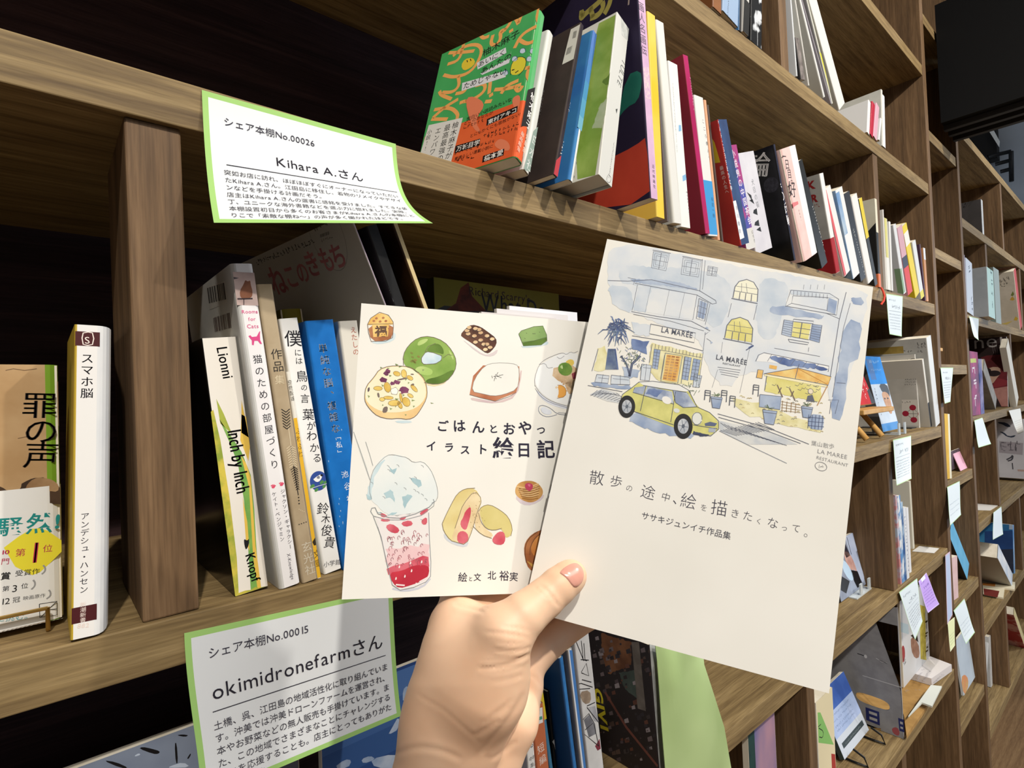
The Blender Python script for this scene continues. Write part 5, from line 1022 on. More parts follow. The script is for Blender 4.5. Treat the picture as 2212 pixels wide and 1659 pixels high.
for i, (pa, pb, pt, lb) in enumerate((((1040, 674), (1075, 676), 674, 'pale notebook with the lowest step of the three behind the booklets'), ((1073, 667), (1112, 669), 667, 'pale notebook forming the middle step behind the booklets'), ((1100, 661), (1239, 673), 661, 'white notebook with the tallest top edge behind the booklets'))):
    yy = .02+.005*i; A0, B0 = onY(pa, yy), onY(pb, yy); book(lb, (A0[0], yy, ZB+.0003), max(B0[0]-A0[0], .10), A0[2]-ZB, .004, 0, 0, ('#d5d0cf', '#d9d6d8', '#dfe1e8')[i], '#e3e2e0', '#e3e2e0', .0004, group='pale notebooks behind the booklets', name='notebook', cat='notebook')
# ------------------------------------------------------------------ lower shelf (row C), near end
GC = 'books on the lower shelf'
def art_brush(a):
    c = cr(0, 1340, 5.2)
    for q in ((1960, 1380, 1985, 1375, 2000, 1600, 1975, 1610), (1600, 1420, 1700, 1440, 1800, 1470, 1780, 1500, 1720, 1500, 1560, 1440), (1150, 1570, 1300, 1590, 1450, 1659, 1360, 1659), (2050, 1280, 2120, 1290, 2080, 1310, 1980, 1290), (2100, 1550, 2140, 1490, 2145, 1510, 2115, 1560)): a.poly(c(*q), '#101014', 3, smooth=1)
    for q in ((1510, 1520, 1560, 1490, 1580, 1510, 1520, 1530), (1900, 1640, 2060, 1590, 2140, 1650, 1900, 1659)): a.poly(c(*q), '#c6d3e6', 3, smooth=1)
zt = onY((288, 1615), .05)[2]
face_book('grey blue glossy magazine with black brush strokes, face out on lower shelf', -.16, .148, .05, ZC+.0003, zt, wash('#8d99ad', '#747f95', 14, 3, .3), art_brush, .008, group=GC)
def art_sky(a):
    z0 = a.c([(851, 1447)], True)[0][1]; w_ = a.fr.w
    for i, c_ in enumerate(('#4a6ea6', '#3f639c', '#33578f', '#284a83', '#1f3f78')): a.rect(.0005, z0*(.99-.09*(i+1)), w_-.0005, z0*(.99-.09*i), wash(c_, c_, 8), 1)
    for q in ((870, 1490, 880, 1480, 900, 1500, 870, 1520), (720, 1659, 745, 1640, 760, 1642, 752, 1659), (800, 1640, 850, 1628, 870, 1640, 860, 1659, 810, 1659), (845, 1575, 862, 1545, 862, 1575, 838, 1588), (780, 1640, 800, 1632, 812, 1640, 785, 1650)): a.poly(cr(0, 0, 1)(*q), wash('#b9c6d8', '#8fa5c4', 60), 3, smooth=1)
zt = onY((851, 1447), .03)[2]
face_book('blue magazine with small white aircraft on the sky, face out below the card', 0.1575, .318, .03, ZC+.0003, zt, '#22427c', art_sky, .006, group=GC)
def vbk(label, tl, bl, br, y0, d, zs=ZC, **k): ROW.append((geo(onY(tl, y0), onY(bl, y0), onY(br, y0), zs, y0), label, d, 0., k))
k6 = cr(1120, 1300, 3.687)
vbk('slim white paperback low at the left end beside the wrist', k6(40, 900)[0], k6(75, 1324)[0], k6(140, 1324)[0], .002, .13, col='#e6e4e0', group=GC, art=lambda a: (a.vt('くる', *k6(95, 1070, 105, 1165), '#333', k=1), a.vt('中澤', *k6(95, 1225, 108, 1330), '#444', k=.7), a.vt('村山', *k6(122, 1205, 135, 1310), '#444', k=.7)))
vbk('orange spined paperback with white and green label beside the wrist', k6(105, 860)[0], k6(147, 1324)[0], k6(245, 1324)[0], .004, .13, col='#bd6a45', group=GC, art=lambda a: (a.poly(k6(90, 840, 190, 840, 195, 960, 125, 990), '#e4e2de', 1), a.poly(k6(110, 930, 188, 910, 190, 935, 115, 958), '#4c9a84', 2), a.vt('短編', *k6(170, 1120, 200, 1300), '#ead6c9', k=.8)))
vbk('slim yellow topped blue paperback squeezed beside the orange spine', k6(160, 690)[0], k6(246, 1324)[0], k6(278, 1324)[0], .012, .13, col='#3f7a9e', group=GC, art=lambda a: a.poly(k6(165, 690, 212, 690, 226, 930, 190, 950), '#d8c437', 1))
vbk('black paperback with pale leaf drawing behind the blue spined magazine', k6(228, 720)[0], k6(290, 1324)[0], k6(355, 1324)[0], .02, .15, col='#131416', left='#131416', group=GC, art=lambda a: a.poly(k6(262, 1120, 290, 1090, 308, 1170, 285, 1140), '#c9ccc9', 2))
vbk('grey magazine with bright blue spine edge, left of the pair', k6(250, 490)[0], k6(355, 1324)[0], k6(392, 1324)[0], .0, .21, col=wash('#2d6fae', '#3a7fc0', 60), left='#2a5c92', group=GC)
vbk('grey backed magazine with white and blue spine, right of the pair', k6(388, 390)[0], k6(498, 1324)[0], k6(556, 1324)[0], -.002, .21, col='#e0e6ee', left=wash('#8f8a86', '#a09b97', 40), group=GC, art=lambda a: a.poly(k6(405, 385, 436, 380, 552, 1330, 520, 1330), '#4a83c8', 1), artl=lambda a: a.squig(*k6(390, 1165, 440, 1210), .004, '#6b6664', 2))
def art_comic(a):
    c = k6; K = '#26262a'
    for q in ((460, 320, 520, 470), (500, 310, 515, 460, 545, 470), (520, 330, 530, 460), (495, 460, 560, 465), (500, 560, 540, 490, 560, 590, 500, 565), (505, 620, 580, 640), (470, 660, 500, 650, 590, 680), (480, 700, 570, 690), (545, 830, 610, 800), (545, 840, 590, 900, 640, 960), (510, 940, 560, 890, 600, 960, 530, 1020), (600, 970, 640, 1150), (520, 1060, 640, 1150)): a.line(c(*q), .0009, K, 4)
    a.poly(c(480, 720, 570, 700, 580, 800, 520, 820), wash('#8d7a68', '#a8957f', 90), 2, smooth=1); a.poly(c(520, 940, 560, 900, 610, 970, 620, 1050, 560, 1080), wash('#6c6c72', '#8e8e94', 60), 2); a.poly(c(610, 1150, 645, 1090, 655, 1170, 630, 1185), '#7d3040', 3); a.poly(c(560, 840, 610, 830, 640, 960, 600, 950), wash('#9a9aa0', '#b7b7bb', 60), 2)
vbk('white comic book with black ink drawing along its thick spine', k6(440, 300)[0], k6(556, 1324)[0], k6(682, 1324)[0], -.004, .19, col=wash('#c9c8c6', '#dbdad8', 30), group=GC, art=art_comic)
def artl_dark(a):
    c = k6
    for k in range(150):
        x, y = 590+rng.random()*480, 250+rng.random()*1080; s = 8+rng.random()*26; a.poly(c(x, y, x+s, y-s*.4, x+s*1.3, y+s*.8, x+s*.2, y+s), rng.choice(['#4a3f44', '#2e2a30', '#6b5f62', '#51403a', '#3b3436', '#8d8488', '#2a2326', '#5c3a30']), 3)
    a.poly(c(660, 250, 900, 320, 900, 500, 720, 580, 660, 420), wash('#7a5238', '#5c3a28', 40), 2, jit=.001); a.poly(c(800, 560, 960, 540, 1000, 800, 850, 700), wash('#4a5650', '#3c4642', 40), 2, jit=.001); a.line(c(690, 720, 860, 1000, 1110, 1310), .004, '#6b4038', 4)
    a.ht('GIVI', c(600, 680)[0], c(660, 1020)[0], '#d3c42c', L=5, w=.04, hs=.7); a.poly(c(900, 320, 960, 320, 1015, 870, 950, 850), wash('#5f5852', '#6f6862', 60), 4)
vbk('dark photo covered magazine with yellow letters and white spine on lower shelf', k6(1038, 345)[0], k6(1115, 1324)[0], k6(1172, 1324)[0], .0, .16, col=wash('#9a9c9c', '#b9bbba', 60), left='#231d20', group=GC, artl=artl_dark)
flush()
# pale green plastic sleeve bulging at the end of the row
def sleeve():
    rows = [k6(1088, 330, 1470, 400), k6(1105, 480, 1480, 500), k6(1122, 700, 1555, 730), k6(1142, 1000, 1640, 1000), k6(1168, 1324, 1695, 1324), k6(1185, 1560, 1720, 1560)]
    mb = MB(); vs = []; nx = 14
    for j, (p, q) in enumerate(rows):
        for i in range(nx+1):
            u = i/nx; y = -.008-.010*math.sin(math.pi*u)*(.5+.5*math.sin(j*.8))+.006*math.sin(u*9+j*1.3)*(.3+u*.5); vs.append(onY((p[0]+(q[0]-p[0])*u, p[1]+(q[1]-p[1])*u), y))
    n = len(vs); f = [(j*(nx+1)+i, (j+1)*(nx+1)+i, (j+1)*(nx+1)+i+1, j*(nx+1)+i+1) for j in range(len(rows)-1) for i in range(nx)]
    GRN_ = wash('#a3bb80', '#b3c990', 8, 2, .4)
    mb.add(vs, f, GRN_, True); mb.add([v+np.array([0, .0006, 0]) for v in vs], [q[::-1] for q in f], GRN_, True)
    o = mb.build('plastic_sleeve'); tag(o, 'pale green plastic sleeve bulging over the lower shelf edge', 'sleeve', GC)
    return o
sleeve()
# ------------------------------------------------------------------ upper shelf (row A): the leaning hardbacks and magazines, then the long run of paperbacks
GA = 'books on the upper shelf'
g7 = cr(880, 0, 3.457); g8 = cr(1300, 0, 2.963); h1 = cr(1380, 100, 3.606); h2 = cr(1640, 260, 3.95); z4 = cr(1200, 0, 6.914)
OR_ = '#eda95f'
def artl_green(a):
    L_ = lambda w, *p: a.line(g7(*p), w, OR_, 2, smooth=2)
    for p in ((340, 420, 430, 340, 540, 330, 560, 400, 480, 540, 350, 580, 270, 560), (420, 330, 390, 450, 300, 480), (310, 395, 420, 390, 500, 380), (640, 260, 620, 330, 660, 340, 700, 290, 690, 230, 740, 220), (780, 130, 760, 190, 700, 250), (800, 110, 830, 180), (870, 60, 830, 170), (950, 60, 990, 30, 960, 170, 1070, 140), (800, 360, 850, 260, 950, 200, 1030, 170), (840, 300, 890, 330, 940, 310), (380, 570, 390, 640, 340, 690, 260, 690), (330, 740, 250, 710, 240, 680), (440, 660, 420, 690, 360, 700), (510, 640, 580, 620, 580, 680, 500, 740, 420, 760), (390, 770, 440, 750, 500, 780), (620, 610, 610, 700), (650, 670, 770, 660, 850, 630), (700, 700, 740, 640, 830, 600), (860, 640, 830, 690, 800, 640), (920, 490, 890, 560, 920, 600, 990, 560, 1000, 430, 950, 420), (880, 510, 1010, 480), (190, 880, 280, 800, 380, 740), (200, 820, 320, 800, 380, 850, 370, 890), (180, 890, 300, 890), (610, 720, 640, 700), (580, 760, 630, 755), (480, 800, 540, 830), (540, 230, 560, 290, 610, 270), (1080, 30, 1090, 90), (760, 240, 790, 220)): L_(.0042, *p)
    a.poly(g7(520, 470, 735, 355, 740, 395, 525, 520), '#dcdde0', 4); a.poly(g7(545, 550, 770, 430, 775, 380, 760, 470, 560, 560), '#dcdde0', 4); a.poly(g7(410, 620, 730, 530, 735, 575, 405, 680), '#dcdde0', 4)
    a.ht('柚木麻子', *g7(560, 425, 840, 262), '#1f2a20', L=5, w=.006); a.ht('あいにく', *g7(525, 505, 735, 398), '#17181c', L=5, w=.006); a.ht('あんたの', *g7(548, 555, 780, 430), '#17181c', L=5, w=.006); a.ht('ためじゃない', *g7(412, 668, 740, 545), '#17181c', L=5, w=.006)
    a.poly(g7(400, 490, 430, 440, 490, 430, 510, 470, 470, 510, 420, 530), '#e3c73c', 4, smooth=1); a.poly(g7(770, 560, 770, 500, 800, 440, 850, 420, 890, 440, 880, 510, 830, 560), '#e0d23f', 4, smooth=1); a.line(g7(780, 525, 800, 520), .0012, '#222', 6); a.line(g7(805, 545, 830, 528), .0012, '#222', 6); a.line(g7(770, 560, 770, 500, 800, 440, 850, 420, 890, 440, 880, 510, 830, 565), .0006, '#26302a', 5, smooth=1)
    a.line(g7(445, 450, 450, 465), .001, '#222', 5); a.line(g7(470, 440, 476, 455), .001, '#222', 5)
    for x, y in ((860, 380), (935, 380), (800, 440), (910, 440), (730, 545)): a.poly(g7(x-22, y+12, x-14, y-16, x+16, y-22, x+24, y+6, x, y+22), '#c7d6e6', 4, smooth=1); a.line(g7(x-22, y+12, x-14, y-16, x+16, y-22, x+24, y+6), .0005, '#2b4a72', 5, smooth=1)
def art_green(a):
    a.vt('あいにくあんたのためじゃない', *g7(1120, 40, 1000, 590), '#4f5558', L=5, k=.8); q = g7(1115, 40, 1135, 60, 1000, 590, 985, 560); a.poly(g7(1100, 30, 1148, 50, 1030, 600, 975, 580), '#b9d4c2', 2)
    a.poly(g7(960, 580, 1000, 600, 1010, 660, 970, 650), '#2f5b3c', 4, smooth=1); a.poly(g7(1075, 60, 1100, 60, 1090, 140, 1060, 150), OR_, 1, smooth=1); a.poly(g7(1020, 560, 1050, 580, 1000, 690, 985, 640), OR_, 1, smooth=1)
def band_green(f, l):
    K = '#26150f'
    l.poly(g7(160, 935, 415, 878, 325, 1215, 90, 1170), '#dedcd6', 2); l.poly(g7(420, 700, 600, 760, 500, 900, 560, 1000, 480, 960), '#e2805c', 2, smooth=2); l.poly(g7(690, 1030, 760, 1060, 770, 1130, 690, 1120, 640, 1080), '#e2805c', 2, smooth=2); l.poly(g7(780, 730, 850, 700, 830, 840, 790, 800), '#e2805c', 2, smooth=2)
    for t, p in (('柚木麻子が', (365, 905, 300, 1190)), ('最高最強の', (305, 925, 238, 1210)), ('エンパワ', (238, 950, 180, 1160)), ('小説!!', (172, 965, 130, 1130))): l.vt(t, *g7(*p), '#1c1b1c', L=4, k=.95)
    for t, p in (('面白い小説読みたいな', (440, 905, 780, 750)), ('どこのあなたが', (420, 935, 640, 850)), ('とにもかくにも容赦がない!', (465, 1030, 845, 860)), ('素晴らしい連載小説に', (350, 1200, 640, 1100))): l.ht(t, *g7(*p), K, L=4)
    l.squig(*g7(415, 970, 580, 905), .004, K, 4); l.squig(*g7(560, 1030, 840, 930), .004, K, 4); l.squig(*g7(590, 1040, 830, 970), .004, K, 4); l.squig(*g7(350, 1160, 660, 1060), .004, K, 4); l.squig(*g7(360, 1215, 540, 1180), .005, K, 4)
    for q, t, p in (((595, 890, 825, 790, 820, 835, 590, 940), '東村アキコ', (600, 930, 818, 832)), ((360, 1090, 545, 1035, 540, 1085, 352, 1145), '万城目学', (362, 1132, 538, 1078)), ((565, 1165, 725, 1110, 718, 1160, 558, 1215), '橋本愛', (570, 1205, 715, 1152))): l.poly(g7(*q), '#1d1414', 3); l.ht(t, *g7(*p), '#efe9e2', L=5, w=.012)
    f.poly(g7(900, 670, 1000, 720, 940, 990, 850, 940), '#1d1718', 2); f.vt('柚木麻子', *g7(945, 700, 900, 970), '#efece8', L=4, w=.008)
    for t, p in (('最高最強', (865, 985, 825, 1130)), ('短編集', (905, 1010, 870, 1150))): f.vt(t, *g7(*p), '#f0cdb9', L=4)
bk('green hardback with orange brush pattern and orange paper band on the upper shelf', ZA, (1112, 346), (1137, 350), (1194, 0), .122, -.033, .293, col=wash('#64b374', '#59a969', 20), left=wash('#3f9f55', '#4aa95f', 20), r=.004, band=(.062, wash('#d8582a', '#e06433', 20), band_green), group=GA, art=art_green, artl=artl_green)
bk('slim white paperback with grey green foot beside the green hardback', ZA, (1129, 374), (1145, 392), (1216, 45), .13, -.018, .29, col='#d6d8d3', left='#d6d8d3', group=GA, r=.003, art=lambda a: (a.poly(g7(985, 960, 990, 1380, 860, 1390, 850, 1290, 940, 980), '#8fa39a', 1), a.vt('キャッチャー・イン・ザ・ライ', *g7(1145, 195, 1005, 760), '#4a4c4c', L=4, k=.8), a.squig(*g7(1000, 760, 970, 950), .003, '#4a4c4c', 4), a.vt('白水社', *g7(965, 1010, 905, 1290), '#d9dedb', L=4, k=.8)))
bk('dark brown paperback with white barcode sticker and white lettered spine', ZA, (1194, 385), (1207, 378), (1269, 38), .125, -.028, .15, col=wash('#3a333c', '#2c2730', 40, 3, .25), left=wash('#3b302c', '#332a27', 40), group=GA, art=lambda a: (a.ht('VINTAGE', *z4(500, 300, 385, 900), '#e8e6e4', L=4, w=.02, hs=1), a.squig(*z4(340, 1150, 180, 1650), .003, '#bdb7c4', 4), a.squig(*g7(1185, 970, 1140, 1150), .003, '#e8e6e4', 4), a.poly(g7(1105, 1190, 1150, 1160, 1130, 1330, 1085, 1345), '#b5323f', 3)), artl=lambda a: (a.poly(z4(230, 440, 390, 350, 270, 880, 100, 965), '#d8d5cc', 2), a.barcode(z4(250, 580)[0], z4(300, 560)[0], z4(270, 475)[0]), a.barcode(z4(150, 830)[0], z4(225, 790)[0], z4(180, 720)[0])))
def art_sea(a):
    w_, h_ = a.fr.w, a.fr.h
    for i, c in enumerate(('#4d78c4', '#4478bf', '#3d7dbb', '#3f8abb', '#4f97bf')): a.rect(0, h_*(1-.118*(i+1)), w_, h_*(1-.118*i), c, 1)
    a.rect(0, h_*.33, w_, h_*.41, '#6aa8c6', 2); a.ht('海へ還る', *z4(665, 640, 610, 1040), '#cfdcf0', L=4); a.ht('海洋民族学の', *z4(590, 1150, 500, 1560), '#cfdcf0', L=4); a.vt('加藤英明', *g7(1325, 960, 1290, 1170), '#4d74b4', L=4, k=.8); a.ell(g7(1268, 1225)[0], .002, .0026, '#555a60', 3); a.ell(g7(1248, 1325)[0], .0015, .0018, '#555a60', 3)
bk('blue and white paperback with ocean blue upper half leaning on the upper shelf', ZA, (1226, 402), (1243, 410), (1295, 55), .115, -.026, .15, col='#dfe2e6', left=wash('#2e6cb0', '#3f8ab8', 12), group=GA, r=.003, art=art_sea)
def art_thick(a):
    a.poly(z4(990, 130, 1190, 370, 1140, 700, 990, 520), wash('#aeb2ae', '#c7cac6', 200), 2); a.ht('TULTE', *z4(1000, 860, 915, 1240), '#5d605e', L=4, w=-.008); a.ht('CHUMBON', *z4(1085, 800, 1010, 1350), '#5d605e', L=4, w=-.008); a.squig(*g7(1540, 1060, 1500, 1330), .002, '#7a7c7a', 4); a.line(g7(1495, 1310, 1485, 1350, 1510, 1370, 1525, 1330, 1500, 1300), .0005, '#6a6c6a', 4, smooth=1); a.poly(g7(1555, 815, 1570, 812, 1562, 850), '#4a4c4a', 3)
def artl_thick(a):
    G_ = wash('#7d9c3f', '#98b158', 30); a.poly(g7(1555, 110, 1430, 175, 1250, 900, 1270, 1340, 1400, 1330, 1480, 800), G_, 2); a.poly(g7(1520, 700, 1440, 780, 1380, 960, 1450, 960), wash('#a8b58c', '#c3c9ad', 30), 3, jit=.001); a.poly(g7(1450, 620, 1520, 540, 1530, 650), wash('#5f7a2f', '#6f8a3c', 40), 3, jit=.001)
bk('thick white boxed book with green landscape on its side, jutting out of the shelf', ZA, (1291, 391), (1327, 415), (1346, 17), .12, -.045, .15, col='#cfd0cb', left='#dad9d0', hard=True, r=.0008, group=GA, art=art_thick, artl=artl_thick, pmat=mat('#cbc7bc', .8))
def artl_navy(a):
    c = z4; Y_ = '#b3a85a'
    for p in ((390, 150, 375, 290, 450, 200, 620, 60, 700, -20), (520, 110, 560, 260), (700, 30, 720, 100, 640, 230, 520, 270), (820, 0, 800, 80, 730, 210), (380, 180, 430, 230)): a.line(c(*p), .0065, Y_, 3, smooth=2)
    a.line(c(1100, -40, 1090, 75), .002, '#b9a8a0', 3); a.poly(g7(1640, 560, 1740, 520, 1755, 620, 1720, 760, 1640, 800, 1560, 900), wash('#1d6a5c', '#2a7a68', 20), 2, smooth=1); a.poly(g7(1800, 1010, 1700, 1090, 1500, 1190, 1250, 1300, 1250, 1560, 1830, 1560), wash('#c2412e', '#cf4a34', 20), 2, smooth=1)
bk('large navy magazine with yellow brush strokes, red and teal shapes and pink spine', ZA, (1405, 430), (1422, 431), (1377.5, 0), .21, -.046, 0, h=.278, col=wash('#c7a3c4', '#d4b3cf', 40), left=wash('#231b35', '#2b2340', 20), group=GA, artl=artl_navy, art=lambda a: (a.vt('画人名画伝', *z4(1275, 20, 1325, 830), '#4a3a4e', L=4, k=.9), a.poly(z4(1310, 1010, 1390, 1000, 1425, 1480, 1350, 1490), wash('#dfc9c9', '#c7a3c4', 300), 2), a.vt('近代映画社', *g7(1835, 1225, 1845, 1410), '#4a3a4e', L=4, k=.8)))
def rowA(label, bl, br, tl, d=.13, y0=-.002, **k): return bk(label, ZA, bl, br, tl, d, y0, 0, group=GA, **k)
SG = lambda c, p, q, h=.003: (lambda a: a.squig(p, q, h, c, 4))
rowA('yellow orange glossy magazine beside the pink spined one', (1419, 470), (1440, 473), (1398, 23), .19, -.012, col=wash('#e8c23a', '#edd06a', 10, 3, .25), left='#e2c44e')
rowA('very thin dark spined magazine with white capitals right of the yellow one', (1442, 474), (1452, 476), (1413, 60), .19, -.009, col='#3c343b', left='#6a5f62', art=SG('#cfcac6', *z4(1510, 620, 1580, 1290)))
rowA('tall white magazine with small grey spine print on the upper shelf', (1453, 477), (1471, 480), (1414, 39), .19, -.010, col='#d8d8d3', left='#d3d3cb', r=.003, art=SG('#8a8a86', (1466, 300), (1472, 420)))
rowA('white paperback with pale blue picture patches on its spine', (1472, 490), (1492, 492), (1443, 130), .15, -.006, col=wash('#dededb', '#e5e5e2', 30), art=lambda a: (a.squig((1452, 180), (1462, 330), .002, '#7f8a90', 3), a.poly([(1466, 270), (1471, 270), (1472, 283), (1466, 284)], '#7fb0d6', 3), a.poly([(1474, 380), (1481, 376), (1483, 388), (1475, 392)], '#7fb0d6', 3), a.vt('WEDDING', (1483, 412), (1489, 462), '#55585a', k=.8)))
rowA('tall crimson hardback rising above its neighbours on the upper shelf', (1524, 506), (1534, 505), (1475, 117), .16, -.007, col=wash('#a5265a', '#b5306a', 10, 3, .3), left=wash('#7a1d2c', '#862334', 10, 3, .3), hard=True, r=.0008, art=SG('#d7a3b8', *h1(395, 240, 425, 500)))
rowA('white paperback with bright blue lower half beside the crimson hardback', (1532, 513), (1551, 513), (1499, 204), .12, -.004, col='#dcdcd8', art=lambda a: (a.rect(.0002, .002, a.fr.w-.0002, a.fr.h*.40, '#3a93cf', 1), a.vt('こころ傷んで', *h1(495, 555, 555, 900), '#5a5a58', k=.6), a.vt('桜庭一樹', *h1(570, 1170, 585, 1340), '#25557a', k=.8)))
rowA('thin pale orange booklet just right of the blue and white spine', (1551, 514), (1556, 515), (1521, 215), .11, .0, col='#d9a27c')
rowA('narrow dark brown paperback behind the navy and red one', (1560, 518), (1572, 520), (1528, 226), .11, .006, col='#544640')
rowA('navy spined paperback with red side, yellow top and white band', (1592, 530), (1611, 526), (1540, 252), .12, -.004, col=wash('#2b3f66', '#34507c', 30), left=wash('#b53a33', '#a83030', 20), art=lambda a: (a.vt('クララとお日さまの女神', *h1(610, 570, 720, 1130), '#e4e6ea', L=4, k=.95), a.poly(h1(720, 1210, 755, 1200, 822, 1490, 775, 1510), '#dfe1e6', 3), a.vt('早川書房', *h1(760, 1230, 790, 1470), '#5a6478', L=4, k=.6)), artl=lambda a: (a.poly(h1(560, 700, 590, 750, 635, 905, 580, 912), '#d6b832', 2), a.vt('最高の人生へ', *h1(640, 930, 690, 1150), '#e7d7d2', L=3, k=.9)))
rowA('purple and magenta marbled paperback with white foot on the upper shelf', (1612, 535), (1646, 543), (1570, 314), .13, .006, col=wash('#a33f7c', '#4a4fa0', 30, 4, .5, (1, 1, 1), .45, .55), art=lambda a: (a.rect(0, 0, a.fr.w, a.fr.h*.2, '#cfcdc9', 1), a.vt('小説鬼の中国茶会', *h1(725, 800, 870, 1390), '#e8dfea', L=4, k=.9, w=.01), a.vt('幻冬舎', *h1(880, 1430, 905, 1530), '#6a6866', L=4)))
def art_shapes(a):
    for p in ((840, 1135, 875, 1160, 885, 1210), (860, 1200, 885, 1190, 900, 1230), (895, 1275, 918, 1262, 925, 1315, 890, 1300), (905, 1370, 932, 1350, 940, 1400, 900, 1395), (915, 1430, 945, 1405, 955, 1445)): a.poly(h1(*p), '#1b1b1d', 3)
    a.vt('犬目の猫', *h1(880, 1030, 930, 1260), '#8a8c92', L=3, k=.9)
rowA('grey white hardback with small black wedge shapes on its spine', (1633, 547), (1672, 551), (1590, 332), .13, .010, col=wash('#c5c4cd', '#d2d1d8', 20), left='#c2bfc2', art=art_shapes)
rowA('thick black hardback with large white character on its side', (1716, 566), (1731, 561), (1670, 312), .13, -.006, col=wash('#1d2136', '#262b45', 30), left=wash('#121214', '#1b1b1d', 40, 3, .3), art=lambda a: a.vt('悪の五輪', *h1(1075, 1030, 1180, 1390), '#e3e3e6', L=4, k=.95, w=.01), artl=lambda a: (a.ht('輪', *h1(825, 1000, 1015, 1000), '#e6e4e2', L=4, serif=.012), a.ell(h1(1030, 1080)[0], .012, .012, wash('#2a2a30', '#3a3a42', 200), 3)))
def art_pink(a):
    w_ = a.fr.w; a.rect(w_*.58, .0005, w_-.0003, a.fr.h-.0005, wash('#d9dee2', '#e6eaec', 20), 1); a.poly(h2(255, 718, 330, 690, 335, 715, 300, 735, 262, 762), '#d6797c', 3)
    for t, x, y, s in (('一', 215, 330, 40), ('日', 243, 395, 38), ('目', 262, 475, 36), ('の', 280, 540, 24), ('好', 290, 620, 60)): a.ht(t, *h2(x-s/2, y+s*.4, x+s/2, y+s*.4), '#3a3638', L=4, w=.006)
    a.vt('山田太一', *h2(335, 755, 362, 865), '#7a5a5c', L=4, k=.7)
rowA('pink spined hardback with white edge beside the thick black one', (1734, 570), (1771, 568), (1681, 319), .13, -.013, col=wash('#e3bdb8', '#e9c9c4', 30), r=.006, art=art_pink)
rowA('narrow black paperback with white capitals right of the pink spine', (1774, 574), (1789, 571), (1719, 353), .13, -.008, col='#1b1c1b', left='#1b1c1b', art=SG('#d5d5d2', *h2(450, 730, 560, 1130), .005))
rowA('grey white hardback with red letters and red paper band', (1806, 586), (1822, 594), (1770, 375), .13, -.006, col=wash('#dcdad8', '#e6e4e2', 30), left=wash('#b3b2ad', '#c0bfba', 30), band=(.066, wash('#9c2029', '#ab2a32', 20)), artl=lambda a: (a.ht('K', *h2(410, 590, 490, 575), '#9c2a2c', L=3, w=.05), a.ht('R', *h2(440, 700, 510, 690), '#9c2a2c', L=3, w=.05), a.squig(*h2(470, 745, 515, 740), .008, '#9c2a2c', 3)))
rowA('white hardback with red stripe along its spine on the upper shelf', (1824, 597), (1843, 600), (1780, 411), .12, -.002, col='#dfdddb', r=.003, art=lambda a: a.rect(.0005, .001, a.fr.w*.3, a.fr.h-.002, '#d0555a', 1))
rowA('white hardback with blue landscape strip on the side of its jacket', (1843, 602), (1864, 605), (1804, 412), .12, -.003, col='#dfdfdf', left=wash('#8fa3b8', '#4d7fb5', 15), art=lambda a: a.rect(.0005, a.fr.h*.5, a.fr.w*.5, a.fr.h*.97, wash('#a9bccd', '#4a7fb8', 14), 1))
rowA('narrow dark hardback with white lettering between two white ones', (1860, 609), (1876, 611), (1823, 419), .12, -.002, col='#24262c', left='#24262c', art=SG('#d5d5d2', *h2(800, 930, 900, 1330), .005))
rowA('plain white hardback left of the cream boxed book', (1876, 612), (1889, 610), (1839, 425), .12, -.003, col='#e0dfdc', r=.003)
rowA('thin yellow topped paperback before the cream boxed book', (1889, 611), (1896, 612), (1855, 430), .12, -.001, col='#2b2b2b', art=lambda a: a.rect(0, a.fr.h*.55, a.fr.w, a.fr.h, '#d8c22f', 1))
rowA('cream and black boxed book against the divider', (1899, 613), (1903.5, 614), (1889, 428), .12, -.002, col='#1e1d1c', left='#1e1d1c', band=(.03, '#d9764a'), art=lambda a: a.rect(0, a.fr.h*.62, a.fr.w, a.fr.h, '#dcd7c0', 1), artl=lambda a: a.poly([(1850, 380), (1900, 424), (1896, 480), (1872, 503), (1850, 520), (1800, 480), (1800, 400)], wash('#d3cdb6', '#dcd7c2', 20), 2))
s9 = cr(1880, 430, 3.806)
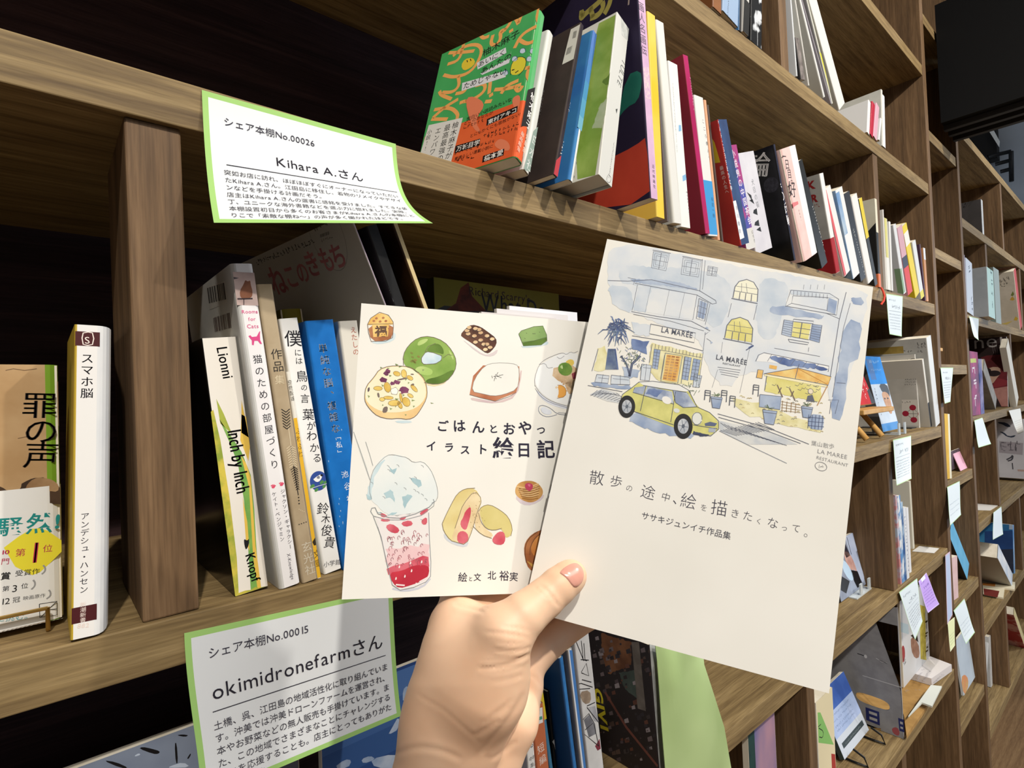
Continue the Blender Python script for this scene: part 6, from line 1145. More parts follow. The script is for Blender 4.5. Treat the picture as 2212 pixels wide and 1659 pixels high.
for lb, bl, br, tl, d, k in (('white slim paperback just right of the upper divider', (103, 520), (122, 530), (83, 72), .12, dict(col='#d9d7d2')),
    ('white paperback with pale yellow upper spine right of the upper divider', (140, 745), (165, 752), (108, 148), .12, dict(col='#dcdbd4', art=lambda a: a.rect(0, a.fr.h*.45, a.fr.w*.8, a.fr.h, '#cfc878', 1))),
    ('small white paperback behind the yellow topped one', (178, 756), (190, 758), (155, 182), .12, dict(col='#d8d8d6')),
    ('pale grey hardback with green lower jacket far along the upper shelf', (275, 785), (300, 790), (188, 213), .12, dict(col='#d0d2d4', left='#c3c5c8', art=lambda a: a.rect(0, .003, a.fr.w*.6, a.fr.h*.37, '#7fa07c', 1), artl=lambda a: a.poly(s9(195, 575, 260, 568, 290, 780, 225, 770), '#7d9a78', 2))),
    ('pink, navy and red banded paperback far along the upper shelf', (308, 778), (352, 786), (222, 238), .12, dict(col='#c79aa6', art=lambda a: (a.rect(0, 0, a.fr.w, a.fr.h*.4, '#cf2f2a', 1), a.rect(0, a.fr.h*.4, a.fr.w, a.fr.h*.56, '#23253c', 1)))),
    ('bright yellow paperback beside the banded one', (368, 785), (408, 786), (264, 230), .12, dict(col='#dcc524', art=lambda a: a.rect(0, a.fr.h*.72, a.fr.w, a.fr.h*.9, '#e3e0d8', 1))),
    ('wide white paperback with yellow foot near the upright', (418, 826), (448, 828), (345, 355), .12, dict(col='#d3d7da', left='#c9cdd0', art=lambda a: a.rect(0, 0, a.fr.w, a.fr.h*.13, '#d5cc3a', 1))),
    ('very thin plum paperback near the upright', (452, 832), (460, 834), (405, 371), .12, dict(col='#4d3346')),
    ('thin paperback with white top and orange body, last before the upright', (464, 834), (480, 836), (434, 399), .12, dict(col='#c28a5c', art=lambda a: a.rect(0, a.fr.h*.78, a.fr.w, a.fr.h, '#d5dae0', 1)))):
    rowA(lb, s9(*bl)[0], s9(*br)[0], s9(*tl)[0], d, -.003, xmin=1.4415, xmax=1.8585, **k)
flush()
# ------------------------------------------------------------------ top row (row T)
GT = 'books on the top shelf'; u9 = cr(1540, 0, 4.88)
def rowT(label, bl, br, up, hh, d=.15, y0=-.002, xmin=None, xmax=None, **k):
    k.setdefault('group', GT); g = geo(onY(u9(*up)[0], y0), onY(u9(*bl)[0], y0), onY(u9(*br)[0], y0), ZT, y0); g['h'] = hh; limits(g, xmin, xmax); ROW.append((g, label, d, 0., k))
rowT('orange brown book at the left of the top shelf', (0, 110), (95, 180), (0, -40), .21, y0=-.003, col=wash('#8a5a34', '#7a4d2b', 30), left='#7a4d2b')
rowT('pale blue magazine with black dashed line on the top shelf', (98, 185), (265, 310), (105, 0), .25, .19, -.004, col='#93abc9', left='#93abc9', art=lambda a: a.squig(*u9(160, 0, 145, 200), .003, '#26303f', 3))
rowT('narrow black paperback beside the pale blue magazine', (272, 318), (300, 340), (278, 0), .2, y0=-.001, col='#17181c', left='#2f5f8a')
rowT('white and black spined hardback on the top shelf', (318, 370), (375, 412), (335, 0), .21, y0=-.003, col='#bdbcb9', r=.004, art=lambda a: a.rect(0, 0, a.fr.w, .055, '#151515', 1))
rowT('black and white patterned book against the top divider', (400, 430), (515, 520), (405, 0), .21, y0=.002, col=wash('#17181a', '#cfd3d8', 22, 3, .4, (1, 1, 1), .52, .56), art=lambda a: a.line(u9(470, 480, 470, 215, 515, 235), .001, '#d9dcdf', 3))
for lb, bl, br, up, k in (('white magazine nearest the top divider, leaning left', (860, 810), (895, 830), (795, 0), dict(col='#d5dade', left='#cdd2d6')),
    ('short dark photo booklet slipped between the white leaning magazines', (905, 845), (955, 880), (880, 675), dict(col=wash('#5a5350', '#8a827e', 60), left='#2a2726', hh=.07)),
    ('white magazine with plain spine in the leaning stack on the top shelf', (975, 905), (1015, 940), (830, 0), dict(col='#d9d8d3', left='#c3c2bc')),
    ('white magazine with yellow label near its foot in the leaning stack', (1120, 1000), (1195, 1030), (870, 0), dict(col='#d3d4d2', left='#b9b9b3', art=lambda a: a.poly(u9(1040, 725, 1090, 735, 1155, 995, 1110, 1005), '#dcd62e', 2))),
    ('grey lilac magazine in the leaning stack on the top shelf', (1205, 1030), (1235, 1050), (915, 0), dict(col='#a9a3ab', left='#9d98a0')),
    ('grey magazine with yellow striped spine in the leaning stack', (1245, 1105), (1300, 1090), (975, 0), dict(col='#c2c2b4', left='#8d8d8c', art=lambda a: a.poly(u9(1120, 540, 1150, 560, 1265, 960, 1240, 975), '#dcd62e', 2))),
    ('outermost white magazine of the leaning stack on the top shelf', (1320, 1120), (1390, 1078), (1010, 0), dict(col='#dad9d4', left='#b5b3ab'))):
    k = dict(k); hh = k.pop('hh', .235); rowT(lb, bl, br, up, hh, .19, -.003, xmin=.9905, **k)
for lb, bl, br, up, hh, k in (('white cover with grey mark at the far end of the top shelf', (1756, 1537), (1770, 1542), (1750, 1212), .135, dict(col='#d5d4cd', left=wash('#b9bab2', '#c6c6bf', 30), artl=lambda a: (a.squig(*u9(1695, 1270, 1750, 1250), .01, '#5f605a', 3), a.ell(u9(1545, 1300)[0], .02, .015, '#1f5a6e', 3)))),
    ('slim white booklet with red neighbour at the far end of the top shelf', (1625, 1420), (1650, 1440), (1630, 1310), .08, dict(col='#dcdcdc')),
    ('slim red booklet at the far end of the top shelf', (1655, 1450), (1685, 1480), (1665, 1305), .085, dict(col='#b3243c')),
    ('pale pink booklet right of the red one on the top shelf', (1690, 1480), (1725, 1510), (1705, 1300), .09, dict(col='#d3a3b4')),
    ('small white booklet before the last one on the top shelf', (1745, 1530), (1785, 1555), (1755, 1415), .06, dict(col='#dedede')),
    ('thin white booklet standing last on the top shelf', (1802, 1560), (1822, 1580), (1795, 1230), .125, dict(col='#e0e2e4'))):
    rowT(lb, bl, br, up, hh, .10, -.002, **k)
ROW[-6:] = sorted(ROW[-6:], key=lambda r: r[0]['P'][0]); flush()
# ------------------------------------------------------------------ far compartments to the right
def lb(label, bl, br, tl, y0, d=.012, col='#ddd', art=None, side='#cfcac0', w=None, zmin=None, xmax=None, **k):      # a cover facing the room, leaning back: feet on the plane y0, left edge in its own x plane
    A0, B0 = onY(bl, y0), onY(br, y0)
    if zmin: A0[2] = max(A0[2], zmin)
    if xmax: B0[0] = min(B0[0], xmax)
    T0 = onX(tl, A0[0]); Z = T0-A0; h = np.linalg.norm(Z); Z = Z/h; Y = np.cross(Z, np.array([1., 0, 0]))
    M = Matrix.Identity(4)
    for i in range(3): M[i][0], M[i][1], M[i][2], M[i][3] = (1, 0, 0)[i], Y[i], Z[i], A0[i]
    return book(label, None, w or (B0[0]-A0[0]), h, d, col=col, left=side, right=side, r=.0006, art=art, M=M, **k)
s11 = cr(1840, 720, 3.968); c4 = cr(1780, 1000, 4.148); d5 = cr(1700, 1260, 4.158); kA = cr(1980, 440, 7.211); kB = cr(1980, 650, 7.211); kC = cr(1980, 860, 7.211); kD = cr(1980, 1070, 7.211); kE = cr(1980, 1280, 8.293); kF = cr(1980, 1460, 8.336)
GR = 'books in the far compartments'; LW = wash('#d2a766', '#c29452', 30, 4, .5); ACR = mat('#c9d2d6', .08, .6)
S1 = lambda f, *p: f(*p)[0]
# middle shelf, right end
def art_man(a):
    w_, h_ = a.fr.w, a.fr.h; a.rect(0, h_*.62, w_, h_, wash('#2a80d0', '#2f8ade', 20), 1); a.rect(0, 0, w_, h_*.1, '#2f7fc4', 1); a.rect(w_*.12, h_*.68, w_*.42, h_*.96, '#1f62a8', 2); a.squig((w_*.25, h_*.9), (w_*.85, h_*.9), h_*.05, '#8fc0ea', 3, False); a.squig((w_*.25, h_*.8), (w_*.85, h_*.8), h_*.03, '#8fc0ea', 3, False)
    a.poly([(w_*.45, h_*.62), (w_*.95, h_*.62), (w_, h_*.5), (w_*.9, h_*.42), (w_*.55, h_*.5)], '#26262a', 2, False, 1); a.poly([(w_*.48, h_*.52), (w_*.9, h_*.5), (w_*.92, h_*.35), (w_*.8, h_*.2), (w_*.62, h_*.22), (w_*.5, h_*.38)], wash('#c7a288', '#b08a72', 40), 3, False, 2); a.squig((w_*.12, h_*.58), (w_*.12, h_*.2), .008, '#5f6a78', 3, False)
    for x in (.6, .78): a.ell((w_*x, h_*.42), w_*.05, h_*.012, '#3a2d28', 4, False)
lb('blue and pale book with a portrait photo leaning back on a clear stand', (1908, 933), (1943, 921.6), (1864, 769), .03, .022, wash('#b6c5d8', '#c4d1e0', 20), art_man, '#55565a', group=GR)
m = MB(); o_ = onY((1908, 933), .03)
for x in (.04, .085): m.box((o_[0]+x-.006, .008, ZB+.0005), (o_[0]+x+.006, .09, ZB+.003), ACR); m.box((o_[0]+x-.006, .008, ZB+.003), (o_[0]+x+.006, .0105, ZB+.028), ACR)
tag(m.build('display_stand'), 'clear plastic stand under the blue portrait book', 'display stand')
def easel(label, x0, x1, y, z, zl, hb, group=None):
    r = thing('wooden_easel', label, 'easel', (x0, y, z), group); mb = MB(); mb.box((0, 0, zl-z-.010), (x1-x0, .052, zl-z), LW); o = mb.build('ledge', r, bevel=.0015)
    for fx in (.25, .75):
        mb = MB(); X_ = (x1-x0)*fx; mb.tube([(X_, .012, .006), (X_, .056, zl-z-.004), (X_, .056+hb*.34, zl-z+hb)], .006, LW, 8); mb.build('leg', r)
    mb = MB(); X_ = (x1-x0)*.5; mb.tube([(X_, .135, .006), (X_, .066+hb*.3, zl-z+hb*.8)], .006, LW, 8); mb.build('back_strut', r); return r
e0, e1 = onY(S1(s11, 275, 660), .02), onY(S1(s11, 40, 690), .02)
easel('small light wooden easel carrying the red book on the middle shelf', e1[0]-.02, e0[0], .0, ZB+.0003, ZB+.07, .09)
def art_red(a): w_, h_ = a.fr.w, a.fr.h; [a.squig((w_*x, h_*.9), (w_*(x+.1), h_*.1), w_*.09, c, 2, False) for x, c in ((.55, '#e6d9d6'), (.75, '#e6d9d6'))]; a.poly([(w_*.8, 0), (w_, 0), (w_, h_*.35), (w_*.86, h_*.3)], '#1d1a1c', 3, False)
B0 = onY(S1(s11, 205, 622), .034); M_ = Matrix.Translation((B0[0]-.135, .034, ZB+.0775)) @ Matrix.Rotation(-.32, 4, 'X')
book('red paperback with white lettering on the small wooden easel', None, .135, .105, .012, col=wash('#b0222a', '#c02a30', 30), left='#2a2526', right='#2a2526', M=M_, art=art_red, group=GR)
def artl_bus(a):
    a.poly(s11(428, 570, 612, 568, 640, 795, 430, 790), '#cfcac2', 1); a.barcode(S1(s11, 445, 330), S1(s11, 560, 325), S1(s11, 442, 298), '#35332f')
    c = a.c(s11(533, 250), True)[0]; a.line([(c[0]+.011*math.cos(k*.3142), c[1]+.011*math.sin(k*.3142)) for k in range(21)], .0012, '#4a4844', 3, False); a.squig(*s11(425, 262, 490, 258), .012, '#4a4844', 3)
    for y in (372, 402, 425, 447): a.squig(*s11(455, y, 570, y-2), .004, '#55524d', 3)
    P4 = s11(522, 637, 597, 690, 532, 742, 461, 688)
    for i in range(4): a.line([P4[i], P4[(i+1) % 4]], .0012, '#77736d', 3); a.ell(P4[i], .0075, .0075, '#9c2038', 4)
    a.line([P4[0], P4[2]], .0012, '#77736d', 3); a.line([P4[1], P4[3]], .0012, '#77736d', 3); a.squig(*s11(430, 600, 510, 596), .005, '#55524d', 3)
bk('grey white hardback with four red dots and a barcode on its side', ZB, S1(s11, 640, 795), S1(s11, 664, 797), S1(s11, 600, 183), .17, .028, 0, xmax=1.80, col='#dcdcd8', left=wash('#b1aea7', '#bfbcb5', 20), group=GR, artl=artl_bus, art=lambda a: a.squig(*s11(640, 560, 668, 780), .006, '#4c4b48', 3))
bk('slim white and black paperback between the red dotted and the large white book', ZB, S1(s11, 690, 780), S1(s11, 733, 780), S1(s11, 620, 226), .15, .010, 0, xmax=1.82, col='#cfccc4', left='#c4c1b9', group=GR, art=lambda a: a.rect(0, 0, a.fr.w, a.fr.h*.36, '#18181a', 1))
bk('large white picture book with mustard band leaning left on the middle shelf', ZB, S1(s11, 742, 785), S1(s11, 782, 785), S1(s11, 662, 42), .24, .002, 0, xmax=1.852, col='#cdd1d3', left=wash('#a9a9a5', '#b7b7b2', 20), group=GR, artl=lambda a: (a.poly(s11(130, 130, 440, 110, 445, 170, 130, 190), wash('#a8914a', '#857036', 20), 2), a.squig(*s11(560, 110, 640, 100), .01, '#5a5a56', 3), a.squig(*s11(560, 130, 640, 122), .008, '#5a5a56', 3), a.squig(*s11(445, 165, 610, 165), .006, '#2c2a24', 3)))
flush()
q = [onX(p, 1.815) for p in s11(318, 515, 422, 513)]; m = MB(); ZQ = q[0][2]
m.box((1.7785, .035, ZB+.0003), (1.78, .16, ZB+.105), mat('#0d0d0e', .5)); m.box((1.73, .035, ZB+.0003), (1.7785, .16, ZB+.0018), mat('#0d0d0e', .5))
tag(m.build('bookend'), 'black metal bookend holding the white books on the middle shelf', 'bookend')
# lower shelf, right end
def art_fig(a):
    f = c4; a.poly(f(185, 650, 262, 625, 315, 775, 285, 795, 375, 950, 410, 990, 350, 1075, 270, 960), wash('#a9b6d2', '#bac6de', 20), 1); a.poly(f(180, 700, 235, 830, 200, 850, 178, 800), '#2b2a3a', 3); a.poly(f(175, 770, 230, 810, 275, 900, 300, 990, 280, 960, 235, 960, 190, 880), wash('#cfa9a0', '#b98f88', 60), 3, smooth=1)
    a.poly(f(160, 860, 210, 900, 270, 1020, 255, 1060, 215, 1040, 165, 950), '#b9d3ec', 4, smooth=1); a.poly(f(240, 960, 300, 970, 345, 1090, 300, 1120, 270, 1060), '#15151a', 4); a.poly(f(150, 1010, 230, 1060, 200, 1170, 150, 1140), '#2a2b2f', 3); a.line(f(205, 665, 245, 820), .0025, '#3a3c4a', 3)
B_ = onY(S1(c4, 385, 1085), .055); T_ = onX(S1(c4, 265, 625), B_[0]); Zv = T_-B_; hv = float(np.linalg.norm(Zv)); Mx = Matrix.Translation((min(B_[0], 1.4025)-.15, B_[1], max(B_[2], ZC+.004))) @ Matrix.Rotation(-math.atan2(Zv[1], Zv[2]), 4, 'X')
book('photo cover with a standing figure in pale blue, leaning on a clear stand', None, .15, hv, .008, col=wash('#7f8799', '#98a3b8', 20), left='#333', right='#333', M=Mx, art=art_fig, group=GR, name='photo_book')
m = MB(); m.box((B_[0]-.11, .04, ZC+.0003), (B_[0]-.02, .13, ZC+.003), ACR)
for x in (-.08, -.03): m.box((B_[0]+x-.006, .04, ZC+.003), (B_[0]+x+.006, .043, ZC+.026), ACR)
tag(m.build('display_stand'), 'clear plastic stand under the figure photo cover on the lower shelf', 'display stand')
for lb_, bl, br, tl, k in (('slim red and white patterned magazine beside the lower divider', (690, 1088), (700, 1082), (642, 290), dict(col=wash('#c9898a', '#b9c6da', 30, 3, .5, (1, 1, 1), .45, .55), y=.004)),
    ('blue and white patterned magazine beside the lower divider', (703, 1082), (727, 1072), (660, 300), dict(col=wash('#5f8fc4', '#dfe3e6', 26, 3, .5, (1, 1, 1), .45, .55), y=.004)),
    ('deep blue magazine with pale cover strip in the lower compartment', (730, 1070), (745, 1060), (690, 355), dict(col=wash('#2f568f', '#a9c4dc', 20, 3, .5, (1, 1, 1), .45, .6), y=.004)),
    ('white paperback with blue spine titles in the lower compartment', (748, 1060), (768, 1045), (712, 402), dict(col='#d8dde4', y=.004, art=lambda a: a.squig(*c4(718, 480, 755, 980), .008, '#5a6f9a', 3))),
    ('plain white narrow booklet before the tall cream one', (770, 1004), (788, 1002), (738, 405), dict(col='#dcdfe6', y=.012)),
    ('tall cream book at the back of the lower compartment', (800, 742), (813, 740), (765, 166), dict(col='#d3d1c3', y=.06))):
    y = k.pop('y'); bk(lb_, ZC, S1(c4, *bl), S1(c4, *br), S1(c4, *tl), .14, y, 0, group=GR, **k)
flush()
def flat(label, pts, z, th, col, name='paper_sheet', cat='paper', art=None, group=None, xmax=9, ymax=9):
    P = [onZ(p, z) for p in pts]; P = [(min(p[0], xmax), min(p[1], ymax)) for p in P]; mb = MB(); m_ = mat(col) if isinstance(col, str) else col; n = len(P)
    mb.add([(p[0], p[1], z) for p in P]+[(p[0], p[1], z+th) for p in P], [tuple(range(n-1, -1, -1)), tuple(range(n, 2*n))]+[(i, (i+1) % n, n+(i+1) % n, n+i) for i in range(n)], m_)
    if art: art(Art(Frame((P[0][0], P[0][1], z+th), (1, 0, 0), (0, 1, 0), 0, 0), mb))
    return tag(mb.build(name), label, cat, group)
flat('white sheet lying on the lower shelf beside the tall cream book', c4(985, 810, 785, 792, 815, 742, 1030, 768), ZC+.0006, .0012, '#e3e3e0', ymax=.056)
# bottom visible shelf (row D)
PX_ = 1.418
m = MB(); CB = wash('#8f8f92', '#9c9c9f', 40, 3, .8); CBB = wash('#b08a52', '#a07c48', 40, 3, .8)
r_ = thing('cardboard_box', 'grey cardboard box side with oval handle hole on the bottom shelf', 'box', (PX_, 0, ZD+.0005))
hc = onX(S1(d5, 765, 1060), PX_); hy, hz = hc[1], hc[2]-ZD-.0005
def ring(n=20): return [(hy+.034*math.copysign(abs(math.cos(t))**.6, math.cos(t)), hz+.012*math.copysign(abs(math.sin(t))**.8, math.sin(t))) for t in [6.28319*i/n for i in range(n)]]
inner = ring(); H_ = .284
Y0, Y1, Z0, Z1 = .002, .27, 0, H_
def side(x, flip):
    vs = [(x, y, z) for y, z in inner]; n = len(vs); out = []
    for y, z in inner:
        dy, dz = y-hy, z-hz; t = min(((Y1-hy)/dy if dy > 1e-9 else (Y0-hy)/dy if dy < -1e-9 else 1e9), ((Z1-hz)/dz if dz > 1e-9 else (Z0-hz)/dz if dz < -1e-9 else 1e9)); out.append((x, hy+dy*t, hz+dz*t))
    vs += out; f = [(i, (i+1) % n, n+(i+1) % n, n+i) for i in range(n)]
    m.add(vs, f if flip else [q[::-1] for q in f], CB); return n
side(0, True); side(.004, False)
m.box((0, Y0, 0), (.004, Y0+.0008, Z1), CB); m.box((0, Y0, 0), (.30, Y1, .003), CBB)
fr_ = Frame((PX_, Y1, ZD+.0005), (0, -1, 0), (0, 0, 1), .27, H_); a_f = Art(fr_, m, Matrix.Translation((PX_, 0, ZD+.0005)).inverted())
for y0, y1, z0, z1 in ((Y0, .045, Z0, .05), (Y0, .05, H_-.04, H_), (Y1-.06, Y1, Z0, .05), (Y1-.06, Y1, H_-.05, H_)): a_f.rect(Y1-y1, z0, Y1-y0, z1, CB, 0)
a_f.poly(d5(678, 825, 1038, 935, 1036, 942, 680, 832), '#c9c9c9', 2)
BLN = '#27306b'; a_f.poly(d5(705, 1112, 828, 1155, 835, 1278, 712, 1228), BLN, 2); a_f.poly(d5(735, 1145, 808, 1170, 810, 1195, 738, 1170), '#b9b9bb', 3); a_f.poly(d5(740, 1195, 810, 1220, 812, 1245, 742, 1220), '#b9b9bb', 3); a_f.poly(d5(998, 1208, 1048, 1225, 1055, 1340, 1010, 1325), BLN, 2); a_f.poly(d5(1015, 1240, 1040, 1248, 1041, 1270, 1017, 1262), '#b9b9bb', 3); a_f.poly(d5(1018, 1285, 1042, 1293, 1043, 1312, 1020, 1304), '#b9b9bb', 3)
a_f.poly(d5(940, 1300, 990, 1290, 1015, 1340, 1000, 1375, 950, 1345), '#a8545a', 2, smooth=1); a_f.line(d5(800, 672, 850, 705, 900, 718), .0012, '#d3d3d3', 3); a_f.line(d5(830, 690, 900, 722), .001, '#2b2b2e', 3); a_f.line(d5(632, 630, 690, 650), .0018, '#2b2b2e', 3); a_f.ell(S1(d5, 706, 657), .003, .004, '#d8d8d8', 3)
m.build('side_panel', r_)
flat('brown corrugated cardboard sheet lying right of the grey box side', d5(1075, 1400, 1050, 1200, 1200, 1090, 1260, 1130), ZD+.0045, .008, CBB, 'cardboard_sheet', 'cardboard')
def art_lines(pp, col='#8d8a92'): return lambda a: [a.squig(d5(*p)[0], d5(*p)[1], .006, col, 3) for p in pp]
flat('printed white leaflet pile lying at the back of the bottom shelf', d5(1300, 920, 1035, 840, 1045, 760, 1290, 715, 1482, 790), ZD+.0045, .018, '#d9d5d6', 'leaflet_pile', 'leaflets', art_lines([(1100, 830, 1150, 770), (1130, 850, 1190, 770), (1180, 870, 1240, 770), (1240, 890, 1290, 790), (1330, 900, 1420, 820)]))
flat('white folded papers jutting over the edge of the bottom shelf', d5(1060, 1195, 1040, 850, 1392, 938, 1302, 1118, 1212, 1085), ZD+.0235, .004, '#d8ddd6', 'paper_stack', 'papers', art_lines([(1070, 980, 1105, 960), (1160, 965, 1210, 965)]), ymax=.006)
yq = (1.845-CAM[0])*(onX(S1(d5, 1288, 745), 1.845)[1]-CAM[1])/1.845+CAM[1]; xa, xb = onY(S1(d5, 1040, 715), yq), onY(S1(d5, 1288, 745), yq); za = ZD+.0232
def art_yel(a):
    w_, h_ = a.fr.w, a.fr.h; a.poly(d5(1190, 190, 1240, 210, 1252, 690, 1200, 680), wash('#a8983a', '#c4b552', 60), 2); a.squig(*d5(1235, 330, 1240, 670), .03, '#4a431f', 3); a.poly(d5(1110, 470, 1180, 530, 1195, 660, 1150, 680, 1115, 600), wash('#a07a66', '#8a6450', 60), 2, smooth=1); a.poly(d5(1110, 470, 1165, 440, 1180, 530), '#2d211c', 3); a.poly(d5(1010, 360, 1090, 370, 1095, 460, 1012, 450), '#b7c9d0', 1); a.ell(S1(d5, 1042, 635), .016, .02, '#9c3434', 2); a.squig(*d5(1040, 690, 1050, 760), .02, '#2a2a2a', 3)
face_book('white magazine with yellow lettered band standing behind the cards on bottom shelf', xa[0], xb[0], yq, za, ZC-TH-.006, '#cfd0d2', art_yel, .006, group=GR)
def art_fly(a):
    w_, h_ = a.fr.w, a.fr.h; a.rect(0, h_*.66, w_, h_, wash('#34549e', '#4467b2', 16), 1); a.rect(0, h_*.3, w_, h_*.66, wash('#94a9d0', '#a9bade', 16), 1); [a.squig((w_*.12, h_*y), (w_*.8, h_*y), h_*.035, '#5f7298', 3, False) for y in (.58, .5, .42, .36)]; a.poly([(w_*.1, h_*.12), (w_*.92, h_*.12), (w_*.92, h_*.2), (w_*.1, h_*.2)], '#39454a', 2, False); a.squig((w_*.2, h_*.14), (w_*.8, h_*.14), h_*.03, '#8d989a', 3, False)
lb('blue leaflet pack leaning back in a small black wire stand on bottom shelf', S1(d5, 520, 1650), S1(d5, 738, 1330), S1(d5, 275, 1010), .058, .010, '#c3ccd8', art_fly, '#3a4a48', zmin=ZD+.0105, name='leaflet_pack', cat='leaflets')
A0, B0 = onY(S1(d5, 520, 1650), .058), onY(S1(d5, 738, 1330), .058); m = MB(); BK = mat('#131416', .35, .5)
for x in (A0[0]+.02, B0[0]-.02): m.tube([(x, .048, ZD+.028), (x, .028, ZD+.020), (x, .022, ZD+.004), (x, .050, ZD+.0025), (x, .15, ZD+.0025)], .0022, BK)
m.tube([(A0[0]+.02, .15, ZD+.0025), (B0[0]-.02, .15, ZD+.0025)], .0022, BK)
tag(m.build('wire_stand'), 'black wire stand holding the blue leaflet pack', 'display stand')
def art_gcr(a):
    a.poly(d5(275, 1160, 300, 1160, 420, 1450, 283, 1432), '#86bf6c', 1); a.poly(d5(398, 1530, 432, 1535, 442, 1700, 405, 1700), '#a83a34', 2); a.line(d5(285, 1300, 330, 1330, 320, 1390, 290, 1380), .0015, '#26302a', 3, smooth=1); a.line(d5(280, 1290, 305, 1265), .0015, '#26302a', 3)
face_book('cream and green book with red strip beside the bottom divider', onY(S1(d5, 285, 1600), .012)[0], onY(S1(d5, 440, 1600), .012)[0], .012, ZD+.0003, ZD+.235, '#e3d8b4', art_gcr, .03, group=GR)
xa, xb = onY(S1(k6, 1840, 1324), .03)[0], onY(S1(k6, 2060, 1324), .03)[0]
face_book('clear folder with blue, violet and pink sheet left of the bottom divider', xa, min(xb, .936), .03, ZD+.0003, ZC-TH-.008, wash('#5a6598', '#b08a9c', 9, 3, .2, (1, 1, .6)), lambda a: a.rect(0, 0, a.fr.w*.22, a.fr.h, wash('#23413f', '#1d2f36', 30), 1), .01, group=GR, name='folder', cat='folder')
# narrow bay
bk('yellow and white book at the front edge of the narrow bay', 1.018, S1(kC, 468, 1280), S1(kC, 552, 1285), S1(kC, 432, 240), .15, .004, 0, col='#e3dfc8', group=GR, left='#c9a43a', art=lambda a: a.rect(0, 0, a.fr.w*.62, a.fr.h, wash('#cfa53a', '#dcb446', 20), 1)); flush()
lb('violet plastic pouch behind the pink card in the narrow bay', S1(kC, 555, 1120), S1(kC, 735, 1140), S1(kC, 535, 830), .028, .004, wash('#4a3f4c', '#6a5a6c', 40, 3, .25), None, '#4a3f4c', zmin=1.019, xmax=2.205, name='plastic_pouch', cat='pouch')
lb('pink card leaning back in the narrow bay', S1(kC, 690, 1135), S1(kC, 800, 1125), S1(kC, 570, 868), .012, .002, '#e0a9bf', None, '#e0a9bf', zmin=1.019, xmax=2.205, name='pink_card', cat='card')
bk('bright sky blue box file leaning left in the narrow bay', .682, S1(kD, 790, 1325), S1(kD, 888, 1232), S1(kD, 512, 648), .15, .018, 0, col=wash('#62abd6', '#6fb6de', 20), left='#17181a', group=GR, name='box_file', cat='box file'); flush()
bk('pale pink box at the front of the narrow bay', .682, S1(kD, 560, 1655), S1(kD, 665, 1655), S1(kD, 548, 1255), .05, -.03, 0, col=wash('#d3b4b6', '#dcc0c2', 20), left='#c9a9ab', name='pink_box', cat='box', group=GR); ROW[-1][0]['P'][0] = max(ROW[-1][0]['P'][0], 1.90); ROW[-1][0]['P'][1] = .004; flush()
e0 = onY(S1(kB, 350, 790), .01); easel('small light wooden stand in the narrow bay above the bluish card', 1.896, 2.02, .02, 1.3423, 1.392, .035)
lb('pale blue picture with orange corner leaning at the foot of the narrow bay', S1(kF, 850, 360), S1(kF, 1085, 395), S1(kE, 690, 885), .02, .006, wash('#aebccb', '#b8c6d4', 12), lambda a: a.poly([(0, 0), (a.fr.w*.35, 0), (a.fr.w*.5, a.fr.h*.14), (a.fr.w*.3, a.fr.h*.3), (0, a.fr.h*.34)], wash('#d08a62', '#c7a06a', 40), 2, False, 1), '#c9d0d4', xmax=2.2, name='picture', cat='picture')
lb('dark green framed picture behind the pale blue one in the narrow bay', S1(kF, 1000, 340), S1(kF, 1215, 300), S1(kE, 940, 800), .03, .008, '#14282a', lambda a: (a.rect(a.fr.w*.9, 0, a.fr.w, a.fr.h, '#7fa68c', 1), a.rect(0, a.fr.h*.96, a.fr.w, a.fr.h, '#7fa68c', 1)), '#7fa68c', xmax=2.205, zmin=.3515, name='picture', cat='picture')
# far bookcase
def fbk(label, z, bl, br, tl, d=.14, y0=.002, **k):
    k.setdefault('hmax', .285); k.setdefault('xmin', 2.2425); k.setdefault('group', GR); bk(label, z, bl, br, tl, d, y0, 0, **k)
fbk('thin lilac spine at the left end of the far upper row', 1.505, S1(kB, 770, 190), S1(kB, 790, 195), S1(kA, 728, 788), col='#a79fb4')
fbk('white paperback with dark blue spine title on the far bookcase', 1.505, S1(kB, 795, 200), S1(kB, 890, 222), S1(kA, 766, 838), col='#c9d3e3', art=lambda a: (a.squig(*kA(790, 920, 815, 1120), .03, '#3a4a66', 3), a.squig(*kA(840, 1420, 860, 1700), .03, '#6a7484', 3)))
fbk('pale turquoise spined book with grey side on the far bookcase', 1.505, S1(kB, 1130, 288), S1(kB, 1228, 294), S1(kA, 1090, 978), y0=-.02, xmax=2.609, col='#b3d6d2', left=wash('#a5a9ac', '#b1b5b8', 20), art=lambda a: a.squig(*kA(1145, 1020, 1180, 1640), .03, '#4f6a6c', 3), d=.2)
fbk('grey green book beside the turquoise spined one on the far bookcase', 1.505, S1(kB, 1240, 300), S1(kB, 1322, 335), S1(kA, 1195, 984), col='#9aa9a6', d=.2, xmin=2.6405)
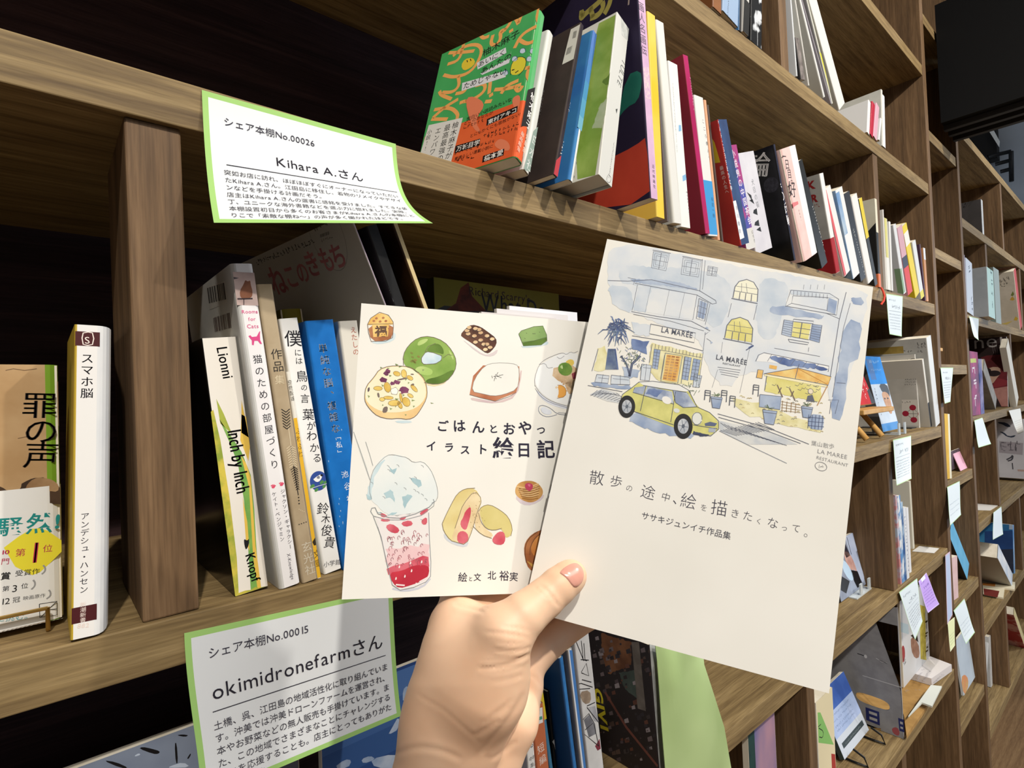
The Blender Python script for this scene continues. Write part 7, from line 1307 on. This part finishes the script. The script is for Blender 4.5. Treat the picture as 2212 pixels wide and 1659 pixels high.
fbk('red spined book with cream leaf patterned side on the far bookcase', 1.505, S1(kB, 1612, 425), S1(kB, 1650, 432), S1(kA, 1512, 1050), col='#b23a3c', left=wash('#cfc8ba', '#dcd5c8', 20), d=.2, artl=lambda a: (a.squig(*kA(1300, 1240, 1480, 1190), .02, '#6a655c', 3), a.squig(*kA(1310, 1310, 1450, 1270), .02, '#6a655c', 3), a.poly(kA(1465, 1430, 1500, 1360, 1520, 1410, 1500, 1440), '#7d8a4a', 3), a.poly(kA(1450, 1500, 1490, 1440, 1530, 1490, 1500, 1510), '#d3ab4a', 3), a.poly(kB(1510, 300, 1540, 240, 1580, 270, 1560, 310), '#dcbc4a', 3), a.poly(kB(1310, 360, 1420, 330, 1500, 310, 1410, 370), '#e3cf7a', 3)))
flush()
fbk('grey and white spine in the far upper compartment', 1.815, S1(kA, 1025, 415), S1(kA, 1052, 420), S1(cr(1980, 230, 7.211), 1000, 1440), col='#d9dbdc', left=wash('#85868a', '#94959a', 20), d=.2, artl=lambda a: (a.squig(*cr(1980, 230, 7.211)(830, 1500, 985, 1480), .03, '#3a3a3e', 3), a.squig(*kA(700, 80, 800, 90), .05, '#4a4a4e', 3))); flush()
fbk('plum spined magazine with yellow marks on the far bookcase', 1.178, S1(kC, 880, 272), S1(kC, 1000, 250), S1(kB, 828, 780), col=wash('#6a4a6a', '#a04a7a', 14), art=lambda a: (a.squig(*kB(860, 1000, 905, 1640), .05, '#cfc3cf', 3), a.poly(kB(835, 900, 925, 895, 930, 960, 840, 965), '#a9b44a', 3)))
fbk('blue and lilac spined magazine beside the plum one', 1.178, S1(kC, 1010, 245), S1(kC, 1060, 230), S1(kB, 962, 903), col=wash('#3f4f8f', '#a9a3c9', 12))
fbk('thick greyish book leaning left before the dark cover portrait', 1.178, S1(kC, 1225, 157), S1(kC, 1298, 157), S1(kB, 1037, 1086), col=wash('#8d8a86', '#9c9995', 40), d=.12, y0=.02)
def artl_nel(a):
    a.poly(kB(1000, 880, 1100, 850, 1420, 830, 1425, 1660, 1320, 1660, 1100, 1200), wash('#7a2a30', '#5a2226', 20), 1); a.poly(kB(1080, 1090, 1150, 1030, 1300, 1030, 1310, 1130, 1260, 1190, 1180, 1300, 1140, 1270), wash('#d9b8a2', '#cfa690', 40), 2, smooth=1); a.poly(kB(1180, 1370, 1420, 1330, 1425, 1640, 1320, 1640), wash('#c08a80', '#b07a72', 40), 2); a.poly(kB(1170, 1330, 1260, 1200, 1420, 1240, 1400, 1310, 1230, 1350), '#8f2c34', 3); a.ell(S1(kB, 1205, 1130), .02, .012, '#2b1a1c', 4); a.ell(S1(kB, 1090, 1090), .014, .012, '#2b1a1c', 4)
    a.ht('nel', *kB(880, 750, 1370, 705), '#b9b3b0', L=4, w=-.004); a.squig(*kB(1195, 850, 1280, 840), .05, '#8a7a7a', 3); a.squig(*kB(1290, 830, 1380, 820), .05, '#8a7a7a', 3)
fbk('dark brown magazine with a red haired portrait and large letters', 1.178, S1(kC, 1425, 140), S1(kC, 1450, 140), S1(kB, 1398, 555), col='#dcd8d0', left='#2a1716', d=.22, y0=-.002, artl=artl_nel)
fbk('white booklet leaning against the divider right of the portrait magazine', 1.178, S1(kC, 1590, 110), S1(kC, 1640, 100), S1(kB, 1400, 545), col='#d9d4c8', d=.02, y0=-.012, xmax=3.012)
flush()
def artl_draw(a): a.poly(kC(1270, 370, 1400, 380, 1480, 450, 1400, 450, 1340, 410, 1265, 390), '#2f3a4e', 2, smooth=1); a.poly(kC(1280, 520, 1360, 530, 1430, 600, 1560, 570, 1500, 620, 1400, 600, 1340, 550), '#2f3a4e', 2, smooth=1); a.poly(kC(1290, 670, 1660, 700, 1650, 885, 1285, 850), '#a39da4', 1); [a.squig(*kC(1300, y, 1640, y+20), .02, '#6a646c', 2) for y in (720, 770, 820)]; a.line(kC(1400, 960, 1480, 920, 1500, 880, 1490, 960, 1420, 980), .006, '#4a4a52', 2, smooth=1); a.line(kC(1490, 1010, 1500, 1110), .004, '#4a4a52', 2); a.poly(kC(1570, 1110, 1680, 1115, 1680, 1145, 1575, 1140), '#b59a90', 2)
fbk('large pale picture panel with dark curved drawing near the right edge', .838, (2214, 1042), (2218, 1042), (2212, 905), col='#d6d6d8', left=wash('#c3c2c8', '#cfced4', 12), d=.26, y0=.012, artl=artl_draw, name='picture_board', cat='picture'); flush()
flat('white paper lying in the far lower compartment', kD(1145, 238, 955, 232, 948, 100, 1310, 125), .8386, .0015, '#dedcd8', xmax=2.61)
fbk('blue landscape book standing in the far lower compartment', .515, S1(kD, 1605, 1222), S1(kD, 1680, 1215), S1(kD, 1580, 372), col=wash('#4f7fb4', '#9fb9d2', 10), left=wash('#2a6a9c', '#4a9ac0', 8), d=.24, y0=.01, xmax=3.0185, artl=lambda a: (a.poly(kD(1060, 850, 1600, 850, 1610, 1225, 1060, 1225), wash('#2a2f42', '#8d93a4', 22, 4, .4, (1, 1, 1), .5, .7), 2), a.poly(kD(1060, 560, 1600, 560, 1600, 850, 1060, 850), wash('#1f3f74', '#26508c', 12), 1), a.poly(kD(1440, 400, 1560, 400, 1560, 540, 1440, 530), '#a9b8c9', 2)))
fbk('thick book with snowy blue spine leaning left in the far lower compartment', .515, S1(kD, 1388, 1305), S1(kD, 1455, 1205), S1(kD, 1005, 556), col=wash('#b9c9de', '#e3e6ea', 14), left='#a5a199', d=.13, y0=.0)
flush()
flat('pile of flyers with orange and dark red prints on the far bookcase', kD(1530, 1490, 1370, 1470, 1350, 1620, 1040, 1560, 1020, 1300, 1535, 1375), .5156, .006, '#dfd6bc', 'flyer_pile', 'flyers', lambda a: (a.poly(kD(1030, 1360, 1230, 1370, 1220, 1420, 1030, 1400), '#c7803a', 2), a.poly(kD(1040, 1450, 1290, 1490, 1260, 1590, 1050, 1550), '#6a2420', 2)))
flat('crumpled white paper on the lowest far shelf', kE(1420, 415, 1340, 605, 1215, 570, 1205, 385), .1936, .02, wash('#b9b9b6', '#cfcfcc', 20), 'crumpled_paper', 'paper')
for i, (bl, br, tl, col, lb_) in enumerate((((1470, 1659), (1500, 1659), (1442, 985), '#d3d7da', 'tallest white book with red mark in the leaning group at lower right'), ((1225, 1395), (1252, 1390), (1218, 1012), '#d0d3d6', 'white book with barcode second from the back at lower right'), ((1100, 1290), (1128, 1285), (1090, 1150), '#d6d8da', 'short white book third from the back at lower right'), ((1150, 1460), (1192, 1450), (1160, 1310), '#d3d6d8', 'white book with barcode fourth from the back at lower right'), ((1120, 1659), (1168, 1659), (1118, 1470), '#d8dadc', 'frontmost white book with blue foot at lower right'))):
    g_ = geo(onY(S1(kF, *tl), .045), onY(S1(kF, *bl), .045), onY(S1(kF, *br), .045), .193, .045); limits(g_, 2.243, 2.606)
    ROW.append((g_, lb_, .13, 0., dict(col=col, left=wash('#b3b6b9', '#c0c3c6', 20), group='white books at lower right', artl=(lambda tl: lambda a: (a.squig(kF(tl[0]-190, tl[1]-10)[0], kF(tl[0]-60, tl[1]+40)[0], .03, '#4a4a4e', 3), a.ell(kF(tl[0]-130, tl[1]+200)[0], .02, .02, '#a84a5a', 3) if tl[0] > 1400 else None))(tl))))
ROW.sort(key=lambda r: r[0]['P'][0]); flush()
fbk('red and white book on an easel at the right edge of the photo', .193, (2206, 1376), (2212, 1374), (2186, 1318), col='#dccf9c', left=wash('#a8343c', '#c9999a', 20, 3, .5, (1, 1, 1), .45, .55), d=.14, y0=.01); flush()
# seen past the lintel on the end wall
WX = 5.54; P4 = [onX(p, WX-.2) for p in ((2135, 281), (2145, 279), (2158, 303), (2157, 316))]
m = MB(); m.add([tuple(p) for p in P4]+[(WX-.17, p[1], p[2]) for p in P4], [(0, 1, 2, 3), (7, 6, 5, 4)]+[(i, 4+i, 4+(i+1) % 4, (i+1) % 4) for i in range(4)], mat('#f7f9f5', .6))
tag(m.build('wall_board'), 'small bright white board high on the end wall', 'board')
m = MB(); L3 = lambda a, b: m.tube([onX(a, WX-.2), onX(b, WX-.2)], .014, mat('#121316', .5), 6)
for a, b in (((2136, 338), (2184, 327)), ((2150, 355), (2184, 346)), ((2161, 371), (2184, 365)), ((2184, 327), (2185, 392)), ((2130, 337), (2131, 400))): L3(a, b)
tag(m.build('metal_rack'), 'black metal rack on the end wall under the white board', 'rack')
Pb = onX((2135, 300), WX-.1); m = MB(); m.box((WX-.14, Pb[1]-.05, Pb[2]-.17), (WX-.04, .54, Pb[2]+.12), mat('#191614', .7)); tag(m.build('wall_cabinet'), 'dark box mounted on the end wall beside the white board', 'cabinet')
